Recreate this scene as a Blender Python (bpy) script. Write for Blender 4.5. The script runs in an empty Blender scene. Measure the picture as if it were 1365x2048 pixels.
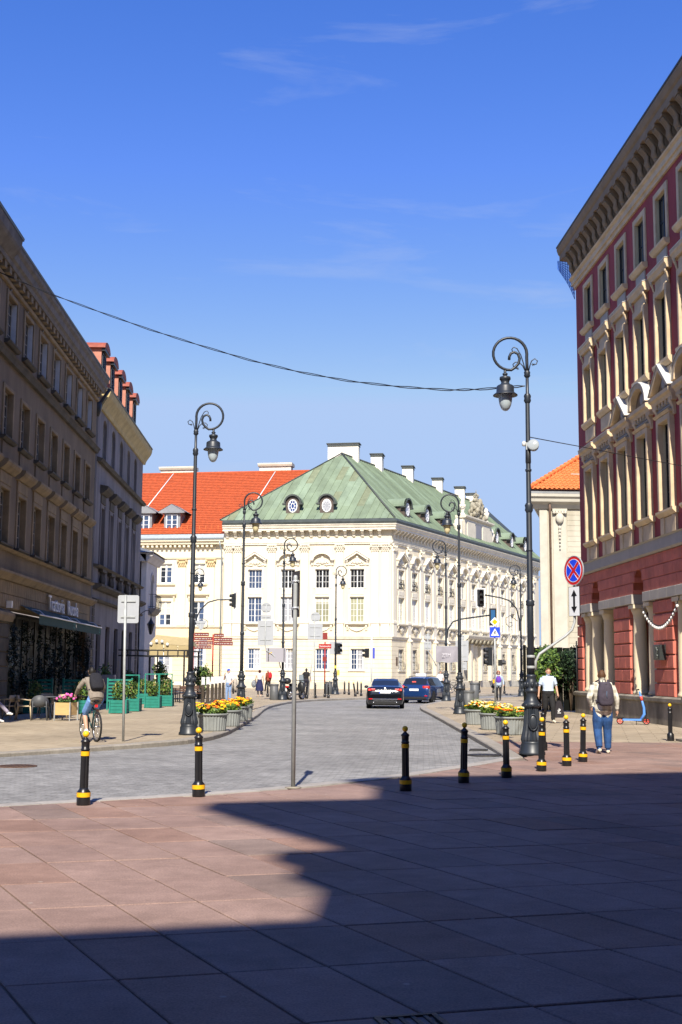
import bpy, bmesh, math, random
from mathutils import Vector, Matrix, Euler
from mathutils.geometry import delaunay_2d_cdt
random.seed(7)
SC = bpy.context.scene
COL = SC.collection
R = math.radians
PI = math.pi

# ---------------------------------------------------------------- camera, sky, sun, exposure
cam_d = bpy.data.cameras.new("camera")
cam = bpy.data.objects.new("camera", cam_d)
COL.objects.link(cam)
SC.camera = cam
cam_d.sensor_fit = 'VERTICAL'
cam_d.sensor_height = 36.0
cam_d.lens = 2400.0 / 2048.0 * 36.0
cam_d.clip_start = 0.1
cam_d.clip_end = 3000
_th = math.atan(318 / 2400.0)
_r = 0.0073
_rt = Vector((1, 0, 0)); _up = Vector((0, -math.sin(_th), math.cos(_th))); _fw = Vector((0, math.cos(_th), math.sin(_th)))
_rt2 = _rt * math.cos(_r) + _up * math.sin(_r)
_up2 = _up * math.cos(_r) - _rt * math.sin(_r)
cam.matrix_world = Matrix(((_rt2.x, _up2.x, -_fw.x, 0), (_rt2.y, _up2.y, -_fw.y, 0), (_rt2.z, _up2.z, -_fw.z, 1.67), (0, 0, 0, 1)))

SUN_DIR = Vector((0.052, 1.03, -1.0)).normalized()      # the way the light travels
SUN_EL = math.asin(-SUN_DIR.z)
SUN_AZ = math.atan2(-SUN_DIR.x, -SUN_DIR.y)              # clockwise from +Y, towards the sun
w = bpy.data.worlds.new("World"); SC.world = w; w.use_nodes = True
nt = w.node_tree; nt.nodes.clear()
out = nt.nodes.new("ShaderNodeOutputWorld"); bg = nt.nodes.new("ShaderNodeBackground")
sky = nt.nodes.new("ShaderNodeTexSky"); sky.sky_type = 'NISHITA'; sky.sun_disc = False
sky.sun_elevation = SUN_EL; sky.sun_rotation = SUN_AZ
sky.altitude = 100; sky.air_density = 1.0; sky.dust_density = 0.15; sky.ozone_density = 1.5
bg.inputs[1].default_value = 0.057
# thin cirrus streaks, the same all round the sky
tc = nt.nodes.new("ShaderNodeTexCoord"); mp = nt.nodes.new("ShaderNodeMapping")
mp.inputs['Scale'].default_value = (1.3, 1.3, 8.5); mp.inputs['Location'].default_value = (0.5, 1.5, 2.77)
nz = nt.nodes.new("ShaderNodeTexNoise"); nz.inputs['Scale'].default_value = 2.6; nz.inputs['Detail'].default_value = 7; nz.inputs['Roughness'].default_value = 0.6; nz.inputs['Distortion'].default_value = 0.5
cr = nt.nodes.new("ShaderNodeValToRGB"); cr.color_ramp.elements[0].position = 0.59; cr.color_ramp.elements[1].position = 0.98
cr.color_ramp.elements[0].color = (0, 0, 0, 1); cr.color_ramp.elements[1].color = (0.5, 0.5, 0.5, 1)
# the sky's own tone: one response curve per channel, the same in every direction
sp = nt.nodes.new("ShaderNodeSeparateColor"); cb = nt.nodes.new("ShaderNodeCombineColor")
nt.links.new(sky.outputs[0], sp.inputs[0])
for i, (gam, gain) in enumerate(((1.85, 0.694), (1.25, 1.07), (0.9, 2.75))):
    pw = nt.nodes.new("ShaderNodeMath"); pw.operation = 'POWER'; pw.inputs[1].default_value = gam
    ml = nt.nodes.new("ShaderNodeMath"); ml.operation = 'MULTIPLY'; ml.inputs[1].default_value = gain
    nt.links.new(sp.outputs[i], pw.inputs[0]); nt.links.new(pw.outputs[0], ml.inputs[0]); mn = nt.nodes.new("ShaderNodeMath"); mn.operation = 'MINIMUM'; mn.inputs[1].default_value = (4.65, 6.4, 9.8)[i]; nt.links.new(ml.outputs[0], mn.inputs[0]); nt.links.new(mn.outputs[0], cb.inputs[i])
mixc = nt.nodes.new("ShaderNodeMixRGB"); mixc.inputs[2].default_value = (6.6, 7.2, 8.6, 1)
nt.links.new(tc.outputs['Generated'], mp.inputs[0]); nt.links.new(mp.outputs[0], nz.inputs[0]); nt.links.new(nz.outputs[0], cr.inputs[0])
nt.links.new(cb.outputs[0], mixc.inputs[1]); nt.links.new(cr.outputs[0], mixc.inputs[0])
nt.links.new(mixc.outputs[0], bg.inputs[0]); nt.links.new(bg.outputs[0], out.inputs[0])
sun_d = bpy.data.lights.new("sun", 'SUN'); sun_d.energy = 5.0; sun_d.angle = R(0.53); sun_d.color = (1.0, 0.925, 0.80)
sun = bpy.data.objects.new("sun", sun_d); COL.objects.link(sun)
sun.rotation_euler = SUN_DIR.to_track_quat('-Z', 'Y').to_euler(); sun.location = (-5, -40, 60)
SC.view_settings.view_transform = 'Standard'
try: SC.view_settings.look = 'None'
except Exception: pass
SC.view_settings.gamma = 1.0
SC.view_settings.exposure = 0.72
SC.render.engine = 'CYCLES'
SC.cycles.use_denoising = True
SC.cycles.max_bounces = 5
SC.cycles.diffuse_bounces = 3
SC.cycles.glossy_bounces = 3

# ---------------------------------------------------------------- materials
MATS = {}
def mat(name, col, rough=0.7, metal=0.0, var=0.0, vscale=4.0, bump=0.0, bscale=20.0, rnd=0.0, spec=0.4, col2=None, stretch=None, coat=0.0):
    """procedural material: base colour, blotchy variation (var), fine relief (bump), per-object tint (rnd)"""
    if name in MATS: return MATS[name]
    m = bpy.data.materials.new(name); m.use_nodes = True
    t = m.node_tree; b = t.nodes['Principled BSDF']
    b.inputs['Roughness'].default_value = rough; b.inputs['Metallic'].default_value = metal
    b.inputs['Specular IOR Level'].default_value = spec
    if coat: b.inputs['Coat Weight'].default_value = coat; b.inputs['Coat Roughness'].default_value = 0.05
    c = (*col, 1); src = None
    tcn = t.nodes.new('ShaderNodeTexCoord'); vec = tcn.outputs['Object']
    if stretch:
        mpn = t.nodes.new('ShaderNodeMapping'); mpn.inputs['Scale'].default_value = stretch
        t.links.new(vec, mpn.inputs[0]); vec = mpn.outputs[0]
    rgb = t.nodes.new('ShaderNodeRGB'); rgb.outputs[0].default_value = c; src = rgb.outputs[0]
    if var or col2:
        n = t.nodes.new('ShaderNodeTexNoise'); n.inputs['Scale'].default_value = vscale; n.inputs['Detail'].default_value = 6; n.inputs['Roughness'].default_value = 0.62
        t.links.new(vec, n.inputs[0])
        rp = t.nodes.new('ShaderNodeValToRGB'); rp.color_ramp.elements[0].position = 0.32; rp.color_ramp.elements[1].position = 0.7
        c2 = col2 if col2 else [x * (1 - var) for x in col]
        rp.color_ramp.elements[0].color = (*c2, 1)
        rp.color_ramp.elements[1].color = (*[min(1, x * (1 + var * 0.5)) for x in col], 1)
        t.links.new(n.outputs[0], rp.inputs[0]); src = rp.outputs[0]
    if rnd:
        oi = t.nodes.new('ShaderNodeObjectInfo'); h = t.nodes.new('ShaderNodeHueSaturation')
        ma = t.nodes.new('ShaderNodeMapRange'); ma.inputs[3].default_value = 1 - rnd; ma.inputs[4].default_value = 1 + rnd
        t.links.new(oi.outputs['Random'], ma.inputs[0]); t.links.new(ma.outputs[0], h.inputs['Value']); t.links.new(src, h.inputs['Color']); src = h.outputs[0]
    t.links.new(src, b.inputs['Base Color'])
    if bump:
        n2 = t.nodes.new('ShaderNodeTexNoise'); n2.inputs['Scale'].default_value = bscale; n2.inputs['Detail'].default_value = 5
        t.links.new(vec, n2.inputs[0])
        bp = t.nodes.new('ShaderNodeBump'); bp.inputs['Strength'].default_value = bump; bp.inputs['Distance'].default_value = 0.02
        t.links.new(n2.outputs[0], bp.inputs['Height']); t.links.new(bp.outputs[0], b.inputs['Normal'])
    MATS[name] = m
    return m

def emit_mat(name, col, s):
    m = bpy.data.materials.new(name); m.use_nodes = True
    b = m.node_tree.nodes['Principled BSDF']; b.inputs['Base Color'].default_value = (*col, 1)
    b.inputs['Emission Color'].default_value = (*col, 1); b.inputs['Emission Strength'].default_value = s
    return m

def glass_mat(name, col, rough=0.08, var=0.0):
    return mat(name, col, rough=rough, spec=0.7, var=var, vscale=1.3, rnd=0.25)

# ---------------------------------------------------------------- mesh helpers
class MB:
    def __init__(s): s.v = []; s.f = []; s.m = []; s.s = []
    def add(s, vs, fs, mi=0, sm=False):
        o = len(s.v); s.v.extend([tuple(p) for p in vs])
        for f in fs: s.f.append([i + o for i in f]); s.m.append(mi); s.s.append(sm)
        return s
    def box(s, x0, x1, y0, y1, z0, z1, mi=0):
        return s.add([(x0, y0, z0), (x1, y0, z0), (x1, y1, z0), (x0, y1, z0), (x0, y0, z1), (x1, y0, z1), (x1, y1, z1), (x0, y1, z1)],
                     [(0, 3, 2, 1), (4, 5, 6, 7), (0, 1, 5, 4), (1, 2, 6, 5), (2, 3, 7, 6), (3, 0, 4, 7)], mi)
    def bbox(s, x0, x1, y0, y1, z0, z1, b=0.01, mi=0):
        """box whose front (-y) face has a chamfered rim"""
        vs = [(x0, y1, z0), (x1, y1, z0), (x1, y1, z1), (x0, y1, z1), (x0, y0 + b, z0), (x1, y0 + b, z0), (x1, y0 + b, z1), (x0, y0 + b, z1),
              (x0 + b, y0, z0 + b), (x1 - b, y0, z0 + b), (x1 - b, y0, z1 - b), (x0 + b, y0, z1 - b)]
        fs = [(3, 2, 1, 0), (0, 1, 5, 4), (1, 2, 6, 5), (2, 3, 7, 6), (3, 0, 4, 7), (4, 5, 9, 8), (5, 6, 10, 9), (6, 7, 11, 10), (7, 4, 8, 11), (8, 9, 10, 11)]
        return s.add(vs, fs, mi)
    def quad(s, a, b, c, d, mi=0): return s.add([a, b, c, d], [(0, 1, 2, 3)], mi)
    def mould(s, prof, x0, x1, mi=0, m0=0.0, m1=0.0):
        """profile [(y,z)] swept along x; m0/m1: extra length per unit of -y at either end (mitre)"""
        n = len(prof); vs = []
        for (y, z) in prof: vs.append((x0 + m0 * y, y, z))
        for (y, z) in prof: vs.append((x1 - m1 * y, y, z))
        fs = [(i, i + 1, n + i + 1, n + i) for i in range(n - 1)] + [(n - 1, 0, n, 2 * n - 1)]
        fs += [tuple(range(n))[::-1], tuple(range(n, 2 * n))]
        return s.add(vs, fs, mi)
    def poly(s, pts, y0, y1, mi=0):
        """outline [(x,z)] (counter-clockwise seen from the front) extruded from y0 (front) to y1"""
        n = len(pts); vs = [(x, y0, z) for x, z in pts] + [(x, y1, z) for x, z in pts]
        fs = [tuple(range(n)), tuple(range(n, 2 * n))[::-1]] + [(i, n + i, n + (i + 1) % n, (i + 1) % n) for i in range(n)]
        return s.add(vs, fs, mi)
    def flat(s, pts, z0, z1, mi=0):
        """plan outline [(x,y)] ccw extruded from z0 to z1"""
        n = len(pts); vs = [(x, y, z0) for x, y in pts] + [(x, y, z1) for x, y in pts]
        fs = [tuple(range(n))[::-1], tuple(range(n, 2 * n))] + [(i, (i + 1) % n, n + (i + 1) % n, n + i) for i in range(n)]
        return s.add(vs, fs, mi)
    def lathe(s, prof, n=16, c=(0, 0), mi=0, sm=True, flute=0, fd=0.0, cap=True, frange=None):
        vs = []; k = len(prof)
        for (r, z) in prof:
            for i in range(n):
                a = 2 * PI * i / n; rr = r
                if flute and (frange is None or frange[0] <= z <= frange[1]): rr = r - (fd if i % 2 else 0)
                vs.append((c[0] + rr * math.cos(a), c[1] + rr * math.sin(a), z))
        fs = [(j * n + i, j * n + (i + 1) % n, (j + 1) * n + (i + 1) % n, (j + 1) * n + i) for j in range(k - 1) for i in range(n)]
        if cap: fs += [tuple(range(n))[::-1], tuple(range((k - 1) * n, k * n))]
        return s.add(vs, fs, mi, sm)
    def tube(s, pts, r, n=8, mi=0, cap=True, closed=False):
        """round tube through points; r is one radius or one per point"""
        pts = [Vector(p) for p in pts]; k = len(pts)
        rs = [r] * k if not isinstance(r, (list, tuple)) else r
        vs = []; ref = None
        for j in range(k):
            if closed: t = pts[(j + 1) % k] - pts[j - 1]
            else: t = pts[min(j + 1, k - 1)] - pts[max(j - 1, 0)]
            if t.length < 1e-9: t = Vector((0, 0, 1))
            t.normalize()
            if ref is None: ref = Vector((0, 0, 1)) if abs(t.z) < 0.9 else Vector((1, 0, 0))
            u = (ref - t * ref.dot(t))
            if u.length < 1e-6: u = t.orthogonal()
            u.normalize(); vv = t.cross(u); ref = u
            for i in range(n):
                a = 2 * PI * i / n
                vs.append(pts[j] + (u * math.cos(a) + vv * math.sin(a)) * rs[j])
        kk = k if closed else k - 1
        fs = [(j * n + i, j * n + (i + 1) % n, ((j + 1) % k) * n + (i + 1) % n, ((j + 1) % k) * n + i) for j in range(kk) for i in range(n)]
        if cap and not closed: fs += [tuple(range(n))[::-1], tuple(range((k - 1) * n, k * n))]
        return s.add(vs, fs, mi, True)
    def ball(s, c, r, n=10, m=6, mi=0, sc=(1, 1, 1)):
        vs = [(c[0], c[1], c[2] - r * sc[2])]
        for j in range(1, m):
            p = -PI / 2 + PI * j / m
            for i in range(n):
                a = 2 * PI * i / n
                vs.append((c[0] + r * sc[0] * math.cos(p) * math.cos(a), c[1] + r * sc[1] * math.cos(p) * math.sin(a), c[2] + r * sc[2] * math.sin(p)))
        vs.append((c[0], c[1], c[2] + r * sc[2])); L = len(vs) - 1
        fs = [(0, 1 + (i + 1) % n, 1 + i) for i in range(n)]
        for j in range(m - 2):
            for i in range(n):
                a = 1 + j * n + i; b = 1 + j * n + (i + 1) % n
                fs.append((a, b, b + n, a + n))
        fs += [(L, 1 + (m - 2) * n + i, 1 + (m - 2) * n + (i + 1) % n) for i in range(n)]
        return s.add(vs, fs, mi, True)
    def bar(s, a, b, w, h=None, mi=0):
        """square bar between two points"""
        a = Vector(a); b = Vector(b); t = (b - a).normalized(); h = h or w
        u = Vector((0, 0, 1)).cross(t)
        if u.length < 1e-4: u = Vector((1, 0, 0))
        u.normalize(); v = t.cross(u)
        vs = [p + u * (sx * w / 2) + v * (sy * h / 2) for p in (a, b) for sx, sy in ((-1, -1), (1, -1), (1, 1), (-1, 1))]
        return s.add(vs, [(0, 3, 2, 1), (4, 5, 6, 7), (0, 1, 5, 4), (1, 2, 6, 5), (2, 3, 7, 6), (3, 0, 4, 7)], mi)
    def leaves(s, c, rad, n, size, mi=0, rng=random, shell=0.35, nm=1):
        for _ in range(n):
            while True:
                p = Vector((rng.uniform(-1, 1), rng.uniform(-1, 1), rng.uniform(-1, 1)))
                if shell < p.length < 1: break
            q = Vector((c[0] + p.x * rad[0], c[1] + p.y * rad[1], c[2] + p.z * rad[2]))
            u = Vector((rng.gauss(0, 1), rng.gauss(0, 1), rng.gauss(0, 1))).normalized(); v = u.orthogonal().normalized()
            k = size * rng.uniform(0.6, 1.3)
            s.add([q - u * k, q + v * k * 0.45, q + u * k, q - v * k * 0.45], [(0, 1, 2, 3)], mi + rng.randrange(nm))
        return s
    def mesh(s, name, mats):
        me = bpy.data.meshes.new(name); me.from_pydata(s.v, [], s.f)
        if not isinstance(mats, (list, tuple)): mats = [mats]
        for m in mats: me.materials.append(m)
        if any(s.m): me.polygons.foreach_set('material_index', s.m)
        if any(s.s): me.polygons.foreach_set('use_smooth', s.s)
        me.update()
        return me
    def build(s, name, mats, parent=None, M=None, label=None):
        return new(name, s.mesh(name, mats), parent, M, label)

def new(name, me, parent=None, M=None, label=None):
    o = bpy.data.objects.new(name, me); COL.objects.link(o)
    if parent is not None: o.parent = parent
    if M is not None: o.matrix_local = M
    if label: o['label'] = label
    return o
def T(x=0, y=0, z=0, rz=0, s=1.0):
    return Matrix.Translation((x, y, z)) @ Matrix.Rotation(rz, 4, 'Z') @ Matrix.Scale(s, 4)
def tag(o, label=None, cat=None, group=None, kind=None):
    if label: o['label'] = label
    if cat: o['category'] = cat
    if group: o['group'] = group
    if kind: o['kind'] = kind
    return o
def empty(name, loc=(0, 0, 0), rz=0.0, label=None, cat=None, group=None):
    o = bpy.data.objects.new(name, None); COL.objects.link(o); o.location = loc; o.rotation_euler = (0, 0, rz)
    o.empty_display_size = 0.2
    return tag(o, label, cat, group)
CHILD = {}
def copy_tree(o, parent=None):
    c = o.copy(); COL.objects.link(c)
    if parent is not None:
        c.parent = parent; c.matrix_parent_inverse = o.matrix_parent_inverse
    for ch in o.children: copy_tree(ch, c)
    return c
def frame2(o, d):
    """matrix of a facade: x along d, y inwards, z up"""
    d = Vector((d[0], d[1], 0)).normalized()
    return Matrix(((d.x, -d.y, 0, o[0]), (d.y, d.x, 0, o[1]), (0, 0, 1, 0), (0, 0, 0, 1)))

def wall_grid(mb, x0, x1, z0, z1, holes, depth=0.3, y=0.0, mi=0, mir=0):
    """front face of a wall with rectangular openings and their reveals"""
    xs = sorted({x0, x1, *[h[0] for h in holes], *[h[1] for h in holes]}); zs = sorted({z0, z1, *[h[2] for h in holes], *[h[3] for h in holes]})
    xs = [x for x in xs if x0 <= x <= x1]; zs = [z for z in zs if z0 <= z <= z1]
    for i in range(len(xs) - 1):
        run = None
        for j in range(len(zs) - 1):
            cx = (xs[i] + xs[i + 1]) / 2; cz = (zs[j] + zs[j + 1]) / 2
            hit = any(h[0] < cx < h[1] and h[2] < cz < h[3] for h in holes)
            if not hit and run is None: run = zs[j]
            if (hit or j == len(zs) - 2) and run is not None:
                top = zs[j] if hit else zs[j + 1]
                mb.quad((xs[i], y, run), (xs[i + 1], y, run), (xs[i + 1], y, top), (xs[i], y, top), mi); run = None
    for h in holes:
        a, b, c, d = h[:4]; yy = y + depth
        mb.quad((a, y, c), (a, yy, c), (a, yy, d), (a, y, d), mir)
        mb.quad((b, y, c), (b, y, d), (b, yy, d), (b, yy, c), mir)
        mb.quad((a, y, d), (a, yy, d), (b, yy, d), (b, y, d), mir)
        mb.quad((a, y, c), (b, y, c), (b, yy, c), (a, yy, c), mir)

def window_meshes(w, h, nx, nz, fr=0.07, bar=0.03, mull=0.09, d=0.05, transom=None):
    """frame mesh builder + pane rectangles of a casement window, origin at lower left, y=0 at frame front"""
    f = MB()
    f.box(0, fr, 0, d, 0, h); f.box(w - fr, w, 0, d, 0, h); f.box(fr, w - fr, 0, d, 0, fr); f.box(fr, w - fr, 0, d, h - fr, h)
    panes = []; segs = [(fr, w - fr)]
    if mull:
        c = w / 2; f.box(c - mull / 2, c + mull / 2, -0.012, d, fr, h - fr); segs = [(fr, c - mull / 2), (c + mull / 2, w - fr)]
    for a, b in segs:
        for i in range(1, nx):
            x = a + (b - a) * i / nx; f.box(x - bar / 2, x + bar / 2, 0.008, d, fr, h - fr)
        for j in range(1, nz):
            z = fr + (h - 2 * fr) * j / nz; f.box(a, b, 0.011, d, z - bar / 2, z + bar / 2)
        panes.append((a, b, fr, h - fr))
    if transom:
        f.box(fr, w - fr, -0.02, d, transom - 0.05, transom + 0.05)
    return f, panes
WCACHE = {}
def window(parent, M, w, h, nx, nz, fmat, gmats, rng, key=None, transom=None, sill=None, mull=0.09, recess=0.0, d=0.05, fr=0.07, blinds=0.0):
    """window part with its panes as sub-parts; M maps to the lower left corner of the opening"""
    k = (round(w, 3), round(h, 3), nx, nz, fmat.name, transom, mull, fr)
    if k not in WCACHE:
        f, panes = window_meshes(w, h, nx, nz, transom=transom, mull=mull, fr=fr)
        pm = []
        for (a, b, c, e) in panes:
            g = MB(); g.quad((a, 0.03, c), (b, 0.03, c), (b, 0.03, e), (a, 0.03, e)); pm.append(g)
        WCACHE[k] = (f.mesh('window', fmat), [[g.mesh('pane', gm) for gm in gmats] for g in pm])
    fm, pms = WCACHE[k]
    o = new('window', fm, parent, M @ T(0, recess, 0))
    for pl in pms: new('pane', pl[rng.randrange(len(pl))], o, Matrix.Identity(4))
    if blinds and rng.random() < blinds:
        zb = h * rng.uniform(0.3, 0.85); MB().quad((fr, 0.027, zb), (w - fr, 0.027, zb), (w - fr, 0.027, h - fr), (fr, 0.027, h - fr)).build('blind', mat('roller_blind_%d' % rng.randrange(3), [(0.55, 0.52, 0.44), (0.42, 0.44, 0.50), (0.33, 0.30, 0.24)][rng.randrange(3)], 0.7, var=0.15, vscale=6, stretch=(6, 1, 0.5)), o, Matrix.Identity(4))
    return o
# ---------------------------------------------------------------- ground, road, pavements
def brick_mat(name, c1, c2, mortar, bw, rh, msize, rot, rough=0.75, bump=0.5, noise=0.25, off=0.5, nsc=3.0):
    m = bpy.data.materials.new(name); m.use_nodes = True; t = m.node_tree; b = t.nodes['Principled BSDF']
    b.inputs['Roughness'].default_value = rough; b.inputs['Specular IOR Level'].default_value = 0.15
    tcn = t.nodes.new('ShaderNodeTexCoord'); mpn = t.nodes.new('ShaderNodeMapping'); mpn.inputs['Rotation'].default_value = (0, 0, rot)
    t.links.new(tcn.outputs['Object'], mpn.inputs[0])
    br = t.nodes.new('ShaderNodeTexBrick'); br.inputs['Color1'].default_value = (*c1, 1); br.inputs['Color2'].default_value = (*c2, 1); br.inputs['Mortar'].default_value = (*mortar, 1)
    br.inputs['Scale'].default_value = 1.0; br.inputs['Brick Width'].default_value = bw; br.inputs['Row Height'].default_value = rh; br.inputs['Mortar Size'].default_value = msize
    br.offset = off; br.inputs['Mortar Smooth'].default_value = 0.3
    dn = t.nodes.new('ShaderNodeTexNoise'); dn.inputs['Scale'].default_value = 1.7; dn.inputs['Detail'].default_value = 3
    dm = t.nodes.new('ShaderNodeVectorMath'); dm.operation = 'SCALE'; dm.inputs['Scale'].default_value = 0.05
    da = t.nodes.new('ShaderNodeVectorMath'); da.operation = 'ADD'
    t.links.new(mpn.outputs[0], dn.inputs[0]); t.links.new(dn.outputs['Color'], dm.inputs[0]); t.links.new(dm.outputs[0], da.inputs[0]); t.links.new(mpn.outputs[0], da.inputs[1])
    t.links.new(da.outputs[0], br.inputs[0])
    n = t.nodes.new('ShaderNodeTexNoise'); n.inputs['Scale'].default_value = nsc; n.inputs['Detail'].default_value = 8; n.inputs['Roughness'].default_value = 0.65
    t.links.new(mpn.outputs[0], n.inputs[0])
    mr = t.nodes.new('ShaderNodeMapRange'); mr.inputs[1].default_value = 0.3; mr.inputs[2].default_value = 0.7; mr.inputs[3].default_value = 1 - noise; mr.inputs[4].default_value = 1 + noise * 0.6
    t.links.new(n.outputs[0], mr.inputs[0])
    n3 = t.nodes.new('ShaderNodeTexNoise'); n3.inputs['Scale'].default_value = 0.35; n3.inputs['Detail'].default_value = 4
    t.links.new(mpn.outputs[0], n3.inputs[0])
    mr3 = t.nodes.new('ShaderNodeMapRange'); mr3.inputs[1].default_value = 0.3; mr3.inputs[2].default_value = 0.7; mr3.inputs[3].default_value = 0.80; mr3.inputs[4].default_value = 1.12
    t.links.new(n3.outputs[0], mr3.inputs[0])
    mm = t.nodes.new('ShaderNodeMath'); mm.operation = 'MULTIPLY'; t.links.new(mr.outputs[0], mm.inputs[0]); t.links.new(mr3.outputs[0], mm.inputs[1])
    h = t.nodes.new('ShaderNodeHueSaturation'); t.links.new(br.outputs[0], h.inputs['Color']); t.links.new(mm.outputs[0], h.inputs['Value'])
    t.links.new(h.outputs[0], b.inputs['Base Color'])
    ad = t.nodes.new('ShaderNodeMath'); ad.operation = 'SUBTRACT'; t.links.new(n.outputs[0], ad.inputs[0]); t.links.new(br.outputs['Fac'], ad.inputs[1])
    bp = t.nodes.new('ShaderNodeBump'); bp.inputs['Strength'].default_value = bump; bp.inputs['Distance'].default_value = 0.015
    t.links.new(ad.outputs[0], bp.inputs['Height']); t.links.new(bp.outputs[0], b.inputs['Normal'])
    return m

M_ground = mat('ground_dust', (0.30, 0.28, 0.25), 0.9, var=0.2, vscale=0.3)
M_setts = brick_mat('granite_setts', (0.291, 0.287, 0.277), (0.257, 0.252, 0.242), (0.204, 0.200, 0.190), 0.22, 0.11, 0.012, R(4), rough=0.7, bump=0.4, noise=0.4, nsc=4)
M_slab = brick_mat('beige_pavers', (0.392, 0.326, 0.237), (0.348, 0.287, 0.204), (0.204, 0.165, 0.115), 0.75, 0.5, 0.012, R(12), rough=0.8, bump=0.25, noise=0.2)
M_kerb = mat('kerb_granite', (0.313, 0.283, 0.239), 0.75, var=0.25, vscale=7, bump=0.2, bscale=60, rnd=0.1)
M_edge = mat('edge_granite', (0.348, 0.322, 0.291), 0.75, var=0.2, vscale=7, bump=0.2, bscale=60, rnd=0.08)
M_bed = mat('joint_mortar', (0.20, 0.155, 0.12), 0.95, var=0.4, vscale=9)

def pink_slab_mat():
    m = bpy.data.materials.new('pink_granite'); m.use_nodes = True; t = m.node_tree; b = t.nodes['Principled BSDF']
    b.inputs['Roughness'].default_value = 0.75; b.inputs['Specular IOR Level'].default_value = 0.12
    g = t.nodes.new('ShaderNodeNewGeometry'); oi = t.nodes.new('ShaderNodeObjectInfo')
    rp = t.nodes.new('ShaderNodeValToRGB'); e = rp.color_ramp.elements
    e[0].position = 0.0; e[0].color = (0.232, 0.173, 0.151, 1); e[1].position = 1.0; e[1].color = (0.280, 0.182, 0.146, 1)
    for p, c in ((0.12, (0.244, 0.177, 0.156, 1)), (0.2, (0.282, 0.193, 0.165, 1)), (0.8, (0.306, 0.213, 0.181, 1)), (0.92, (0.271, 0.173, 0.138, 1))):
        x = e.new(p); x.color = c
    at = t.nodes.new('ShaderNodeAttribute'); at.attribute_name = 'tint'
    ad = t.nodes.new('ShaderNodeMath'); ad.operation = 'ADD'
    fr = t.nodes.new('ShaderNodeMath'); fr.operation = 'FRACT'
    t.links.new(oi.outputs['Random'], ad.inputs[0]); t.links.new(at.outputs['Fac'], ad.inputs[1]); t.links.new(ad.outputs[0], fr.inputs[0]); t.links.new(fr.outputs[0], rp.inputs[0])
    n = t.nodes.new('ShaderNodeTexNoise'); n.inputs['Scale'].default_value = 3.5; n.inputs['Detail'].default_value = 9; n.inputs['Roughness'].default_value = 0.7
    n2 = t.nodes.new('ShaderNodeTexNoise'); n2.inputs['Scale'].default_value = 70; n2.inputs['Detail'].default_value = 3
    t.links.new(g.outputs['Position'], n.inputs[0]); t.links.new(g.outputs['Position'], n2.inputs[0])
    mr = t.nodes.new('ShaderNodeMapRange'); mr.inputs[1].default_value = 0.3; mr.inputs[2].default_value = 0.7; mr.inputs[3].default_value = 0.82; mr.inputs[4].default_value = 1.13
    mr2 = t.nodes.new('ShaderNodeMapRange'); mr2.inputs[1].default_value = 0.3; mr2.inputs[2].default_value = 0.75; mr2.inputs[3].default_value = 0.8; mr2.inputs[4].default_value = 1.22
    t.links.new(n.outputs[0], mr.inputs[0]); t.links.new(n2.outputs[0], mr2.inputs[0])
    mm = t.nodes.new('ShaderNodeMath'); mm.operation = 'MULTIPLY'; t.links.new(mr.outputs[0], mm.inputs[0]); t.links.new(mr2.outputs[0], mm.inputs[1])
    h = t.nodes.new('ShaderNodeHueSaturation'); t.links.new(rp.outputs[0], h.inputs['Color']); t.links.new(mm.outputs[0], h.inputs['Value'])
    # wide stains and pale flecks of trodden gum
    n4 = t.nodes.new('ShaderNodeTexNoise'); n4.inputs['Scale'].default_value = 0.55; n4.inputs['Detail'].default_value = 7; n4.inputs['Roughness'].default_value = 0.68; t.links.new(g.outputs['Position'], n4.inputs[0])
    r4 = t.nodes.new('ShaderNodeValToRGB'); r4.color_ramp.elements[0].position = 0.36; r4.color_ramp.elements[0].color = (0.80, 0.78, 0.76, 1); r4.color_ramp.elements[1].position = 0.62; r4.color_ramp.elements[1].color = (1.05, 1.04, 1.02, 1); t.links.new(n4.outputs[0], r4.inputs[0])
    m4 = t.nodes.new('ShaderNodeMixRGB'); m4.blend_type = 'MULTIPLY'; m4.inputs[0].default_value = 1.0; t.links.new(h.outputs[0], m4.inputs[1]); t.links.new(r4.outputs[0], m4.inputs[2])
    vo = t.nodes.new('ShaderNodeTexVoronoi'); vo.inputs['Scale'].default_value = 2.3; t.links.new(g.outputs['Position'], vo.inputs['Vector'])
    r5 = t.nodes.new('ShaderNodeValToRGB'); r5.color_ramp.elements[0].position = 0.035; r5.color_ramp.elements[0].color = (0.75, 0.75, 0.75, 1); r5.color_ramp.elements[1].position = 0.055; r5.color_ramp.elements[1].color = (0, 0, 0, 1); t.links.new(vo.outputs['Distance'], r5.inputs[0])
    m5 = t.nodes.new('ShaderNodeMixRGB'); m5.inputs[2].default_value = (0.36, 0.30, 0.26, 1); t.links.new(r5.outputs[0], m5.inputs[0]); t.links.new(m4.outputs[0], m5.inputs[1])
    t.links.new(m5.outputs[0], b.inputs['Base Color'])
    bp = t.nodes.new('ShaderNodeBump'); bp.inputs['Strength'].default_value = 0.25; bp.inputs['Distance'].default_value = 0.006
    t.links.new(n2.outputs[0], bp.inputs['Height']); t.links.new(bp.outputs[0], b.inputs['Normal'])
    return m
M_pink = pink_slab_mat()

def smooth(a, b, x):
    x = max(0, min(1, (x - a) / (b - a))); return x * x * (3 - 2 * x)
def zroad(x, y): return -0.02 - 0.09 * smooth(18, 31, y - 0.15 * x)

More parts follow.
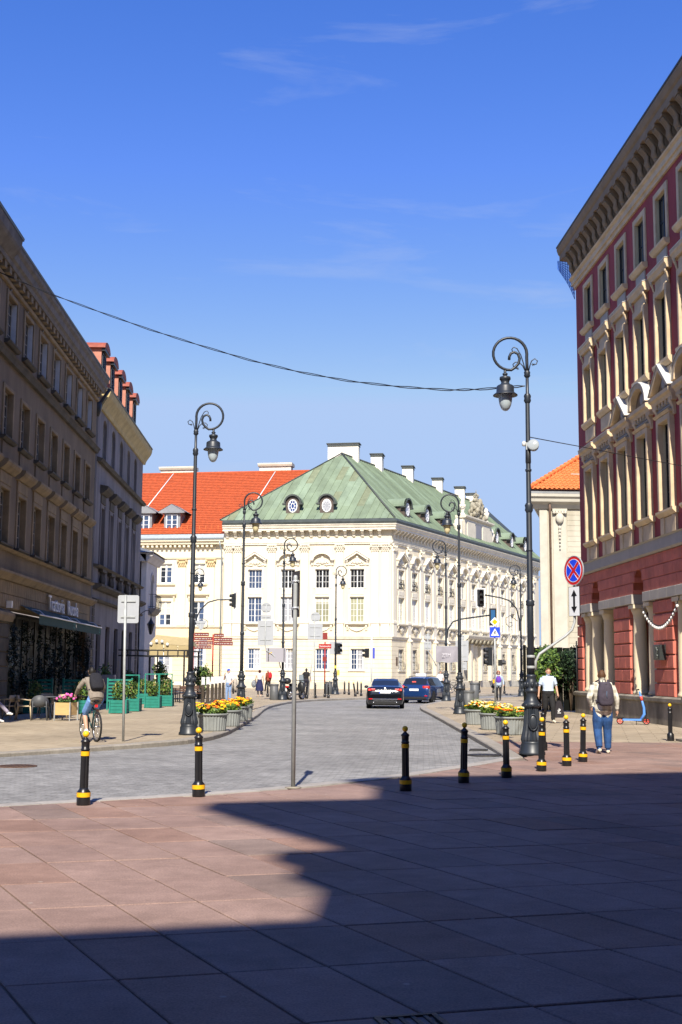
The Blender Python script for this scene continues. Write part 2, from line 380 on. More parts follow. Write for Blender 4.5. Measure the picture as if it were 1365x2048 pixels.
g = MB()
for i, (a, b) in enumerate((((-900, -900), (900, 900)),)):
    g.quad((-900, -400, -0.2), (900, -400, -0.2), (900, 1500, -0.2), (-900, 1500, -0.2))
tag(g.build('ground', M_ground), kind='structure')
rd = MB(); xs = [-60 + 2 * i for i in range(61)]; ys = [4 + 2 * i for i in range(81)]
vs = [(x, y, zroad(x, y)) for y in ys for x in xs]
rd.add(vs, [(j * 61 + i, j * 61 + i + 1, (j + 1) * 61 + i + 1, (j + 1) * 61 + i) for j in range(80) for i in range(60)], 0, True)
tag(rd.build('road', M_setts), kind='structure')

def smooth_line(pts, n=4):
    """Catmull-Rom through plan points"""
    P = [Vector((*p, 0)) for p in pts]; outp = []
    for i in range(len(P) - 1):
        p0 = P[max(i - 1, 0)]; p1 = P[i]; p2 = P[i + 1]; p3 = P[min(i + 2, len(P) - 1)]
        for k in range(n):
            t = k / n
            q = 0.5 * ((2 * p1) + (p2 - p0) * t + (2 * p0 - 5 * p1 + 4 * p2 - p3) * t * t + (3 * p1 - p0 - 3 * p2 + p3) * t ** 3)
            outp.append((q.x, q.y))
    outp.append(pts[-1]); return outp
kerbL = smooth_line([(-30, -10), (-18, 8), (-13, 15.5), (-9.5, 20.3), (-6.73, 24.22), (-4.82, 27.2), (-3.59, 29.6), (-3.13, 32.5), (-3.07, 37.5), (-3.12, 46), (-3.3, 57.6), (-2.49, 67.4), (-0.89, 72.7), (1.2, 76.5), (4.5, 81), (9, 88), (14, 96), (25, 118), (36, 140)])
kerbR = smooth_line([(3.32, 24.2), (3.42, 27), (3.48, 30.2), (3.6, 40), (3.7, 50), (3.78, 57), (4.43, 63.2), (6.58, 72.0), (10.64, 80.7), (16, 91), (27, 113), (38, 135)])
front = smooth_line([(-30, -6), (-14, 8.2), (-8, 12.6), (-4.22, 15.27), (-1.91, 16.86), (-0.67, 18.0), (0.65, 19.6), (2.34, 22.4), (3.32, 24.2)])

def offset_line(pts, d):
    o = []
    for i in range(len(pts)):
        a = Vector(pts[max(i - 1, 0)]); b = Vector(pts[min(i + 1, len(pts) - 1)]); t = (b - a).normalized()
        o.append((pts[i][0] - t.y * d, pts[i][1] + t.x * d))
    return o
def inset_sheet(name, outline, z, m, z0=-0.15):
    vs = [Vector((x, y, z)) for x, y in outline]
    q = delaunay_2d_cdt([v.xy for v in vs], [], [list(range(len(vs)))], 1, 1e-5)
    me = bpy.data.meshes.new(name); me.from_pydata([(v.x, v.y, z) for v in q[0]], [], q[2]); me.materials.append(m); me.update()
    for p in me.polygons:
        if p.normal.z < 0: p.flip()
    me.update()
    return tag(new(name, me), kind='structure')
KW = 0.32
pave_l = inset_sheet('pavement_left', offset_line(kerbL, KW) + [(-60, 150), (-60, -10)], 0.0, M_slab)
inR = offset_line(kerbR, -KW)
pinkedge = [(3.8, 29.6), (40, 30.2)]
iR = [p for p in inR if p[1] > 29.6]
pave_r = inset_sheet('pavement_right', [(3.82, 29.6)] + iR + [(60, 135), (60, 30.4)], 0.0, M_slab)
def kerb_stones(line, side, parent, m, ztop, length=1.0, w=KW):
    """one stone after another along a line, each with its own joint"""
    P = [Vector((*p, 0)) for p in line]; L = [0]
    for i in range(1, len(P)): L.append(L[-1] + (P[i] - P[i - 1]).length)
    def at(s):
        s = max(0, min(L[-1], s))
        for i in range(1, len(L)):
            if s <= L[i]:
                t = (s - L[i - 1]) / max(1e-6, L[i] - L[i - 1]); d = (P[i] - P[i - 1]).normalized()
                return P[i - 1].lerp(P[i], t), d
    s = 0; c = 0
    while s < L[-1] - 0.2:
        e = s + length * random.uniform(0.92, 1.08)
        (a, da), (b, db) = at(s + 0.006), at(min(e, L[-1]) - 0.006)
        if a.y > -2 and a.y < 125:
            na = Vector((-da.y, da.x, 0)) * side; nb = Vector((-db.y, db.x, 0)) * side
            z = ztop + random.uniform(-0.004, 0.004); k = 0.022
            q = [a, b, b + nb * w, a + na * w]; mb = MB()
            lo = [(p.x, p.y, -0.18) for p in q]; hi = [(p.x, p.y, z - k) for p in q]
            ti = [a + na * k, b + nb * k, b + nb * (w - 0.004), a + na * (w - 0.004)]; tp = [(p.x, p.y, z) for p in ti]
            fs = [(0, 1, 5, 4), (1, 2, 6, 5), (2, 3, 7, 6), (3, 0, 4, 7), (4, 5, 9, 8), (5, 6, 10, 9), (6, 7, 11, 10), (7, 4, 8, 11), (8, 9, 10, 11)]
            if side < 0: fs = [f[::-1] for f in fs]
            mb.add(lo + hi + tp, fs)
            mb.build('kerb_stone', m, parent); c += 1
        s = e
    return c
kerb_stones(kerbL, 1, pave_l, M_kerb, 0.006)
kerb_stones(kerbR, -1, pave_r, M_kerb, 0.006)

# plaza of pink granite slabs, laid on a skewed grid
plaza = inset_sheet('plaza', [(-40, -14)] + front + [(3.80, 24.3), (3.82, 29.6), (60, 30.4), (60, -30), (-40, -30)], -0.016, M_bed)
kerb_stones(front, -1, plaza, M_edge, 0.004, 1.1, 0.30)
fin = offset_line(front, -0.305)
inR2 = [p for p in inR if p[1] < 29.6]
outl = [(-40, -14)] + fin + inR2 + [(3.82, 29.6), (60, 30.4), (60, -30), (-40, -30)]
def inside(p, poly):
    c = False; n = len(poly)
    for i in range(n):
        a = poly[i]; b = poly[i - 1]
        if (a[1] > p[1]) != (b[1] > p[1]) and p[0] < (b[0] - a[0]) * (p[1] - a[1]) / (b[1] - a[1]) + a[0]: c = not c
    return c
def clip_half(poly, a, b):
    """keep what lies right of a->b"""
    o = []; d = (b[0] - a[0], b[1] - a[1])
    sd = [d[0] * (p[1] - a[1]) - d[1] * (p[0] - a[0]) for p in poly]
    for i in range(len(poly)):
        p, q = poly[i - 1], poly[i]; u, v = sd[i - 1], sd[i]
        if (u <= 0) != (v <= 0):
            t = u / (u - v); o.append((p[0] + (q[0] - p[0]) * t, p[1] + (q[1] - p[1]) * t))
        if v <= 0: o.append(q)
    return o
E1 = Vector((0.571, 0.162)); E2 = Vector((-0.478, 0.948)); O0 = Vector((-1.2, 6.8)); GAP = 0.008
def slab_mesh():
    ul, vl = E1.length, E2.length; gu = GAP / ul; gv = GAP / vl; k = 0.006; ku = k / ul; kv = k / vl
    def c(u, v, z): p = E1 * u + E2 * v; return (p.x, p.y, z)
    lo = [c(gu, gv, -0.02), c(1 - gu, gv, -0.02), c(1 - gu, 1 - gv, -0.02), c(gu, 1 - gv, -0.02)]
    hi = [(x, y, -0.005) for x, y, z in lo]
    tp = [c(gu + ku, gv + kv, 0), c(1 - gu - ku, gv + kv, 0), c(1 - gu - ku, 1 - gv - kv, 0), c(gu + ku, 1 - gv - kv, 0)]
    fs = [(0, 1, 5, 4), (1, 2, 6, 5), (2, 3, 7, 6), (3, 0, 4, 7), (4, 5, 9, 8), (5, 6, 10, 9), (6, 7, 11, 10), (7, 4, 8, 11), (8, 9, 10, 11)]
    return MB().add(lo + hi + tp, fs)
SM = slab_mesh(); slab_me = SM.mesh('slab', M_pink); rest = MB(); tint = []
edges = list(zip(fin[:-1], fin[1:])) + list(zip(inR2[:-1], inR2[1:])) + [((3.82, 29.6), (60, 30.4))]
nsl = 0; rng = random.Random(3)
cells = []
for j in range(-12, 44):
    for i in range(-30, 62):
        o = O0 + E1 * i + E2 * j; c = o + (E1 + E2) * 0.5
        if c.y < -1.5 or abs(c.x) > 0.36 * max(c.y, 0) + 4.5: continue
        cs = [o, o + E1, o + E1 + E2, o + E2]; ins = [inside(p, outl) for p in cs]
        if not any(ins): continue
        cells.append((c, o, cs, all(ins)))
vis = sorted([q for q in cells if q[3] and 5.2 < q[0].y and abs(q[0].x) < 0.31 * q[0].y + 0.5], key=lambda q: q[0].y)[:300]
vset = {id(q) for q in vis}
for q in cells:
    c, o, cs, full = q; dz = rng.uniform(-0.0025, 0.0025)
    if id(q) in vset:
        ob = new('slab', slab_me, plaza, Matrix.Translation((o.x, o.y, dz)) @ Matrix.Rotation(rng.uniform(-0.003, 0.003), 4, 'X'))
    else:
        poly = [(p.x, p.y) for p in cs]
        if not full:
            for a, b in edges:
                mid = ((a[0] + b[0]) / 2, (a[1] + b[1]) / 2)
                if (mid[0] - c.x) ** 2 + (mid[1] - c.y) ** 2 < 2.2 or b[0] == 60: poly = clip_half(poly, a, b) if poly else poly
        if len(poly) < 3: continue
        cx = sum(p[0] for p in poly) / len(poly); cy = sum(p[1] for p in poly) / len(poly)
        sh = [(cx + (p[0] - cx) * 0.975, cy + (p[1] - cy) * 0.985) for p in poly]
        rest.flat(sh, -0.0155, dz); tint += [rng.random()] * (len(sh) + 2)
ro = rest.build('slab', M_pink, plaza); tag(ro, kind='stuff')
ro.data.attributes.new('tint', 'FLOAT', 'FACE').data.foreach_set('value', tint)

# covers set into the ground
M_iron = mat('cast_iron', (0.06, 0.055, 0.05), 0.6, metal=0.6, var=0.4, vscale=12, bump=0.3, bscale=90)
M_rust = mat('rusty_iron', (0.12, 0.07, 0.05), 0.8, metal=0.3, var=0.5, vscale=9, bump=0.3, bscale=80)
def round_cover(name, x, y, r, z, m, label):
    o = empty(name, (x, y, z), 0, label, 'manhole cover')
    MB().lathe([(r * 0.86, -0.01), (r * 0.86, 0.004), (0.001, 0.004)], 24, cap=False).build('lid', m, o)
    MB().lathe([(r, -0.01), (r, 0.006), (r * 0.89, 0.006), (r * 0.89, -0.01)], 24, cap=False).build('rim', m, o)
    b = MB()
    for i in range(-3, 4):
        h = math.sqrt(max(0, (r * 0.8) ** 2 - (i * r * 0.22) ** 2)); b.box(i * r * 0.22 - 0.015, i * r * 0.22 + 0.015, -h, h, 0.004, 0.009)
    b.build('ribs', m, o)
round_cover('manhole_cover', 3.05, 25.6, 0.36, -0.052, M_iron, 'round iron manhole cover in the road by the right kerb')
round_cover('manhole_cover', -5.7, 21.6, 0.36, -0.035, M_rust, 'rusty round manhole cover in the road left of the bollards')
def grate(x, y, z, w, d, rz, label, name='drain_grate'):
    o = empty(name, (x, y, z), rz, label, 'drain')
    f = MB(); f.box(-w / 2, w / 2, -d / 2, -d / 2 + 0.03, -0.01, 0.006); f.box(-w / 2, w / 2, d / 2 - 0.03, d / 2, -0.01, 0.006); f.box(-w / 2, -w / 2 + 0.03, -d / 2 + 0.03, d / 2 - 0.03, -0.01, 0.006); f.box(w / 2 - 0.03, w / 2, -d / 2 + 0.03, d / 2 - 0.03, -0.01, 0.006)
    f.build('frame', M_iron, o)
    n = int(w / 0.06)
    for i in range(1, n):
        xx = -w / 2 + w * i / n; MB().box(xx - 0.012, xx + 0.012, -d / 2 + 0.03, d / 2 - 0.03, -0.01, 0.003).build('slat', M_iron, o)
grate(3.15, 27.6, -0.07, 0.5, 0.4, R(80), 'slotted iron drain grate against the right kerb')
grate(0.36, 6.02, 0.004, 0.32, 0.24, R(16), 'small iron access cover in the shaded plaza in front', 'access_cover')
# ---------------------------------------------------------------- the cream palace at the end of the street
M_cream = mat('cream_plaster', (0.711, 0.634, 0.482), 0.85, var=0.16, vscale=1.3, bump=0.08, bscale=30, stretch=(1, 1, 0.2))
M_ivory = mat('ivory_stucco', (0.729, 0.675, 0.558), 0.85, var=0.18, vscale=1.5, bump=0.1, bscale=25, stretch=(1, 1, 0.3))
M_cream2 = mat('cream_stone', (0.648, 0.594, 0.477), 0.85, var=0.14, vscale=1.2, bump=0.12, bscale=25)
M_plinth = mat('plinth_stone', (0.55, 0.50, 0.40), 0.9, var=0.2, vscale=1.5)
M_white = mat('white_paint', (0.80, 0.80, 0.78), 0.5, var=0.04)
M_gdark = glass_mat('glass_dark', (0.02, 0.022, 0.025))
M_gblue = glass_mat('glass_blue', (0.05, 0.075, 0.14))
M_gcurt = glass_mat('glass_curtain', (0.36, 0.37, 0.40), 0.15, var=0.3)
M_goliv = glass_mat('glass_blind', (0.30, 0.30, 0.20), 0.2, var=0.2)
M_copper = mat('copper_patina', (0.170, 0.221, 0.147), 0.75, var=0.25, vscale=0.9, rnd=0.10, col2=(0.135, 0.175, 0.115), stretch=(1, 1, 0.35))
M_copper_l = mat('copper_patina_pale', (0.198, 0.258, 0.179), 0.75, var=0.25, vscale=0.9, rnd=0.10, stretch=(1, 1, 0.35))
M_copper_o = mat('copper_patina_olive', (0.18, 0.205, 0.125), 0.75, var=0.25, vscale=1.6, rnd=0.15)
M_copper_d = mat('copper_dark', (0.055, 0.065, 0.06), 0.6, var=0.3, vscale=2)
M_brownm = mat('brown_sheet', (0.10, 0.075, 0.062), 0.6, var=0.3, vscale=3)
M_lead = mat('lead_sheet', (0.16, 0.17, 0.18), 0.55, var=0.25, vscale=1.5)
M_stone = mat('carved_stone', (0.34, 0.31, 0.235), 0.9, var=0.35, vscale=2.5, bump=0.4, bscale=18)
M_gutter = mat('gutter_zinc', (0.27, 0.31, 0.34), 0.45, metal=0.3, var=0.15)
M_chim = mat('chimney_plaster', (0.78, 0.73, 0.62), 0.85, var=0.1, vscale=2)
M_black = mat('black_iron', (0.016, 0.017, 0.02), 0.45, var=0.3, vscale=6, spec=0.5)

PL0 = Vector((-11.23, 114.7)); PL1 = Vector((4.76, 112.0)); WF = (PL1 - PL0).length
FA = frame2(PL0, PL1 - PL0); FB = frame2(PL1, (0.447, 0.895))
MITRE = 0.743
pal = empty('palace'); pal.matrix_world = FA
tag(pal, 'cream baroque palace with green copper roof closing the end of the street', 'building')
MR = FA.inverted() @ FB
I4 = Matrix.Identity(4)
LR = 46.0
fcols = [2.46, 5.66, 8.97, 12.3]; WW = 1.35
rcols = [1.58, 4.83, 8.12, 11.44, 14.7, 18.1, 21.37, 24.55, 27.75, 31.17, 34.66, 38.05, 41.5]
prng = random.Random(11)
def clip_gaps(x0, x1, holes, z0, z1):
    """x runs of a course between the openings it meets"""
    runs = [(x0, x1)]
    for h in holes:
        if h[3] > z0 + 0.02 and h[2] < z1 - 0.02:
            nr = []
            for a, b in runs:
                if h[1] <= a or h[0] >= b: nr.append((a, b)); continue
                if h[0] > a: nr.append((a, h[0]))
                if h[1] < b: nr.append((h[1], b))
            runs = nr
    return runs
def pal_face(M, L, cols, front_face):
    hol = []
    for i, c in enumerate(cols):
        hol += [(c, c + WW, 6.18, 8.58), (c, c + WW, 9.38, 11.19)]
        if not front_face and i in (5, 6): continue
        hol.append((c + 0.09, c + WW - 0.09, 1.79, 3.74))
    port = None
    if not front_face: port = (18.9, 22.1, 0.0, 4.25); hol.append(port)
    wl = MB(); wall_grid(wl, 0, L, 0, 15.3, hol, 0.32)
    wl.build('wall', M_cream, pal, M)
    # rusticated ground floor: one course above the other
    z = 0.75
    while z < 4.6:
        z1 = min(z + 0.40, 4.62)
        gh = [h for h in hol if h[2] < 4.3]
        gh = [(h[0] - 0.16, h[1] + 0.16, h[2] - 0.1, h[3] + 0.2) for h in gh]
        for a, b in clip_gaps(0, L, gh, z, z1): MB().bbox(a, b if b < L else L + 0.03 * MITRE, -0.03, 0.05, z + 0.012, z1 - 0.012, 0.012).build('course', M_cream, pal, M)
        z = z1
    MB().mould([(0.05, 0), (-0.09, 0), (-0.09, 0.66), (-0.05, 0.72), (0.05, 0.72)], 0, L, 0, 0 if front_face else MITRE, MITRE if front_face else 0).build('plinth', M_plinth, pal, M)
    a, b = (0, MITRE) if front_face else (MITRE, 0)
    MB().mould([(0.05, 4.62), (-0.10, 4.62), (-0.14, 4.70), (-0.14, 4.78), (-0.20, 4.84), (-0.20, 4.90), (0.05, 4.90)], 0, L, 0, a, b).build('string_course', M_ivory, pal, M)
    MB().mould([(0.05, 13.56), (-0.12, 13.56), (-0.12, 13.68), (-0.17, 13.70), (-0.17, 13.82), (0.05, 13.82)], 0, L, 0, a, b).build('architrave', M_ivory, pal, M)
    MB().mould([(0.05, 14.86), (-0.58, 14.86), (-0.58, 15.06), (-0.66, 15.10), (-0.70, 15.26), (-0.78, 15.34), (-0.78, 15.42), (0.3, 15.42)], 0, L, 0, a, b).build('cornice', M_ivory, pal, M)
    MB().mould([(0.3, 15.424), (-0.80, 15.424), (-0.84, 15.62), (-0.80, 15.66), (-0.50, 15.92), (0.3, 15.92)], 0, L, 0, a, b).build('gutter', M_copper_d, pal, M)
    # brackets under the cornice
    bm_ = MB(); bm_.box(-0.17, 0.17, -0.54, 0.02, 14.74, 14.86); bm_.mould([(0.02, 14.22), (-0.10, 14.22), (-0.16, 14.32), (-0.14, 14.42), (-0.30, 14.56), (-0.44, 14.66), (-0.46, 14.74), (0.02, 14.74)], -0.13, 0.13)
    bme = BR.setdefault('b', bm_.mesh('bracket', M_ivory)); n = int(L / 0.82)
    for i in range(n): new('bracket', bme, pal, M @ T(0.36 + i * 0.82))
    # pilasters with leafy capitals
    if front_face: px = [0.55, 1.42, 4.76, 7.95, 11.31, 14.69, 15.64]
    else: px = [0.45, 3.85, 7.1, 10.4, 13.7, 17.0, 20.4, 23.6, 26.8, 30.1, 33.5, 37.0, 40.4, 43.8]
    for x in px:
        p = new('pilaster', PILA, pal, M @ T(x)); new('capital', CAPI, p, I4); new('pedestal', PEDE, p, I4)
        if not front_face and x > 2: new('buttress', BUTT, p, I4)
    for i, c in enumerate(cols):
        xc = c + WW / 2
        tri = (i in (0, 3)) if front_face else (i in (0, 2, 4, 6, 7, 9, 11))
        pd = new('pediment', PTRI if tri else PARC, pal, M @ T(xc)); new('relief', PREL, pd, I4)
        s = new('sill', SILL, pal, M @ T(xc)); new('garland' if front_face else 'shield', GARL if front_face else SHLD, s, I4)
        new('window_surround', SURR, pal, M @ T(xc))
        gm = [M_gdark, M_gblue] if front_face else [M_gdark]
        lower = [[M_gblue, M_gcurt], [M_gcurt], [M_goliv, M_gcurt], [M_goliv]][i % 4] if front_face else [M_gcurt, M_gdark, M_goliv]
        WCACHE.clear()
        window(pal, M @ T(c, 0.16, 9.38), WW, 1.81, 2, 3, M_white, gm, prng, blinds=0.35)
        WCACHE.clear()
        window(pal, M @ T(c, 0.16, 6.18), WW, 2.40, 2, 4, M_white, lower, prng, blinds=0.3)
        if not front_face and i in (5, 6): continue
        WCACHE.clear()
        window(pal, M @ T(c + 0.09, 0.16, 1.79), WW - 0.18, 1.95, 2, 4, M_white, [M_gdark, M_gblue, M_gcurt] if front_face else [M_gdark], prng, blinds=0.25)
        sg = MB(); sg.box(xc - 0.8, xc + 0.8, -0.12, 0.1, 1.66, 1.78); sg.build('sill', M_ivory, pal, M)
        if not front_face:   # iron window guards
            gr = MB()
            for k in range(6): xx = c + 0.12 + k * 0.22; gr.tube([(xx, -0.02, 3.7), (xx, -0.04, 2.6), (xx, -0.22, 2.2), (xx, -0.24, 1.95), (xx, -0.05, 1.8)], 0.016, 5)
            for zz in (2.1, 3.0, 3.5): gr.tube([(c + 0.1, -0.03 - (0.19 if zz < 2.5 else 0), zz), (c + WW - 0.1, -0.03 - (0.19 if zz < 2.5 else 0), zz)], 0.016, 5)
            gr.build('window_guard', M_black, pal, M)
            if i < 5 or i > 9:   # wrought guard of the upper window
                gu = MB()
                for k in range(7): xx = c + 0.1 + k * 0.19; gu.tube([(xx, 0.02, 9.4), (xx + 0.05 * (-1) ** k, -0.10, 9.7), (xx - 0.05 * (-1) ** k, -0.06, 10.05), (xx, 0.02, 10.3)], 0.02, 5)
                for zz in (9.45, 9.9, 10.3): gu.tube([(c, 0.0, zz), (c + WW, 0.0, zz)], 0.02, 5)
                gu.build('balconet', M_black, pal, M)
    return port
BR = {}
# shared ornament meshes (local origin at the axis, wall plane at y = 0)
q = MB(); q.bbox(-0.34, 0.34, -0.14, 0.02, 6.35, 12.82, 0.02); q.mould([(0.02, 6.2), (-0.20, 6.2), (-0.20, 6.3), (-0.16, 6.38), (0.02, 6.38)], -0.40, 0.40); PILA = q.mesh('pilaster', M_ivory)
q = MB(); q.box(-0.40, 0.40, -0.20, 0.02, 4.905, 6.2); q.mould([(0.02, 6.08), (-0.25, 6.08), (-0.25, 6.2), (0.02, 6.2)], -0.45, 0.45); PEDE = q.mesh('pedestal', M_ivory)
q = MB(); q.box(-0.36, 0.36, -0.16, 0.02, 12.82, 13.44); q.mould([(0.02, 13.44), (-0.27, 13.44), (-0.30, 13.56), (0.02, 13.56)], -0.46, 0.46)
for sx in (-1, 1):
    q.tube([(sx * 0.40 + math.cos(a) * 0.085, -0.23, 13.33 + math.sin(a) * 0.085) for a in [k * PI / 5 for k in range(10)]], 0.045, 6, closed=True)
for row, (zz, n_, off) in enumerate(((12.88, 4, 0), (13.06, 3, 0), (13.22, 4, 0))):
    for k in range(n_):
        xx = (k - (n_ - 1) / 2) * 0.2; q.ball((xx, -0.19 - 0.02 * row, zz + 0.06), 0.085, 8, 5, sc=(0.9, 0.8, 1.35)); q.ball((xx, -0.27 - 0.02 * row, zz + 0.14), 0.04, 6, 4)
CAPI = q.mesh('capital', M_ivory)
q = MB(); q.bbox(-0.30, 0.30, -0.40, 0.02, 0.72, 4.45, 0.03); q.lathe([(0.34, 4.45), (0.36, 4.52), (0.30, 4.6), (0.14, 4.72), (0.08, 4.85), (0.12, 4.95), (0.05, 5.1)], 10, (0, -0.2)); BUTT = q.mesh('buttress', M_cream2)
q = MB(); pts = [(-1.12, 12.02), (-1.0, 12.02), (0, 12.66), (1.0, 12.02), (1.12, 12.02), (1.12, 12.12), (0, 12.84), (-1.12, 12.12)]
q.poly(pts, -0.34, 0.02); q.poly([(-1.18, 12.12), (0, 12.87), (1.18, 12.12), (1.18, 12.17), (0, 12.94), (-1.18, 12.17)], -0.40, 0.02)
for sx in (-1, 1): q.mould([(0.02, 11.55), (-0.10, 11.55), (-0.14, 11.75), (-0.24, 11.9), (-0.26, 12.02), (0.02, 12.02)], sx * 0.98 - 0.11, sx * 0.98 + 0.11)
PTRI = q.mesh('pediment', M_ivory)
q = MB(); oa = [(1.0 * math.cos(a), 12.02 + 0.78 * math.sin(a)) for a in [PI * k / 12 for k in range(13)]]; ia = [(0.84 * math.cos(a), 12.02 + 0.62 * math.sin(a)) for a in [PI * k / 12 for k in range(13)]]
for k in range(12): q.poly([ia[k], oa[k], oa[k + 1], ia[k + 1]], -0.36, 0.02)
for sx in (-1, 1):
    q.mould([(0.02, 12.0), (-0.38, 12.0), (-0.40, 12.12), (0.02, 12.12)], sx * 1.0 - 0.16, sx * 1.0 + 0.16)
    q.mould([(0.02, 11.55), (-0.10, 11.55), (-0.14, 11.75), (-0.24, 11.9), (-0.26, 12.0), (0.02, 12.0)], sx * 0.98 - 0.11, sx * 0.98 + 0.11)
PARC = q.mesh('pediment', M_ivory)
q = MB(); q.ball((0, -0.04, 11.95), 0.3, 10, 6, sc=(0.8, 0.35, 1.1)); q.ball((0, -0.06, 12.3), 0.14, 8, 5, sc=(1, 0.6, 1))
for sx in (-1, 1):
    for k in range(5): q.ball((sx * (0.28 + 0.12 * k), -0.04, 11.8 + 0.14 * math.sin(k * 1.4) - 0.02 * k), 0.12 - 0.008 * k, 7, 5, sc=(1, 0.6, 1))
    q.tube([(sx * 0.2, -0.05, 11.62), (sx * 0.45, -0.07, 11.55), (sx * 0.68, -0.05, 11.68)], 0.05, 6)
PREL = q.mesh('relief', M_ivory)
q = MB(); q.mould([(0.02, 5.92), (-0.16, 5.92), (-0.22, 6.0), (-0.30, 6.04), (-0.30, 6.13), (0.02, 6.13)], -1.1, 1.1)
for sx in (-1, 1): q.mould([(0.02, 5.45), (-0.07, 5.45), (-0.12, 5.6), (-0.22, 5.8), (-0.22, 5.92), (0.02, 5.92)], sx * 0.9 - 0.09, sx * 0.9 + 0.09)
SILL = q.mesh('sill', M_ivory)
q = MB(); q.tube([(-0.75, -0.05, 5.75), (-0.45, -0.06, 5.5), (0, -0.07, 5.38), (0.45, -0.06, 5.5), (0.75, -0.05, 5.75)], [0.03, 0.05, 0.06, 0.05, 0.03], 7)
for sx in (-1, 1): q.tube([(sx * 0.78, -0.05, 5.78), (sx * 0.82, -0.05, 5.4)], [0.045, 0.02], 6)
GARL = q.mesh('garland', M_ivory)
q = MB(); q.ball((0, -0.06, 5.55), 0.36, 12, 7, sc=(1, 0.35, 1.05)); q.tube([(-0.6, -0.05, 5.8), (-0.35, -0.08, 5.5), (0, -0.1, 5.3), (0.35, -0.08, 5.5), (0.6, -0.05, 5.8)], 0.07, 7); SHLD = q.mesh('shield', M_cream2)
q = MB()
for (z0, z1) in ((6.18, 8.58), (9.38, 11.19)):
    for sx in (-1, 1):
        xa, xb = sorted((sx * (WW / 2 + 0.005), sx * (WW / 2 + 0.16))); q.bbox(xa, xb, -0.05, 0.02, z0, z1 + 0.16, 0.012)
    q.bbox(-WW / 2 - 0.004, WW / 2 + 0.004, -0.05, 0.02, z1 + 0.005, z1 + 0.16, 0.012)
q.bbox(-0.62, 0.62, -0.04, 0.02, 8.78, 9.22, 0.03)
SURR = q.mesh('window_surround', M_ivory)
pal_face(I4, WF, fcols, True)
port = pal_face(MR, LR, rcols, False)
# carriage portal in the long side
q = MB(); n = 14; cx = 20.5; hw = 1.6
for k in range(n):
    a0, a1 = PI * k / n, PI * (k + 1) / n; z0 = 2.75
    p0 = (cx + hw * math.cos(a0), z0 + 1.35 * math.sin(a0)); p1 = (cx + hw * math.cos(a1), z0 + 1.35 * math.sin(a1))
    q.poly([p0, (p0[0], 4.26), (p1[0], 4.26), p1], 0.001, 0.32)
q.build('portal_arch', M_cream, pal, MR)
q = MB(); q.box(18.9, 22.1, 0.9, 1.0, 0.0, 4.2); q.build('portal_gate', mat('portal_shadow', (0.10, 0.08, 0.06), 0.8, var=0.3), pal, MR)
q = MB(); q.box(18.92, 19.0, 0.2, 1.0, 0.0, 4.2); q.box(22.0, 22.08, 0.2, 1.0, 0, 4.2); q.build('portal_jamb', M_cream, pal, MR)
q = MB(); q.mould([(0.02, 4.95), (-0.5, 4.95), (-0.85, 5.2), (-0.95, 5.45), (-0.95, 5.6), (0.02, 5.6)], 18.0, 27.4)
q.build('balcony', M_cream2, pal, MR)
for k in range(8): q = MB(); xx = 18.3 + k * 1.25; q.ball((xx, -0.6, 4.95), 0.34, 8, 6, sc=(0.6, 0.9, 1.0)); q.ball((xx, -0.3, 4.7), 0.22, 8, 5); q.build('corbel', M_stone, pal, MR)
q = MB(); q.box(-0.02, LR, -0.20, 0.06, 13.83, 13.86); q.build('frieze_band', M_ivory, pal, MR)
# corner plaque and side wall closing the block
MB().box(1.0, 1.35, -0.06, 0.02, 2.2, 3.0).build('plaque', mat('bronze_plaque', (0.12, 0.07, 0.045), 0.5, metal=0.4), pal, MR)
iN = Vector((-0.895, 0.447)); dB = Vector((0.447, 0.895))
fl = PL0; bk = PL0 + dB * 46
q = MB(); q.flat([(PL0.x + 0.1, PL0.y + 0.5), (PL1.x - 0.6, PL1.y + 0.6), (PL1.x - 0.6 + dB.x * 45, PL1.y + 0.6 + dB.y * 45), (PL0.x + dB.x * 45, PL0.y + dB.y * 45)], 0.0, 15.3)
q.build('inner_block', M_plinth, pal, FA.inverted())
# ---- roof
EZ = 15.91; RZ = 23.5
def W3(p, z): return Vector((p.x, p.y, z))
nA = Vector((0.1665, 0.986)); dA = (PL1 - PL0).normalized()
E0 = PL0 - nA * 0.5 - dA * 0.3; E1_ = PL1 - nA * 0.5 + dA * 0.37
AP = Vector((0.03, 119.9)); Wd = (E1_ - E0).length
# apex foot on the eave, measured along the axis of the wing
def eave_s():
    best = None
    for i in range(2000):
        s = Wd * i / 2000; p = E0 + dA * s; v = AP - p; c = abs(v.x * dB.y - v.y * dB.x)
        if best is None or c < best[0]: best = (c, s)
    return best[1]
SCc = eave_s(); FOOT = E0 + dA * SCc; VV = W3(AP, RZ) - W3(FOOT, EZ)
roof = MB(); under = 0.03
e0, e1, ap = W3(E0, EZ), W3(E1_, EZ), W3(AP, RZ)
re = e1 + W3(dB, 0) * 47; rr = ap + W3(dB, 0) * 42; be = e0 + W3(dB, 0) * 47
roof.add([p - Vector((0, 0, under)) for p in (e0, e1, ap, re, rr, be)], [(0, 1, 2), (1, 3, 4, 2), (3, 5, 4), (5, 0, 2, 4), (0, 5, 3, 1)])
ro_ = roof.build('roof', M_copper_d, pal, FA.inverted())
nrmF = (e1 - e0).cross(ap - e0).normalized()
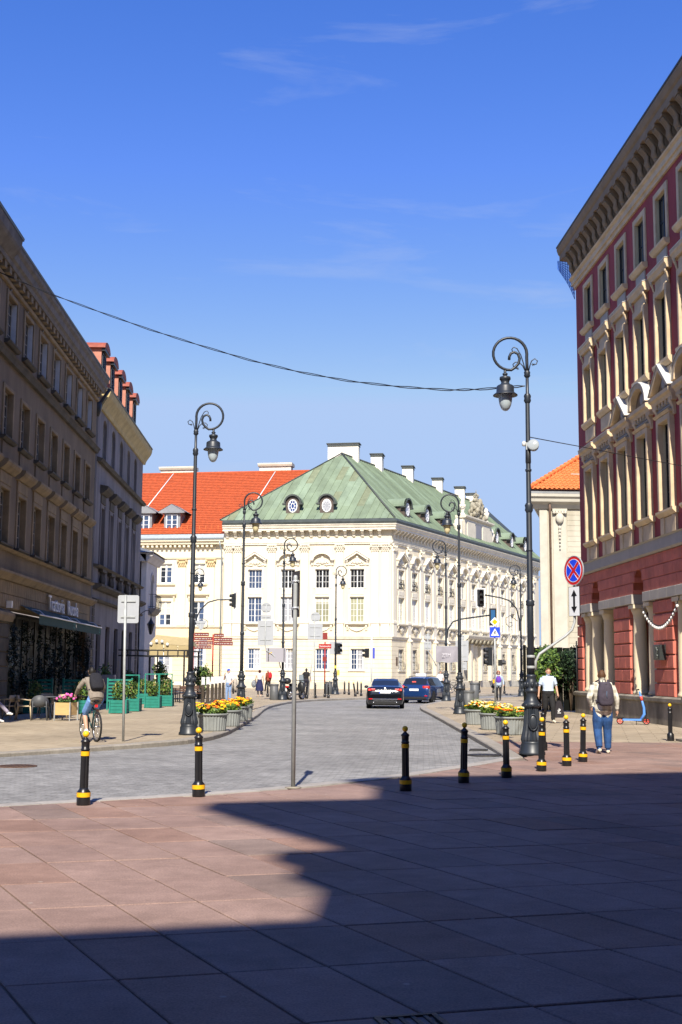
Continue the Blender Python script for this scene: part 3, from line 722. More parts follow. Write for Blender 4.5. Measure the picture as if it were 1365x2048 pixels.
def panel(poly, nrm, m, rib_a=None, rib_b=None, h=0.012):
    mb = MB(); k = len(poly); up = nrm * h
    mb.add([p + up for p in poly], [tuple(range(k))])
    if rib_a is not None:
        t = (rib_b - rib_a).normalized(); sd = nrm.cross(t) * 0.022; hh = nrm * 0.06
        mb.add([rib_a - sd, rib_a + sd, rib_b + sd, rib_b - sd, rib_a - sd + hh, rib_a + sd + hh, rib_b + sd + hh, rib_b - sd + hh], [(0, 4, 7, 3), (1, 2, 6, 5), (4, 5, 6, 7), (0, 1, 5, 4), (2, 3, 7, 6)])
    mb.build('panel', m, ro_, None)
crng = random.Random(5)
def hipf(s): return s / SCc if s < SCc else (Wd - s) / (Wd - SCc)
ns = 24
for i in range(ns):
    s0, s1 = Wd * i / ns, Wd * (i + 1) / ns; t = 0.0; f0, f1 = hipf(s0), hipf(s1); fm = max(f0, f1)
    apx = s0 < SCc < s1
    while t < fm:
        t2 = min(fm, t + crng.uniform(0.16, 0.42)); 
        if fm - t2 < 0.06: t2 = fm
        a, b = W3(E0 + dA * s0, EZ), W3(E0 + dA * s1, EZ)
        pl = [a + VV * min(t, f0), b + VV * min(t, f1), b + VV * min(t2, f1), a + VV * min(t2, f0)]
        pp = [pl[0]]
        for p in pl[1:]:
            if (p - pp[-1]).length > 0.02: pp.append(p)
        if (pp[0] - pp[-1]).length < 0.02: pp.pop()
        if len(pp) >= 3:
            m = crng.choices([M_copper, M_copper_l, M_copper_o], [5, 4, 0.6])[0]
            panel(pp, nrmF, m, pl[0], pl[3] if (pl[3] - pl[0]).length > 0.05 else None) if (pl[3] - pl[0]).length > 0.05 else panel(pp, nrmF, m)
        t = t2
nrmR = (re - e1).cross(ap - e1).normalized()
nst = 78; inV = W3(iN, 0) * ((W3(AP, 0) - W3(E1_, 0)).dot(W3(iN, 0))) + Vector((0, 0, RZ - EZ)); s_ap = (AP - E1_).dot(dB)
for i in range(nst):
    s0, s1 = 47.0 * i / nst, 47.0 * (i + 1) / nst
    f0, f1 = min(1, s0 / s_ap), min(1, s1 / s_ap); k0, k1 = min(1, (47 - s0) / 5), min(1, (47 - s1) / 5); f0 = min(f0, k0); f1 = min(f1, k1)
    a, b = e1 + W3(dB, 0) * s0, e1 + W3(dB, 0) * s1
    pl = [a, b, b + inV * f1, a + inV * f0]; pp = [p for j, p in enumerate(pl) if (p - pl[j - 1]).length > 0.02]
    if len(pp) >= 3: panel(pp, nrmR, crng.choices([M_copper, M_copper_l], [3, 1])[0], pl[0], pl[3] if f0 > 0.02 else pl[0] + inV * 0.02)
for a, b, r_ in ((e0, ap, 0.06), (e1, ap, 0.10), (ap, rr, 0.12)):
    MB().tube([a + Vector((0, 0, 0.05)), b + Vector((0, 0, 0.08))], r_, 8).build('ridge_cap', M_copper_d, ro_)
# ---- barrel dormers with oval windows
def dormer(M, glass):
    d = new('dormer', DFACE, pal, M)
    new('hood', DHOOD, d, I4); new('oval_frame', DOVAL, d, I4)
    new('oval_pane', DPANE if glass else DLOUV, d, I4)
n = 12; q = MB(); w_ = 0.66; oa = [(w_ * math.cos(PI * k / n), 1.55 + w_ * math.sin(PI * k / n)) for k in range(n + 1)]
q.poly([(-w_, -0.4), (w_, -0.4)] + oa, 0, 2.2); DFACE = q.mesh('dormer', M_brownm)
q = MB(); ra, rb = 0.70, 0.86
def arc(r, k): return (r * math.cos(PI * k / n), 1.55 + r * math.sin(PI * k / n))
for k in range(n):
    o1, o2, i1, i2 = arc(rb, k), arc(rb, k + 1), arc(ra, k), arc(ra, k + 1)
    q.add([(o1[0], -0.2, o1[1]), (o2[0], -0.2, o2[1]), (o2[0], 2.6, o2[1]), (o1[0], 2.6, o1[1])], [(0, 3, 2, 1)], 1, True)
    q.poly([i1, o1, o2, i2], -0.22, 0.0)
for sx in (-1, 1): q.box(min(sx * 0.66, sx * 1.0), max(sx * 0.66, sx * 1.0), -0.22, 0.3, 1.4, 1.55)
DHOOD = q.mesh('hood', [M_copper_d, M_copper_l])
def ell(rx, rz, k, m_=16): a = 2 * PI * k / m_; return (rx * math.cos(a), 1.28 + rz * math.sin(a))
q = MB()
for k in range(16): q.poly([ell(0.36, 0.53, k), ell(0.46, 0.64, k), ell(0.46, 0.64, k + 1), ell(0.36, 0.53, k + 1)], -0.05, 0.02)
for k in range(16): q.poly([ell(0.13, 0.22, k), ell(0.18, 0.28, k), ell(0.18, 0.28, k + 1), ell(0.13, 0.22, k + 1)], -0.035, 0.02)
for k in range(8):
    a = 2 * PI * k / 8; q.bar((0.16 * math.cos(a), -0.02, 1.28 + 0.26 * math.sin(a)), (0.38 * math.cos(a), -0.02, 1.28 + 0.56 * math.sin(a)), 0.045)
DOVAL = q.mesh('oval_frame', M_white)
q = MB(); q.poly([ell(0.38, 0.56, k) for k in range(16)], -0.012, 0.01); DPANE = q.mesh('oval_pane', glass_mat('glass_dormer', (0.03, 0.06, 0.22)))
q = MB(); q.poly([ell(0.40, 0.58, k) for k in range(16)], -0.015, 0.01)
for k in range(9): zz = 0.78 + k * 0.11; hw_ = 0.4 * math.sqrt(max(0.02, 1 - ((zz - 1.28) / 0.58) ** 2)); q.mould([(-0.012, zz), (-0.075, zz - 0.03), (-0.075, zz - 0.015), (-0.012, zz + 0.06)], -hw_, hw_)
DLOUV = q.mesh('oval_pane', mat('grey_louvre', (0.42, 0.43, 0.46), 0.6))
for i, x in enumerate((6.68, 9.98)): dormer(T(x, 0.15, 16.0), i == 0)
for x in (4.1, 9.1, 14.4, 30.4, 35.8, 41.0): dormer(MR @ T(x, 0.15, 16.0), True)
# ---- chimneys on the ridge
def chimney(x, y, w_, d_, z0, z1, rz, parent, Mp):
    q = MB(); q.box(-w_ / 2, w_ / 2, -d_ / 2, d_ / 2, z0, z1); c = q.build('chimney', M_chim, parent, Mp @ T(x, y, 0, rz))
    q = MB(); q.box(-w_ / 2 - 0.14, w_ / 2 + 0.14, -d_ / 2 - 0.14, d_ / 2 + 0.14, z1, z1 + 0.10); q.box(-w_ / 2 - 0.05, w_ / 2 + 0.05, -d_ / 2 - 0.05, d_ / 2 + 0.05, z1 - 0.25, z1 - 0.1)
    q.build('chimney_cap', M_copper_d, c, I4)
rzA = math.atan2(dA.y, dA.x); FAi = FA.inverted()
chimney(0.25, 122.6, 3.2, 1.0, 21.5, 24.95, rzA, pal, FAi)
for t_, hgt in ((8.6, 24.75), (17, 24.75), (26, 24.7), (33.5, 24.7), (37.5, 24.4)):
    p = AP + dB * t_; chimney(p.x, p.y, 1.2, 1.5, 22, hgt, rzA, pal, FAi)
# ---- attic over the middle of the long side, with its carved trophy
q = MB(); q.box(19.4, 28.2, 0.02, 1.0, 15.43, 18.3); q.bbox(20.2, 22.6, -0.07, 0.02, 16.2, 18.0, 0.03); q.bbox(25.0, 27.4, -0.07, 0.02, 16.2, 18.0, 0.03)
q.mould([(1.0, 18.3), (-0.16, 18.3), (-0.28, 18.45), (-0.28, 18.6), (1.0, 18.6)], 19.2, 28.4); q.mould([(0.03, 15.44), (-0.12, 15.44), (-0.12, 15.9), (0.03, 16.0)], 19.4, 28.2)
at = q.build('attic', M_cream2, pal, MR)
MB().box(22.9, 24.7, -0.05, 0.02, 16.4, 17.9).build('tablet', mat('slate_tablet', (0.22, 0.22, 0.24), 0.6), at, I4)
for sx, x0 in ((-1, 19.4), (1, 28.2)):
    q = MB(); q.poly([(x0, 15.44), (x0 + sx * 1.6, 15.44), (x0 + sx * 1.5, 16.0), (x0 + sx * 0.8, 16.3), (x0 + sx * 0.45, 17.0), (x0 + sx * 0.4, 17.9), (x0, 18.2)][::(1 if sx > 0 else -1)], 0.1, 0.8); q.build('volute', M_cream2, at, I4)
    q = MB(); cx_ = x0 + sx * 1.2; q.lathe([(0.3, 16.2), (0.3, 16.4), (0.14, 16.6), (0.34, 17.1), (0.42, 17.5), (0.24, 17.6), (0.3, 17.8), (0.1, 18.1)], 12, (cx_, 0.45)); q.build('vase', M_ivory, at, I4)
    q = MB(); cx_ = x0 + sx * -0.6; q.lathe([(0.3, 18.6), (0.3, 18.8), (0.12, 19.0), (0.3, 19.4), (0.38, 19.8), (0.2, 19.9), (0.26, 20.1), (0.08, 20.4)], 12, (cx_, 0.45)); q.build('vase', M_ivory, at, I4)
srng = random.Random(21); q = MB()
for _ in range(90):
    h = srng.random() ** 1.3; wd = (1 - h) ** 0.8 * 2.1 + 0.1; xx = 23.9 + srng.uniform(-wd, wd); zz = 18.6 + h * 2.3
    q.ball((xx, 0.3 + srng.uniform(-0.45, 0.35), zz), srng.uniform(0.16, 0.36), 8, 6, sc=(srng.uniform(0.6, 1.3), srng.uniform(0.6, 1.2), srng.uniform(0.7, 1.6)))
for _ in range(26):
    a = srng.uniform(-1.3, 1.3); l = srng.uniform(1.0, 2.0); z0 = srng.uniform(18.7, 19.6); x0 = 23.9 + srng.uniform(-0.9, 0.9); y0 = srng.uniform(-0.2, 0.5)
    q.tube([(x0, y0, z0), (x0 + math.sin(a) * l, y0 - 0.25, z0 + math.cos(a) * l * 0.8)], [0.1, 0.04], 6)
q.ball((23.9, 0.3, 20.6), 0.34, 10, 8, sc=(0.9, 0.9, 1.2)); q.ball((23.9, 0.3, 21.1), 0.24, 10, 8)
for k in range(8): a = k * PI / 4; q.tube([(23.9 + 0.26 * math.cos(a), 0.3 + 0.26 * math.sin(a), 21.1), (23.9 + 0.34 * math.cos(a), 0.3 + 0.34 * math.sin(a), 21.3), (23.9, 0.3, 21.6)], 0.05, 5)
q.tube([(23.9, 0.3, 21.5), (23.9, 0.3, 22.0)], [0.07, 0.02], 6)
q.build('sculpture', M_stone, at, I4)
# drainpipe at the junction with the yellow house
MB().tube([(-0.15, -0.12, 0), (-0.15, -0.12, 12.9), (-0.25, -0.3, 13.4), (-0.3, -0.5, 13.9)], 0.07, 8).build('drainpipe', M_gutter, pal, I4)
# ---------------------------------------------------------------- yellow house with red roof, left of the palace
M_yellow = mat('yellow_plaster', (0.73, 0.60, 0.39), 0.85, var=0.07, vscale=0.8, bump=0.08)
M_yellow2 = mat('pale_yellow_plaster', (0.74, 0.66, 0.495), 0.85, var=0.07, vscale=0.8, bump=0.08)
M_tile = mat('red_tile', (0.46, 0.09, 0.026), 0.75, var=0.25, vscale=3.0, rnd=0.12, bump=0.2, bscale=8)
M_tile2 = mat('orange_tile', (0.66, 0.17, 0.045), 0.7, var=0.18, vscale=3.0, rnd=0.12)
M_grey = mat('grey_sheet', (0.24, 0.245, 0.26), 0.55, var=0.25, vscale=2)
FY = frame2((-24.0, 118.0), (PL1 - PL0))
yel = empty('yellow_house'); yel.matrix_world = FY
tag(yel, 'yellow house with a long red tiled roof left of the cream palace', 'building')
LY = 12.95
ycols = [2.5, 6.0, 9.55 - 20]
ycols = [2.42, 5.98, 9.42]
def ywin(x): return x
hol = []
yw = 1.25; yx = [6.55 - 0.05, 9.85]      # window axes found from the photograph, plus one hidden on the left
yx = [3.0, 6.45, 9.78]
for x in yx: hol += [(x, x + yw, 10.0, 11.9), (x, x + yw, 5.9, 8.25), (x, x + yw, 1.4, 3.8)]
q = MB(); wall_grid(q, 0, LY, 0, 14.2, hol, 0.25, mi=0); q.build('wall', M_yellow2, yel)
for xa, xb in [(0, 3.0 - 0.25)] + [(yx[i] + yw + 0.25, yx[i + 1] - 0.25) for i in range(2)] + [(yx[2] + yw + 0.25, LY)]:
    z = 0.6
    while z < 4.5: MB().bbox(xa, xb, -0.03, 0.02, z + 0.01, z + 0.48, 0.012).build('course', M_yellow, yel); z += 0.5
MB().mould([(0.02, 4.6), (-0.1, 4.6), (-0.14, 4.72), (0.02, 4.75)], 0, LY).build('string_course', M_yellow, yel)
MB().bbox(0, LY, -0.04, 0.02, 4.76, 5.7, 0.02).build('band', M_yellow, yel)
MB().mould([(0.02, 5.7), (-0.12, 5.7), (-0.18, 5.8), (-0.18, 5.86), (0.02, 5.88)], 0, LY).build('string_course', M_yellow2, yel)
MB().mould([(0.02, 12.4), (-0.10, 12.4), (-0.14, 12.55), (-0.10, 12.7), (0.02, 12.72)], 0, LY).build('architrave', M_yellow2, yel)
MB().mould([(0.02, 13.76), (-0.5, 13.76), (-0.55, 13.95), (-0.7, 14.05), (-0.7, 14.18), (0.4, 14.18)], 0, LY).build('cornice', M_yellow2, yel)
MB().mould([(0.4, 14.184), (-0.74, 14.184), (-0.78, 14.35), (-0.62, 14.72), (-0.4, 14.78), (0.4, 14.80)], 0, LY + 0.1).build('gutter', M_gutter, yel)
dme = MB().box(-0.11, 0.11, -0.42, 0.02, 13.50, 13.74).mesh('dentil', M_yellow2)
for i in range(26): new('dentil', dme, yel, T(0.22 + i * 0.46))
yrng = random.Random(4)
for x in yx:
    for (z0, hh, nz_, gm) in ((10.0, 1.9, 3, [M_gdark, M_gblue]), (5.9, 2.35, 4, [M_gdark, M_gblue]), (1.4, 2.4, 4, [M_gblue, M_gcurt])):
        WCACHE.clear(); window(yel, T(x, 0.12, z0), yw, hh, 1, nz_, M_white, gm, yrng, mull=0.16, fr=0.1, blinds=0.35)
    q = MB(); q.mould([(0.02, 9.8), (-0.14, 9.8), (-0.2, 9.9), (0.02, 9.94)], x - 0.35, x + yw + 0.35); q.build('sill', M_yellow2, yel)
    q = MB(); q.mould([(0.02, 8.72), (-0.12, 8.72), (-0.3, 8.86), (-0.34, 8.98), (0.02, 9.02)], x - 0.5, x + yw + 0.5)
    for sx in (x - 0.28, x + yw + 0.28): q.mould([(0.02, 8.3), (-0.06, 8.3), (-0.2, 8.6), (-0.22, 8.72), (0.02, 8.72)], sx - 0.09, sx + 0.09)
    q.build('window_hood', M_yellow2, yel)
    for z0, z1 in ((10.0, 11.9), (5.9, 8.25)):
        q = MB(); q.bbox(x - 0.2, x - 0.003, -0.05, 0.02, z0, z1 + 0.18, 0.01); q.bbox(x + yw + 0.003, x + yw + 0.2, -0.05, 0.02, z0, z1 + 0.18, 0.01); q.bbox(x - 0.002, x + yw + 0.002, -0.05, 0.02, z1 + 0.003, z1 + 0.18, 0.01); q.build('window_surround', M_yellow2, yel)
for x in (8.72, 11.6, 5.2):
    q = MB(); q.bbox(x - 0.38, x + 0.38, -0.12, 0.02, 6.1, 11.55, 0.02); q.mould([(0.02, 5.89), (-0.18, 5.89), (-0.18, 6.05), (-0.13, 6.12), (0.02, 6.12)], x - 0.45, x + 0.45); p = q.build('pilaster', M_yellow2, yel)
    q = MB(); q.box(x - 0.4, x + 0.4, -0.14, 0.02, 11.55, 12.3); q.mould([(0.02, 12.28), (-0.24, 12.28), (-0.26, 12.4), (0.02, 12.4)], x - 0.52, x + 0.52)
    for k in range(4): q.ball((x - 0.33 + k * 0.22, -0.17, 11.75), 0.09, 7, 5, sc=(1, 0.8, 1.5))
    for k in range(3): q.ball((x - 0.22 + k * 0.22, -0.2, 11.98), 0.09, 7, 5, sc=(1, 0.8, 1.4))
    for sx in (-1, 1): q.ball((x + sx * 0.42, -0.18, 12.14), 0.12, 8, 6)
    q.build('capital', mat('capital_stone', (0.62, 0.48, 0.27), 0.9, var=0.3, vscale=6), p)
# roof: courses of tiles, each its own strip of overlapping tile rows
RY0, RZ0, RY1, RZ1 = -0.55, 14.75, 9.2, 22.3
rfl = MB().quad((-3, RY0, RZ0), (LY + 10, RY0, RZ0), (LY + 10, RY1, RZ1), (-3, RY1, RZ1)).quad((-3, RY1, RZ1), (LY + 10, RY1, RZ1), (LY + 10, RY1 * 2, RZ0), (-3, RY1 * 2, RZ0)).build('roof', M_tile, yel)
nr = 36; sl = Vector((0, RY1 - RY0, RZ1 - RZ0)); nn = Vector((0, -sl.z, sl.y)).normalized()
q = MB()
for i in range(nr):
    a = Vector((0, RY0, RZ0)) + sl * (i / nr); b = Vector((0, RY0, RZ0)) + sl * ((i + 1.05) / nr)
    x0 = -3.0 if True else 0
    nx = 100; wv = 25.0 / nx; vs = []; fs = []
    for j in range(nx + 1):
        x = x0 + j * wv; wz = 0.028 * math.sin(j * PI)
        bump_ = 0.02 * (1 if j % 2 else 0)
        for base, h in ((a, 0.075), (b, 0.02)): p = base + nn * (h + bump_); vs.append((x, p.y, p.z))
        p = a + nn * 0.0; vs.append((x, p.y, p.z))
    for j in range(nx): o = j * 3; fs += [(o, o + 3, o + 4, o + 1), (o + 2, o + 5, o + 3, o)]
    q.add(vs, fs)
tag(q.build('tiles', M_tile, rfl, I4), kind='stuff')
MB().tube([(-3, RY1, RZ1 + 0.05), (LY + 10, RY1, RZ1 + 0.05)], 0.16, 8).build('ridge_tiles', M_tile, rfl, I4)
for xa in (3.4, 14.5): MB().tube([(xa, RY0 + 2.0, RZ0 + 1.65), (xa + 1.3, RY1, RZ1 + 0.15)], 0.05, 6).build('lightning_wire', M_white, rfl, I4)
for k in range(9):   # snow guards along the eave
    MB().box(7.2 + k * 0.62, 7.26 + k * 0.62, 0.12, 0.18, 15.2, 15.62).build('snow_guard', M_tile2, rfl, I4)
for (xa, xb, yy, z0, z1) in ((2.9, 6.6, 10.2, 20.5, 22.95), (13.9, 17.3, 9.8, 20.8, 23.05)):
    q = MB(); q.box(xa, xb, yy, yy + 1, z0, z1); c = q.build('chimney', M_chim, yel); q = MB(); q.mould([(-0.15, z1), (-0.25, z1 + 0.2), (-0.25, z1 + 0.35), (1.2, z1 + 0.35), (1.2, z1)], xa - 0.15, xb + 0.15); q.build('chimney_cap', M_cream2, c, T(0, yy, 0))
for x in (4.55, 7.45):
    q = MB(); q.box(-0.62, 0.62, 0, 2.3, 0, 1.55); d = q.build('dormer', M_grey, yel, T(x, 0.35, 14.95, 0, 1.32))
    q = MB(); q.poly([(-1.0, 1.5), (1.0, 1.5), (1.0, 1.62), (0, 2.18), (-1.0, 1.62)], -0.25, 0.0); q.add([(-1.05, -0.28, 1.6), (0, -0.28, 2.2), (0, 3.0, 2.2), (-1.05, 2.2, 1.6), (1.05, -0.28, 1.6), (1.05, 2.2, 1.6)], [(0, 1, 2, 3), (1, 4, 5, 2)]); q.build('gable', M_grey, d, I4)
    WCACHE.clear(); window(d, T(-0.45, -0.06, 0.25), 0.9, 1.15, 1, 3, M_white, [M_gblue], yrng)
    q = MB(); q.add([(0.62, -0.02, 0.0), (1.15, -0.3, 0.05), (1.15, 0.2, 0.55), (0.62, 1.9, 1.55)], [(0, 1, 2, 3)]); q.add([(-0.62, -0.02, 0.0), (-1.15, -0.3, 0.05), (-1.15, 0.2, 0.55), (-0.62, 1.9, 1.55)], [(3, 2, 1, 0)]); q.build('flashing', M_gutter, d, I4)
tag(yel, None)

# ---------------------------------------------------------------- terraces on the shaded left side
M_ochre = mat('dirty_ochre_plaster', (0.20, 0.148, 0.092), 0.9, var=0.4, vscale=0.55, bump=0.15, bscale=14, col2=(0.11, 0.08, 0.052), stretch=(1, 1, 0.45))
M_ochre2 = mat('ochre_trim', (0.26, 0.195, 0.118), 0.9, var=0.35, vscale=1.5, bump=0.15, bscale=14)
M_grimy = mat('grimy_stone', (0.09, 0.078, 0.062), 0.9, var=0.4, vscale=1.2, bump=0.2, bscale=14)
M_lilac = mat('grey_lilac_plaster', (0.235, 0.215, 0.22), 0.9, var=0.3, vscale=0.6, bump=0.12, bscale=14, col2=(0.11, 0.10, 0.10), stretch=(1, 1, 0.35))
M_wood = mat('window_paint_cream', (0.30, 0.275, 0.23), 0.6, var=0.2)
M_corn = mat('cornice_yellow', (0.48, 0.38, 0.18), 0.85, var=0.25, vscale=2)
M_glass_s = glass_mat('glass_shade', (0.03, 0.032, 0.035), 0.06)
M_blueb = mat('blue_reveal', (0.26, 0.28, 0.33), 0.8, var=0.1)
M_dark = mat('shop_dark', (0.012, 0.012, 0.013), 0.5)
DL = Vector((-0.03, 1.0)).normalized()
def left_origin(s, out=0.0):
    p = Vector((-12.27, 61.5)) + DL * s + Vector((DL.y, -DL.x)) * out
    return p
FL1 = frame2(left_origin(-36), DL)
b1 = empty('ochre_terrace'); b1.matrix_world = FL1
tag(b1, 'grimy ochre four-storey house in shade on the left, restaurant on its ground floor', 'building')
L1 = 33.0; W1c = [36 - 5.72 - 2.57 * i for i in range(11)]; ww = 1.35
hol = []
for x in W1c: hol += [(x, x + ww, 12.95, 14.6), (x + 0.05, x + ww - 0.05, 9.6, 11.3), (x + 0.05, x + ww - 0.05, 5.95, 7.85)]
shop = (36 - 18.9, 36 - 4.0, 0.0, 3.75); hol.append(shop); hol.append((8.0, 15.0, 0.0, 3.4))
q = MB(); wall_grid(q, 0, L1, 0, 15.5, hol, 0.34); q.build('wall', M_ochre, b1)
M_wrev = mat('whitewashed_reveal', (0.62, 0.63, 0.66), 0.85, var=0.12, vscale=2)
for x in W1c:
    for z0, z1, dx, m_ in ((12.95, 14.6, 0.0, M_wrev), (9.6, 11.3, 0.05, M_ochre2), (5.95, 7.85, 0.05, M_ochre2)): MB().box(x + ww - dx - 0.012, x + ww - dx - 0.002, 0.0, 0.26, z0 + 0.004, z1 - 0.004).build('reveal', m_, b1)
brng = random.Random(9)
for x in W1c:
    for j, (z0, z1, dx) in enumerate(((12.95, 14.6, 0.0), (9.6, 11.3, 0.05), (5.95, 7.85, 0.05))):
        WCACHE.clear(); window(b1, T(x + dx, 0.17, z0), ww - 2 * dx, z1 - z0, 2, 4, M_wood, [M_glass_s], brng)
        q = MB(); q.bbox(x + dx - 0.16, x + dx - 0.003, -0.05, 0.02, z0, z1 + 0.14, 0.015); q.bbox(x + ww - dx + 0.003, x + ww - dx + 0.16, -0.05, 0.02, z0, z1 + 0.14, 0.015); q.bbox(x + dx - 0.002, x + ww - dx + 0.002, -0.05, 0.02, z1 + 0.003, z1 + 0.14, 0.015); q.build('window_surround', M_ochre2, b1)
        q = MB(); q.mould([(0.02, z0 - 0.14), (-0.1, z0 - 0.14), (-0.2, z0 - 0.06), (-0.2, z0 - 0.005), (0.02, z0 - 0.002)], x - 0.2, x + ww + 0.2); q.build('sill', M_grimy, b1)
    q = MB(); q.mould([(0.02, 8.42), (-0.12, 8.42), (-0.3, 8.56), (-0.36, 8.66), (-0.36, 8.74), (0.02, 8.8)], x - 0.32, x + ww + 0.32); q.bbox(x - 0.12, x + ww + 0.12, -0.06, 0.02, 8.0, 8.41, 0.02); q.build('window_hood', M_ochre2, b1)
    q = MB(); q.bbox(x + 0.02, x + ww - 0.02, -0.05, 0.02, 8.82, 9.42, 0.02); q.build('apron', M_ochre, b1)
    q = MB(); q.box(x + 0.28, x + 0.34, -0.06, 0.02, 14.77, 14.84); q.build('vent', M_wood, b1)
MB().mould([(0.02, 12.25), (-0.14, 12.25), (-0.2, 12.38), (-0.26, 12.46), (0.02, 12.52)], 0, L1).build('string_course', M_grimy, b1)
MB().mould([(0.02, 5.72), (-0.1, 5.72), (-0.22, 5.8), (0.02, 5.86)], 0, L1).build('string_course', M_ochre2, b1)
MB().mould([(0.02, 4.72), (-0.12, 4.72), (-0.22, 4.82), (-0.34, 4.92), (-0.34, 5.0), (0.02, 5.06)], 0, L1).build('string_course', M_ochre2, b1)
MB().mould([(0.02, 14.86), (-0.1, 14.86), (-0.14, 14.96), (0.02, 14.98)], 0, L1).build('architrave', M_ochre2, b1)
M_cg = mat('cornice_grey', (0.17, 0.15, 0.13), 0.85, var=0.4, vscale=2.2)
MB().mould([(0.02, 15.3), (-0.30, 15.3), (-0.33, 15.45), (-0.42, 15.52), (-0.45, 15.75), (-0.54, 15.85), (-0.56, 16.0), (0.4, 16.0)], 0, L1 + 0.12).build('cornice', M_cg, b1)
MB().mould([(0.4, 16.004), (-0.58, 16.004), (-0.60, 16.08), (-0.55, 16.1), (0.4, 16.4)], 0, L1 + 0.13).build('roof_edge', M_black, b1)
MB().mould([(0.02, 15.46), (-0.36, 15.46), (-0.60, 15.7), (-0.66, 15.8), (-0.70, 16.12), (0.4, 16.12)], 0, 36 - 22.2).build('cornice', M_cg, b1)
MB().mould([(0.4, 16.124), (-0.72, 16.124), (-0.74, 16.22), (0.4, 16.5)], 0, 36 - 22.1).build('roof_edge', M_black, b1)
dme = MB().box(-0.16, 0.16, -0.26, 0.02, 15.06, 15.29).mesh('modillion', M_ochre2)
for i in range(42): new('modillion', dme, b1, T(32.6 - i * 0.66))
# striped ground floor stones over the shop, and the pier on the left
for k in range(58):
    xx = 15.2 + k * 0.30
    if xx < L1 - 0.1: MB().bbox(xx, xx + 0.285, -0.04, 0.02, 3.78, 4.24, 0.012).build('stone', M_ochre2, b1); MB().bbox(xx, xx + 0.285, -0.04, 0.02, 4.26, 4.71, 0.012).build('stone', M_ochre2, b1)
for zz in range(7):
    MB().bbox(15.1, 16.95, -0.05, 0.02, 0.25 + zz * 0.5, 0.72 + zz * 0.5, 0.02).build('stone', M_grimy, b1)
    MB().bbox(32.1, 32.95, -0.05, 0.02, 0.25 + zz * 0.5, 0.72 + zz * 0.5, 0.02).build('stone', M_grimy, b1)
MB().mould([(0.02, 3.3), (-0.12, 3.3), (-0.2, 3.5), (-0.2, 3.6), (0.02, 3.7)], 14.9, 17.1).build('capital', M_ochre2, b1)
# shop front: dark glazing between mullions
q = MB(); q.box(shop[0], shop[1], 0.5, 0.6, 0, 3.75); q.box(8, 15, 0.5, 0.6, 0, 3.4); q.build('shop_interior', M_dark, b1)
for k in range(7):
    xa = shop[0] + 0.1 + k * 2.1; f, panes = window_meshes(2.0, 3.5, 1, 1, fr=0.09, mull=0.07); o = f.build('shop_window', mat('shop_frame', (0.035, 0.03, 0.025), 0.5), b1, T(xa, 0.26, 0.1))
    for (a, b, c, e) in panes: MB().quad((a, 0.03, c), (b, 0.03, c), (b, 0.03, e), (a, 0.03, e)).build('pane', mat('shop_glass', (0.008, 0.009, 0.010), 0.45, spec=0.12), o, I4)
# white lettering over the awning
def text(name, body, size, m, parent, M, ext=0.01, align='CENTER', shear=0.0):
    cu = bpy.data.curves.new(name, 'FONT'); cu.body = body; cu.size = size; cu.extrude = ext; cu.align_x = align; cu.align_y = 'CENTER'; cu.shear = shear
    cu.materials.append(m); cu.resolution_u = 3
    o = bpy.data.objects.new(name, cu); COL.objects.link(o)
    bpy.context.view_layer.update()
    me = bpy.data.meshes.new_from_object(o.evaluated_get(bpy.context.evaluated_depsgraph_get())); bpy.data.objects.remove(o)
    return new(name, me, parent, M)
RX = Matrix.Rotation(PI / 2, 4, 'X')
M_letter = mat('letter_white', (0.62, 0.63, 0.68), 0.5)
sg = empty('restaurant_sign', (0, 0, 0), 0, 'white lettering of the restaurant above the green awning', 'sign'); sg.matrix_world = FL1
for wd, xx in (('Trattoria', 36 - 11.6), ('Rucola', 36 - 8.05)): text('lettering', wd, 0.88, M_letter, sg, T(xx, -0.14, 4.28) @ RX, 0.03)
# awnings
M_awn = mat('awning_green', (0.004, 0.045, 0.04), 0.8, var=0.2, vscale=3); M_pipe = mat('pipe_white', (0.7, 0.7, 0.7), 0.4)
for k, (xa, xb) in enumerate(((36 - 17.6, 36 - 10.4), (36 - 10.3, 36 - 4.1))):
    aw = empty('awning', (0, 0, 0), 0, ['green half-open awning at the left end of the restaurant front', 'green half-open awning right of its twin, under the white lettering'][k], 'awning', 'awnings of the restaurant'); aw.matrix_world = FL1
    q = MB(); n = 18
    vs = []; fs = []
    for i in range(n + 1):
        x = xa + (xb - xa) * i / n; sg_ = -0.12 * math.sin(PI * i / n) * 0
        vs += [(x, -0.05, 3.98), (x, -0.75, 3.62), (x, -0.76, 3.30 - 0.03 * (i % 2))]
    for i in range(n): o = i * 3; fs += [(o, o + 1, o + 4, o + 3), (o + 1, o + 2, o + 5, o + 4)]
    q.add(vs, fs); q.build('canopy', M_awn, aw, I4)
    MB().tube([(xa, -0.78, 3.63), (xb, -0.78, 3.63)], 0.03, 6).build('front_rail', M_pipe, aw, I4)
    for x in (xa + 0.9, xb - 0.9): MB().tube([(x, 0.0, 3.9), (x + 0.3, -0.5, 3.82), (x, -0.74, 3.66)], 0.025, 6).build('folding_arm', M_pipe, aw, I4)
    text('print', 'Trattoria\nRucola', 0.13, mat('print_green', (0.05, 0.3, 0.26)), aw, T(xb - 0.55, -0.785, 3.47) @ RX, 0.0)
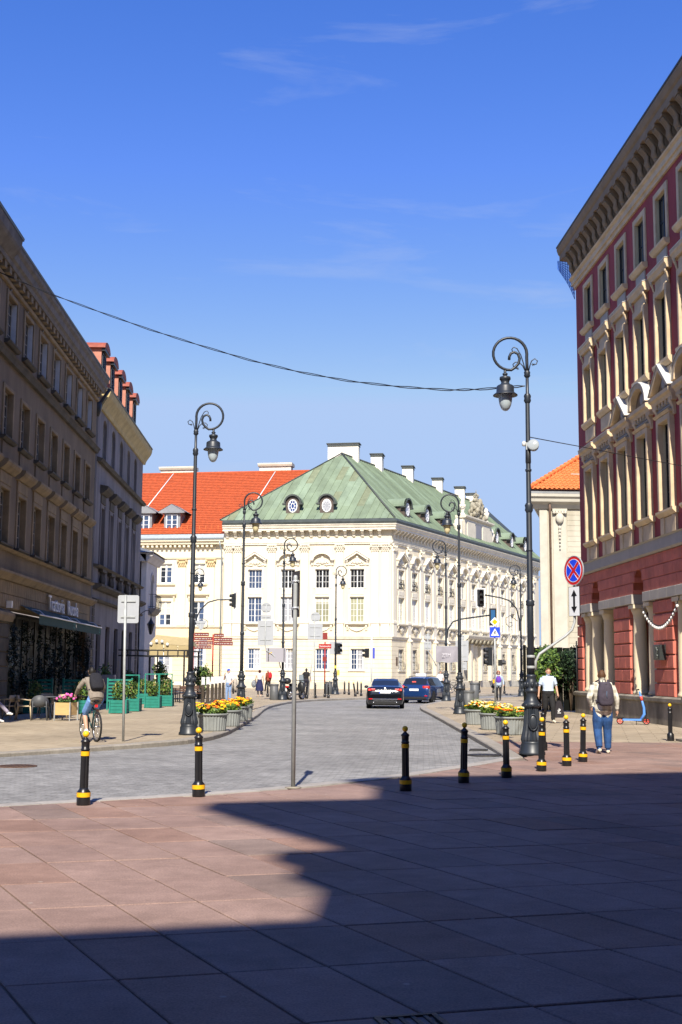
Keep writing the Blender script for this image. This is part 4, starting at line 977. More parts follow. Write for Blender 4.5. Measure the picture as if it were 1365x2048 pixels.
# plants trained on the shop front
ORD = ['first', 'second', 'third', 'fourth', 'fifth', 'sixth', 'seventh', 'eighth', 'ninth', 'tenth', 'eleventh', 'twelfth']
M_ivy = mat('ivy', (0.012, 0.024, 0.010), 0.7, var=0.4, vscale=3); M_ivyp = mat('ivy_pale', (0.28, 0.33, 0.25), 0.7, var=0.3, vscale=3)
for k in range(8):
    cx_ = shop[0] + 0.3 + k * 2.05; v = empty('hanging_plant', (0, 0, 0), 0, 'dark hanging greenery on the restaurant front, %s from the left' % ORD[k], 'plant', 'greenery on the restaurant front'); v.matrix_world = FL1 @ T(cx_, -0.12, 0)
    q = MB(); prn = random.Random(40 + k)
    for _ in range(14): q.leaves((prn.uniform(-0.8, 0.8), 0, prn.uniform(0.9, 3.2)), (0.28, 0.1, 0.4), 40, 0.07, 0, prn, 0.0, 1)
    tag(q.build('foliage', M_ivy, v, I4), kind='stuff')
    q = MB()
    for _ in range(9): q.leaves((prn.uniform(-0.8, 0.8), -0.05, prn.uniform(0.7, 3.2)), (0.06, 0.05, 0.32), 7, 0.045, 0, prn, 0.0, 1)
    tag(q.build('dried_flowers', M_ivyp, v, I4), kind='stuff')
q = empty('wall_lamp', (0, 0, 0), 0, 'small white camera housing on the pier left of the awning', 'camera'); q.matrix_world = FL1 @ T(16.4, -0.1, 3.85)
MB().box(-0.07, 0.07, -0.14, 0.05, -0.08, 0.16).build('housing', M_white, q, I4); MB().tube([(0, 0.05, 0), (0, 0.2, 0)], 0.04, 6).build('bracket', M_white, q, I4)

# ---- the second terrace, standing half a metre proud, with dormers
FL2 = frame2(left_origin(-2.3, -0.03), DL)
b2 = empty('lilac_terrace'); b2.matrix_world = FL2
tag(b2, 'grey plastered house with yellow cornice and pink dormers beyond the ochre one', 'building')
L2 = 16.8; W2c = [1.55 + 2.85 * i for i in range(5)]; w2 = 1.15; hol = []
for x in W2c: hol += [(x, x + w2, 12.4, 14.5), (x, x + w2, 6.9, 9.9), (x - 0.1, x + w2 + 0.1, 0.2, 3.9)]
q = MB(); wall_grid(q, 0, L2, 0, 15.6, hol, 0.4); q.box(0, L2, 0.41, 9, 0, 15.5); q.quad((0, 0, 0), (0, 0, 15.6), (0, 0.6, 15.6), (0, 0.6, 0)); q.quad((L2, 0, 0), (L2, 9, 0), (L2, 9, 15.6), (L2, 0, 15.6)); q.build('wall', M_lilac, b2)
for x in W2c:
    for z0, z1, nz_ in ((12.4, 14.5, 3), (6.9, 9.9, 4), (0.2, 3.9, 3)):
        dx = 0.1 if z0 < 1 else 0
        WCACHE.clear(); window(b2, T(x - dx, 0.15, z0), w2 + 2 * dx, z1 - z0, 1, nz_, M_wood if z0 > 1 else mat('shop_frame', (0.03,) * 3), [M_glass_s], brng)
    q = MB(); n = 10; c = x + w2 / 2
    for k in range(n):
        a0, a1 = PI * k / n, PI * (k + 1) / n; r_ = w2 / 2
        q.poly([(c + r_ * math.cos(a0), 14.1 + 0.4 * math.sin(a0)), (c + r_ * math.cos(a0), 14.51), (c + r_ * math.cos(a1), 14.51), (c + r_ * math.cos(a1), 14.1 + 0.4 * math.sin(a1))], 0.002, 0.3)
    q.build('arch_head', M_lilac, b2)
    q = MB(); q.mould([(0.02, 10.55), (-0.12, 10.55), (-0.34, 10.72), (-0.42, 10.84), (-0.42, 10.92), (0.02, 11.0)], x - 0.35, x + w2 + 0.35); q.bbox(x - 0.1, x + w2 + 0.1, -0.06, 0.02, 10.1, 10.54, 0.02); q.build('window_hood', M_grimy, b2)
    q = MB(); q.bbox(x - 0.16, x - 0.003, -0.06, 0.02, 6.9, 10.05, 0.015); q.bbox(x + w2 + 0.003, x + w2 + 0.16, -0.06, 0.02, 6.9, 10.05, 0.015); q.build('window_surround', M_lilac, b2)
    q = MB()
    for k in range(4): q.lathe([(0.05, 5.95), (0.09, 6.1), (0.09, 6.25), (0.045, 6.45), (0.06, 6.55)], 8, (x + 0.15 + k * 0.28, -0.12))
    q.box(x - 0.1, x + w2 + 0.1, -0.24, 0.02, 6.56, 6.7); q.build('balustrade', M_grimy, b2)
MB().mould([(0.02, 12.0), (-0.2, 12.0), (-0.3, 12.15), (0.02, 12.25)], 0, L2).build('string_course', M_grimy, b2)
MB().mould([(0.02, 6.72), (-0.2, 6.72), (-0.32, 6.82), (0.02, 6.88)], 0, L2).build('string_course', M_grimy, b2)
MB().mould([(0.02, 5.6), (-0.2, 5.6), (-0.45, 5.75), (-0.45, 5.86), (0.02, 5.93)], 0, L2).build('string_course', M_grimy, b2)
MB().mould([(0.02, 5.0), (-0.2, 5.0), (-0.3, 5.1), (0.02, 5.2)], 0, L2).build('string_course', M_grimy, b2)
MB().mould([(0.02, 14.75), (-0.10, 14.75), (-0.16, 14.95), (-0.32, 15.2), (-0.46, 15.4), (-0.52, 15.6), (-0.52, 15.72), (0.4, 15.72)], 0.3, L2 + 0.35).build('cornice', M_corn, b2)
MB().mould([(0.4, 15.724), (-0.54, 15.724), (-0.56, 15.8), (0.4, 15.95)], 0.28, L2 + 0.37).build('roof_edge', M_black, b2)
for k in range(12):
    for xx in (0.35, 15.9): MB().bbox(xx - 0.3, xx + 0.3, -0.04, 0.02, 0.3 + k * 0.4, 0.67 + k * 0.4, 0.02).build('stone', M_grimy, b2)
q = MB(); q.add([(0, -0.3, 15.8), (L2, -0.3, 15.8), (L2, 3.0, 18.9), (0, 3.0, 18.9), (0, 6, 15.8), (L2, 6, 15.8)], [(0, 1, 2, 3), (3, 2, 5, 4), (0, 3, 4), (1, 5, 2)]); q.build('roof', M_tile, b2)
M_pinkd = mat('dormer_pink', (0.46, 0.20, 0.14), 0.8, var=0.12); M_dtop = mat('dormer_roof', (0.30, 0.075, 0.045), 0.7, var=0.25, vscale=4)
for i in range(5):
    x = 1.1 + i * 2.85
    q = MB(); q.box(0, 1.35, 0, 2.6, 0, 1.75); d = q.build('dormer', M_pinkd, b2, T(x, 0.15, 16.35))
    n = 10; q = MB(); pts = [(0.675 + 0.87 * math.cos(PI * k / n), 1.75 + 0.42 * math.sin(PI * k / n)) for k in range(n + 1)]; q.poly(pts, -0.22, 2.9); q.build('dormer_roof', M_dtop, d, I4)
    MB().box(-0.08, 1.43, -0.2, -0.02, 1.6, 1.76).build('trim', M_black, d, I4); MB().box(-0.06, 1.41, -0.12, -0.01, -0.1, 0.06).build('sill', M_black, d, I4)
    WCACHE.clear(); window(d, T(0.15, -0.06, 0.15), 1.05, 1.4, 1, 3, M_black, [M_gblue], brng)
# downpipe in the angle between the two houses
o = empty('drainpipe', (0, 0, 0), 0, 'dark iron drainpipe in the corner between the two left houses', 'drainpipe'); o.matrix_world = FL2
q = MB(); q.tube([(-0.35, 0.1, 0), (-0.35, 0.1, 14.3), (-0.35, -0.2, 15.0), (-0.4, -0.6, 15.6)], 0.09, 8); q.build('pipe', M_black, o, I4)
q = MB(); q.lathe([(0.1, 14.2), (0.2, 14.5), (0.22, 14.9), (0.12, 15.0)], 10, (-0.35, 0.0))
q.build('hopper_head', M_black, o, I4)
for zz in (2, 5, 8, 11): MB().lathe([(0.11, zz), (0.13, zz + 0.05), (0.11, zz + 0.1)], 10, (-0.35, 0.1)).build('clamp', M_black, o, I4)

# ---- small set-back house with a balcony at the end of the terrace
M_wgrey = mat('whitewashed_grey', (0.55, 0.53, 0.52), 0.9, var=0.15, vscale=1.0)
sh = empty('balcony_house', (-13.62, 84.0, 0), R(90), 'small pale house with arched balcony window behind the left terrace', 'building')
hol = [(2.1, 3.3, 6.1, 8.5), (2.0, 3.2, 0.3, 3.0)]
q = MB(); wall_grid(q, 0, 5.0, 0, 9.6, hol, 0.35); q.box(0, 5.0, 0.36, 5, 0, 9.6); q.quad((0, 0, 0), (0, 0, 9.6), (0, 0.5, 9.6), (0, 0.5, 0)); q.quad((5, 0, 0), (5, 0.5, 0), (5, 0.5, 9.6), (5, 0, 9.6)); q.build('wall', M_wgrey, sh)
MB().mould([(0.02, 9.2), (-0.1, 9.2), (-0.35, 9.5), (-0.5, 9.6), (-0.5, 9.75), (0.5, 9.8)], -0.4, 5.4).build('cornice', M_wgrey, sh)
MB().mould([(5, 9.2), (5.0, 9.2), (-0.02, 9.2), (-0.02, 9.7), (5, 9.7)], -0.4, -0.01).build('cornice', M_wgrey, sh)
q = MB(); q.add([(-0.6, -0.65, 9.8), (5.5, -0.65, 9.8), (5.5, 6, 9.8), (-0.6, 6, 9.8), (2.4, 2.6, 11.0)], [(0, 1, 4), (1, 2, 4), (2, 3, 4), (3, 0, 4), (0, 3, 2, 1)]); q.build('roof', M_lead, sh)
n = 10; q = MB(); c = 2.7
for k in range(n):
    a0, a1 = PI * k / n, PI * (k + 1) / n; q.poly([(c + 0.6 * math.cos(a0), 7.9 + 0.6 * math.sin(a0)), (c + 0.6 * math.cos(a0), 8.51), (c + 0.6 * math.cos(a1), 8.51), (c + 0.6 * math.cos(a1), 7.9 + 0.6 * math.sin(a1))], 0.002, 0.3)
    q.poly([(c + 0.6 * math.cos(a0), 7.9 + 0.6 * math.sin(a0)), (c + 0.74 * math.cos(a0), 7.9 + 0.74 * math.sin(a0)), (c + 0.74 * math.cos(a1), 7.9 + 0.74 * math.sin(a1)), (c + 0.6 * math.cos(a1), 7.9 + 0.6 * math.sin(a1))], -0.06, 0.0)
q.build('arch_head', M_wgrey, sh)
WCACHE.clear(); window(sh, T(2.1, 0.25, 6.1), 1.2, 2.4, 1, 4, M_white, [M_glass_s], brng); window(sh, T(2.0, 0.25, 0.3), 1.2, 2.7, 1, 3, M_wood, [M_glass_s], brng)
q = MB(); q.mould([(0.02, 5.5), (-0.25, 5.6), (-0.45, 5.85), (-0.52, 6.0), (0.02, 6.0)], 1.3, 4.1); bal = q.build('balcony', mat('balcony_stone', (0.24, 0.22, 0.20), 0.9, var=0.3), sh)
q = MB()
for k in range(13): xx = 1.35 + k * 0.225; q.tube([(xx, -0.46, 6.0), (xx + 0.03, -0.52, 6.4), (xx, -0.46, 7.0)], 0.012, 5)
for zz in (6.1, 6.98): q.tube([(1.33, -0.0, zz), (1.33, -0.46, zz), (4.07, -0.46, zz), (4.07, 0, zz)], 0.016, 5)
for yy in (-0.3, -0.15): q.tube([(1.33, yy, 6), (1.33, yy, 7)], 0.012, 5)
q.build('railing', M_black, bal, I4)
la = empty('wall_lantern', (-12.45, 79.2, 4.7), 0, 'black wall lantern hanging beside the small balcony house', 'lantern')
q = MB(); q.lathe([(0.05, -0.75), (0.09, -0.7), (0.24, -0.1), (0.27, -0.05), (0.2, 0.0), (0.08, 0.2), (0.03, 0.35)], 6, sm=False); q.build('cage', M_black, la)
q = MB(); q.tube([(0, 0, 0.3), (0, 0, 0.6), (-0.15, 0, 0.85), (-0.4, 0, 0.8), (-0.75, 0, 0.55)], 0.025, 6); q.build('bracket', M_black, la)
# ---------------------------------------------------------------- the red house on the right
M_red = mat('crimson_plaster', (0.34, 0.058, 0.062), 0.85, var=0.3, vscale=1.0, bump=0.12, bscale=18, stretch=(1, 1, 0.3))
M_redb = mat('red_rustication', (0.60, 0.175, 0.125), 0.85, var=0.22, vscale=1.8, rnd=0.09, bump=0.15, bscale=14)
M_redside = mat('red_joint', (0.50, 0.20, 0.16), 0.85, var=0.1)
M_sand = mat('sand_stucco', (0.66, 0.51, 0.325), 0.85, var=0.22, vscale=1.6, bump=0.1, bscale=18)
M_sand2 = mat('cream_reveal', (0.66, 0.56, 0.36), 0.85, var=0.08, vscale=1.2)
M_col = mat('cream_column', (0.70, 0.59, 0.41), 0.8, var=0.1, vscale=1.5)
M_brown = mat('brown_cornice', (0.27, 0.195, 0.12), 0.85, var=0.2, vscale=1.4)
M_impost = mat('grey_impost', (0.42, 0.385, 0.335), 0.85, var=0.1, vscale=2, rnd=0.05)
M_concr = mat('stained_plinth', (0.26, 0.235, 0.19), 0.9, var=0.5, vscale=1.6, bump=0.25, bscale=12, col2=(0.12, 0.105, 0.08), stretch=(1, 1, 0.45))
M_flash = mat('pale_flashing', (0.55, 0.55, 0.52), 0.5, var=0.15)
M_winb = mat('window_black', (0.02, 0.02, 0.022), 0.4)
M_glass_r = glass_mat('glass_street', (0.03, 0.038, 0.045), 0.05)
DR = Vector((0.05, -1.0)).normalized(); pc = Vector((10.17, 50.6))
FR = frame2(pc, DR)
red = empty('red_house'); red.matrix_world = FR
tag(red, 'tall crimson house with sand-coloured trim and deep bracketed cornice on the right', 'building')
LRD = 30.0
SLIM = Matrix.Diagonal((1, 0.6, 1, 1))
cx_red = [2.1 + 2.41 * i for i in range(11)]           # window axes, from the corner
rrng = random.Random(2); wr = 1.04
hol = []
for c in cx_red:
    hol += [(c - wr / 2, c + wr / 2, 15.98, 17.75), (c - wr / 2, c + wr / 2, 11.98, 14.25), (c - wr / 2, c + wr / 2, 7.0, 9.9)]
q = MB(); wall_grid(q, 0, LRD, 5.6, 18.3, hol, 0.34, mi=0, mir=1); q.quad((0, 0, 5.6), (0, 0, 18.3), (0, 10, 18.3), (0, 10, 5.6)); q.build('wall', [M_red, M_sand2], red)
for i, c in enumerate(cx_red):
    for (z0, z1, nz_) in ((15.98, 17.75, 2), (11.98, 14.25, 4), (7.0, 9.9, 5)):
        WCACHE.clear(); window(red, T(c - wr / 2, 0.09, z0), wr, z1 - z0, 1, nz_, M_winb, [M_glass_r], rrng, mull=0.06)
    # plain surround of the top window
    q = MB(); a, b = c - wr / 2, c + wr / 2
    q.bbox(a - 0.2, a - 0.003, -0.06, 0.02, 15.98, 17.97, 0.02); q.bbox(b + 0.003, b + 0.2, -0.06, 0.02, 15.98, 17.97, 0.02); q.bbox(a - 0.002, b + 0.002, -0.06, 0.02, 17.753, 17.97, 0.02)
    q.build('window_surround', M_sand, red)
    q = MB(); q.mould([(0.02, 15.78), (-0.12, 15.78), (-0.22, 15.9), (-0.22, 15.97), (0.02, 15.975)], a - 0.25, b + 0.25); q.build('sill', M_sand, red)
    MB().bbox(a + 0.0, b - 0.0, -0.05, 0.02, 15.42, 15.76, 0.02).build('apron', M_impost, red)
    # third-floor window: pilaster jambs, lintel on consoles, projecting hood
    q = MB(); q.bbox(a - 0.155, a - 0.003, -0.16, 0.02, 11.98, 14.5, 0.02); q.bbox(b + 0.003, b + 0.155, -0.16, 0.02, 11.98, 14.5, 0.02); q.bbox(a - 0.002, b + 0.002, -0.16, 0.02, 14.253, 14.5, 0.02); q.bbox(a - 0.155, b + 0.155, -0.08, 0.02, 14.503, 14.9, 0.02)
    q.build('window_surround', M_sand, red)
    q = MB(); q.mould([(0.02, 14.9), (-0.3, 14.9), (-0.36, 15.02), (-0.44, 15.08), (-0.44, 15.2), (0.02, 15.26)], a - 0.40, b + 0.40); h = q.build('hood', M_sand, red, SLIM)
    MB().mould([(0.02, 15.262), (-0.46, 15.205), (-0.46, 15.225), (0.02, 15.29)], a - 0.42, b + 0.42).build('flashing', M_flash, h, I4)
    for sx in (a - 0.23, b + 0.23):
        q = MB(); q.tube([(sx, -0.08, 14.45), (sx, -0.16, 14.60), (sx, -0.24, 14.76), (sx, -0.32, 14.85)], [0.035, 0.055, 0.06, 0.075], 8); q.ball((sx, -0.3, 14.83), 0.075, 8, 6); q.build('console', M_sand, h, I4)
    q = MB(); q.mould([(0.02, 11.72), (-0.16, 11.72), (-0.3, 11.82), (-0.34, 11.86), (-0.34, 11.95), (0.02, 11.975)], a - 0.32, b + 0.32); s_ = q.build('sill', M_sand, red, SLIM)
    q = MB(); q.bbox(a - 0.2, b + 0.2, -0.07, 0.02, 11.16, 11.71, 0.03); q.build('apron', M_sand, red)
    # piano nobile: tall window under entablature and pediment
    q = MB(); q.bbox(a - 0.175, a - 0.003, -0.18, 0.02, 7.0, 10.1, 0.02); q.bbox(b + 0.003, b + 0.175, -0.18, 0.02, 7.0, 10.1, 0.02); q.bbox(a - 0.002, b + 0.002, -0.18, 0.02, 9.903, 10.1, 0.02); q.mould([(0.02, 10.1), (-0.2, 10.1), (-0.26, 10.18), (0.02, 10.2)], a - 0.25, b + 0.25)
    q.build('window_surround', M_sand, red)
    q = MB(); q.bbox(a - 0.12, b + 0.12, -0.07, 0.02, 10.22, 10.56, 0.02)
    for k in range(12): xx = a - 0.08 + k * (wr + 0.16) / 11; q.ball((xx, -0.08, 10.33), 0.06, 6, 4); q.ball((xx + 0.05, -0.08, 10.45), 0.06, 6, 4)
    q.build('relief', M_impost, red)
    q = MB(); q.mould([(0.02, 10.58), (-0.3, 10.58), (-0.36, 10.68), (-0.5, 10.74), (-0.52, 10.86), (0.02, 10.92)], a - 0.52, b + 0.52)
    for k in range(7): xx = a - 0.45 + k * (wr + 0.9) / 6; q.box(xx - 0.06, xx + 0.06, -0.28, 0.0, 10.44, 10.58)
    for sx in (a - 0.28, b + 0.28): q.mould([(0.02, 10.0), (-0.1, 10.0), (-0.16, 10.25), (-0.3, 10.45), (-0.3, 10.58), (0.02, 10.58)], sx - 0.1, sx + 0.1)
    h = q.build('hood', M_sand, red, SLIM)
    if i in (0, 1): MB().mould([(0.02, 10.925), (-0.54, 10.865), (-0.54, 10.885), (0.02, 10.96)], a - 0.54, b + 0.54).build('flashing', M_flash, h, I4)
    else:
        tri = i % 2 == 0; hw_ = wr / 2 + 0.52; hp = 0.92
        if tri: outl_ = [(-hw_, 0), (0, hp), (hw_, 0)]
        else: outl_ = [(-hw_ * math.cos(PI * k / 10), hp * 0.92 * math.sin(PI * k / 10)) for k in range(11)]
        inn = [(x * 0.78, z * 0.72 + 0.03) for x, z in outl_]
        q = MB()
        for k in range(len(outl_) - 1): q.poly([(c + inn[k][0], 10.93 + inn[k][1]), (c + outl_[k][0], 10.93 + outl_[k][1]), (c + outl_[k + 1][0], 10.93 + outl_[k + 1][1]), (c + inn[k + 1][0], 10.93 + inn[k + 1][1])][::-1], -0.5, 0.0)
        p = q.build('pediment', M_sand, red, SLIM)
        q = MB(); q.poly([(c + x, 10.93 + z) for x, z in inn][::-1], -0.12, 0.0); q.build('tympanum', M_brown, p, I4)
        q = MB(); q.lathe([(0.2, 0.0), (0.2, 0.06), (0.15, 0.09), (0.001, 0.1)], 14, cap=False); q.build('medallion', M_impost, p, T(c, -0.12, 10.93 + hp * 0.3) @ RX)
        q = MB()
        for k in range(len(outl_) - 1): x0_, z0_ = outl_[k]; x1_, z1_ = outl_[k + 1]; q.add([(c + x0_, -0.55, 10.94 + z0_), (c + x1_, -0.55, 10.94 + z1_), (c + x1_, 0.02, 10.97 + z1_), (c + x0_, 0.02, 10.97 + z0_), (c + x0_, -0.55, 10.91 + z0_), (c + x1_, -0.55, 10.91 + z1_)], [(0, 1, 2, 3), (0, 4, 5, 1)])
        q.build('flashing', M_flash, p, I4)
    q = MB(); q.mould([(0.02, 6.78), (-0.16, 6.78), (-0.3, 6.86), (-0.36, 6.9), (-0.36, 6.97), (0.02, 6.995)], a - 0.36, b + 0.36); q.build('sill', M_sand, red, SLIM)
    q = MB(); q.bbox(a - 0.25, a + 0.12, -0.09, 0.02, 6.2, 6.77, 0.02); q.bbox(b - 0.12, b + 0.25, -0.09, 0.02, 6.2, 6.77, 0.02); q.bbox(a + 0.121, b - 0.121, -0.05, 0.02, 6.2, 6.77, 0.02); q.build('apron', M_sand, red)
MB().mould([(0.02, 5.68), (-0.16, 5.68), (-0.22, 5.74), (-0.22, 6.1), (-0.28, 6.14), (0.02, 6.19)], -0.22, LRD).build('band', M_impost, red)
# entablature: architrave, frieze of S-shaped brackets, deep cornice
MB().mould([(0.02, 18.25), (-0.08, 18.25), (-0.10, 18.4), (-0.16, 18.42), (-0.16, 18.62), (-0.24, 18.68), (-0.26, 18.74), (0.02, 18.76)], -0.2, LRD).build('architrave', M_sand, red)
MB().box(-0.05, LRD, -0.05, 0.4, 18.76, 20.0).build('frieze', M_brown, red)
MB().mould([(0.4, 19.72), (-0.50, 19.72), (-0.54, 19.72), (-0.54, 19.95), (-0.60, 20.02), (-0.66, 20.2), (-0.66, 20.3), (0.4, 20.3)], -0.66, LRD).build('cornice', M_brown, red)
MB().mould([(0.4, 20.304), (-0.68, 20.304), (-0.69, 20.36), (0.4, 20.6)], -0.68, LRD).build('roof_edge', M_black, red)
MB().box(-0.06, LRD, 0.05, 10, 20.4, 20.6).build('roof', M_lead, red)
q = MB()
for sx in (-0.11, 0.0, 0.11): q.tube([(sx, -0.10, 18.86), (sx, -0.26, 19.0), (sx, -0.34, 19.2), (sx, -0.32, 19.42), (sx, -0.42, 19.62), (sx, -0.56, 19.78), (sx, -0.64, 19.86)], [0.05, 0.07, 0.075, 0.07, 0.07, 0.065, 0.05], 7)
q.box(-0.2, 0.2, -0.69, 0.0, 19.88, 20.0); q.ball((0, -0.2, 18.9), 0.14, 8, 6)
for sx in (-1, 1): q.mould([(0.0, 18.8), (-0.18, 18.9), (-0.26, 19.2), (-0.24, 19.45), (-0.5, 19.75), (-0.6, 19.88), (0.0, 19.88)], sx * 0.16 - 0.03, sx * 0.16 + 0.03)
q.v = [(x, y * 0.78, 18.8 + (z - 18.8) * 0.765) for x, y, z in q.v]; SBR = q.mesh('bracket', M_brown); q = MB(); q.bbox(-0.15, 0.15, -0.09, 0.02, 18.95, 19.55, 0.03); q.ball((0, -0.09, 19.25), 0.13, 10, 6, sc=(1, 0.5, 1.4)); FRO = q.mesh('rosette', M_brown)
for i in range(32): new('bracket', SBR, red, T(0.22 + i * 0.78)); new('rosette', FRO, red, T(0.61 + i * 0.78))
# blue safety net hung at the corner of the cornice
nt_ = empty('safety_net', (0, 0, 0), 0, 'scrap of blue netting hanging at the far end of the red house cornice', 'net'); nt_.matrix_world = FR
mnet = mat('blue_net', (0.05, 0.16, 0.55), 0.8); 
q = MB(); P_ = [[Vector((-0.7 + 0.7 * u, -0.62 + 0.55 * u + 0.08 * math.sin(3 * u), 19.75 - v * (0.35 + 1.3 * u) - 0.3 * u)) for v in [k / 8 for k in range(9)]] for u in [k / 8 for k in range(9)]]
for a_ in P_: q.tube(a_, 0.012, 4)
for k in range(9): q.tube([P_[j][k] for j in range(9)], 0.012, 4)
q.build('mesh_cords', mnet, nt_, I4)
q = MB()
for j in range(8):
    for k in range(8): q.quad(P_[j][k], P_[j + 1][k], P_[j + 1][k + 1], P_[j][k + 1])
mt = bpy.data.materials.new('net_sheer'); mt.use_nodes = True; b_ = mt.node_tree.nodes['Principled BSDF']; b_.inputs['Base Color'].default_value = (0.1, 0.25, 0.75, 1); b_.inputs['Alpha'].default_value = 0.45
q.build('netting', mt, nt_, I4)
# ---- arcaded ground floor
piers = [(-0.45, 0.33), (5.12, 7.17), (9.95, 11.95), (15.9, 17.9), (21.6, 23.6)]     # (x0, x1), from the corner
arches = [(1.98, 3.21), (7.72, 8.98), (13.4, 14.65), (19.1, 20.4)]
# recessed wall behind the arcade
q = MB(); q.box(-0.40, LRD, 0.75, 1.0, 0.9, 5.6); q.build('back_wall', mat('arcade_back', (0.30, 0.27, 0.16), 0.85, var=0.2), red)
for k in range(4):
    a, b = arches[k]; f, panes = window_meshes(b - a + 0.9, 3.4, 1, 3, fr=0.09); o = f.build('shop_window', mat('shop_green', (0.045, 0.065, 0.035), 0.5), red, T(a - 0.45, 0.68, 0.95))
    for (pa, pb, pz, pe) in panes: MB().quad((pa, 0.03, pz), (pb, 0.03, pz), (pb, 0.03, pe), (pa, 0.03, pe)).build('pane', M_glass_r, o, I4)
# rusticated blocks of the piers
def block(x0, x1, z0, z1, y0=-0.10, y1=0.55):
    q = MB(); q.bbox(x0 + 0.006, x1 - 0.006, y0, y1, z0 + 0.006, z1 - 0.006, 0.016); q.build('block', M_redb, red)
for (a, b) in piers:
    q = MB(); q.box(a + 0.03, b - 0.03, -0.03, 0.76, 0.9, 4.12); q.build('pier', M_redside, red)
    for r_ in range(7):
        z0 = 0.92 + r_ * 0.457; z1 = z0 + 0.415; n_ = (1 if b - a < 1.2 else (3 if r_ % 2 == 0 else 2))
        if n_ == 1: xs_ = [a, b]
        elif n_ == 2: xs_ = [a, a + (b - a) * 0.5, b]
        else: xs_ = [a, a + (b - a) * 0.29, a + (b - a) * 0.71, b]
        for k in range(n_): block(xs_[k], xs_[k + 1], z0, z1)
# columns
q = MB(); q.lathe([(0.30, 0.92), (0.30, 1.0), (0.26, 1.06), (0.25, 1.12), (0.245, 2.4), (0.215, 3.6), (0.225, 3.66), (0.225, 3.72), (0.25, 3.78), (0.30, 3.92), (0.30, 3.96)], 20)
q.box(-0.32, 0.32, -0.32, 0.32, 3.96, 4.10); COLM = q.mesh('column', M_col)
cpos = [0.64, 1.70, 3.49, 7.45, 9.25, 12.3, 13.15, 14.9, 18.85, 20.65]
for x in cpos: new('column', COLM, red, T(x, 0.2, 0))
for x in cpos:
    q = MB(); q.bbox(x - 0.3, x + 0.3, 0.62, 0.74, 0.92, 4.1, 0.02); q.build('pilaster', M_col, red)
# imposts spanning from column to column
spans = [(-0.5, arches[0][0])] + [(arches[k][1], arches[k + 1][0]) for k in range(3)] + [(arches[3][1], LRD)]
for (a, b) in spans:
    n_ = max(2, int((b - a) / 0.75)); st = (b - a) / n_
    for k in range(n_): q = MB(); q.bbox(a + k * st + 0.003, a + (k + 1) * st - 0.003, -0.16, 0.7, 4.12, 4.46, 0.012); q.build('impost_block', M_impost, red)
# blocks of the wall above, cut round the arches
M_arch = mat('arch_reveal', (0.33, 0.085, 0.055), 0.85, var=0.15)
for r_ in range(3):
    z0 = 4.465 + r_ * 0.405; z1 = z0 + 0.402
    for (a, b) in spans:
        a2 = a; b2 = b
        hz = (z0 + z1) / 2 - 4.46
        # the arch widens the wall as it closes
        cl = 0.62 - math.sqrt(max(0.0, 0.62 ** 2 - (hz / 0.84) ** 2 * 0.62 ** 2)) if hz < 0.80 else 0.62
        if a > 0: a2 = a - cl
        if b < LRD: b2 = b + cl
        n_ = max(2, int(round((b2 - a2) / 0.95))); st = (b2 - a2) / n_; off = 0.5 * st if r_ % 2 else 0
        xs_ = sorted({a2, b2, *[a2 + off + k * st for k in range(n_ + 1) if a2 + 0.2 < a2 + off + k * st < b2 - 0.2]})
        for k in range(len(xs_) - 1): block(xs_[k], xs_[k + 1], z0, z1, -0.11, 0.3)
for k in range(4):
    a, b = arches[k]; c = (a + b) / 2; n_ = 14; q = MB()
    for j in range(n_):
        a0, a1 = PI * j / n_, PI * (j + 1) / n_; r_ = (b - a) / 2
        p0 = (c + r_ * math.cos(a0), 4.46 + 0.84 * math.sin(a0)); p1 = (c + r_ * math.cos(a1), 4.46 + 0.84 * math.sin(a1))
        q.add([(p0[0], -0.06, p0[1]), (p1[0], -0.06, p1[1]), (p1[0], 0.76, p1[1]), (p0[0], 0.76, p0[1])], [(0, 3, 2, 1)])
        q.poly([p0, (p0[0], 5.68), (p1[0], 5.68), p1], -0.085, 0.0)
    q.build('arch', M_arch, red)
q = MB(); q.box(-0.05, LRD, 0.0, 0.76, 5.3, 5.6); q.build('soffit', M_arch, red)
# stained plinth of big slabs with a ledge
MB().mould([(0.76, 0.72), (-0.22, 0.72), (-0.26, 0.76), (-0.26, 0.86), (-0.16, 0.915), (0.76, 0.915)], -0.7, LRD).build('ledge', M_concr, red)
x = -0.66
while x < LRD - 1:
    w_ = rrng.uniform(0.9, 1.35); MB().bbox(x + 0.004, x + w_ - 0.004, -0.2, 0.3, 0.0, 0.72, 0.008).build('plinth_slab', M_concr, red); x += w_
MB().box(9.0, 9.3, -0.21, 0.0, 0.12, 0.42).build('cellar_vent', M_dark, red)
MB().tube([(-0.42, -0.14, 0.1), (-0.42, -0.16, 1.8), (-0.40, -0.16, 3.0)], 0.03, 6).build('cable', M_black, red)
# plaque on the pier with the scooter before it
pq = empty('wall_plaque', (0, 0, 0), 0, 'dark plaque with a small relief on the red rusticated pier', 'plaque'); pq.matrix_world = FR @ T(piers[2][0] + 1.0, -0.12, 2.1)
q = MB(); q.bbox(-0.32, 0.32, -0.22, 0.0, 0.0, 0.5, 0.02); q.build('board', mat('plaque_dark', (0.03, 0.035, 0.035), 0.4), pq, I4)
q = MB(); q.bbox(-0.25, -0.02, -0.235, -0.22, 0.06, 0.44, 0.005); [q.ball((0.1 + 0.04 * math.sin(k * 2.1), -0.225, 0.08 + k * 0.06), 0.045, 6, 5) for k in range(6)]; q.build('relief', mat('plaque_relief', (0.10, 0.11, 0.10), 0.5), pq, I4)
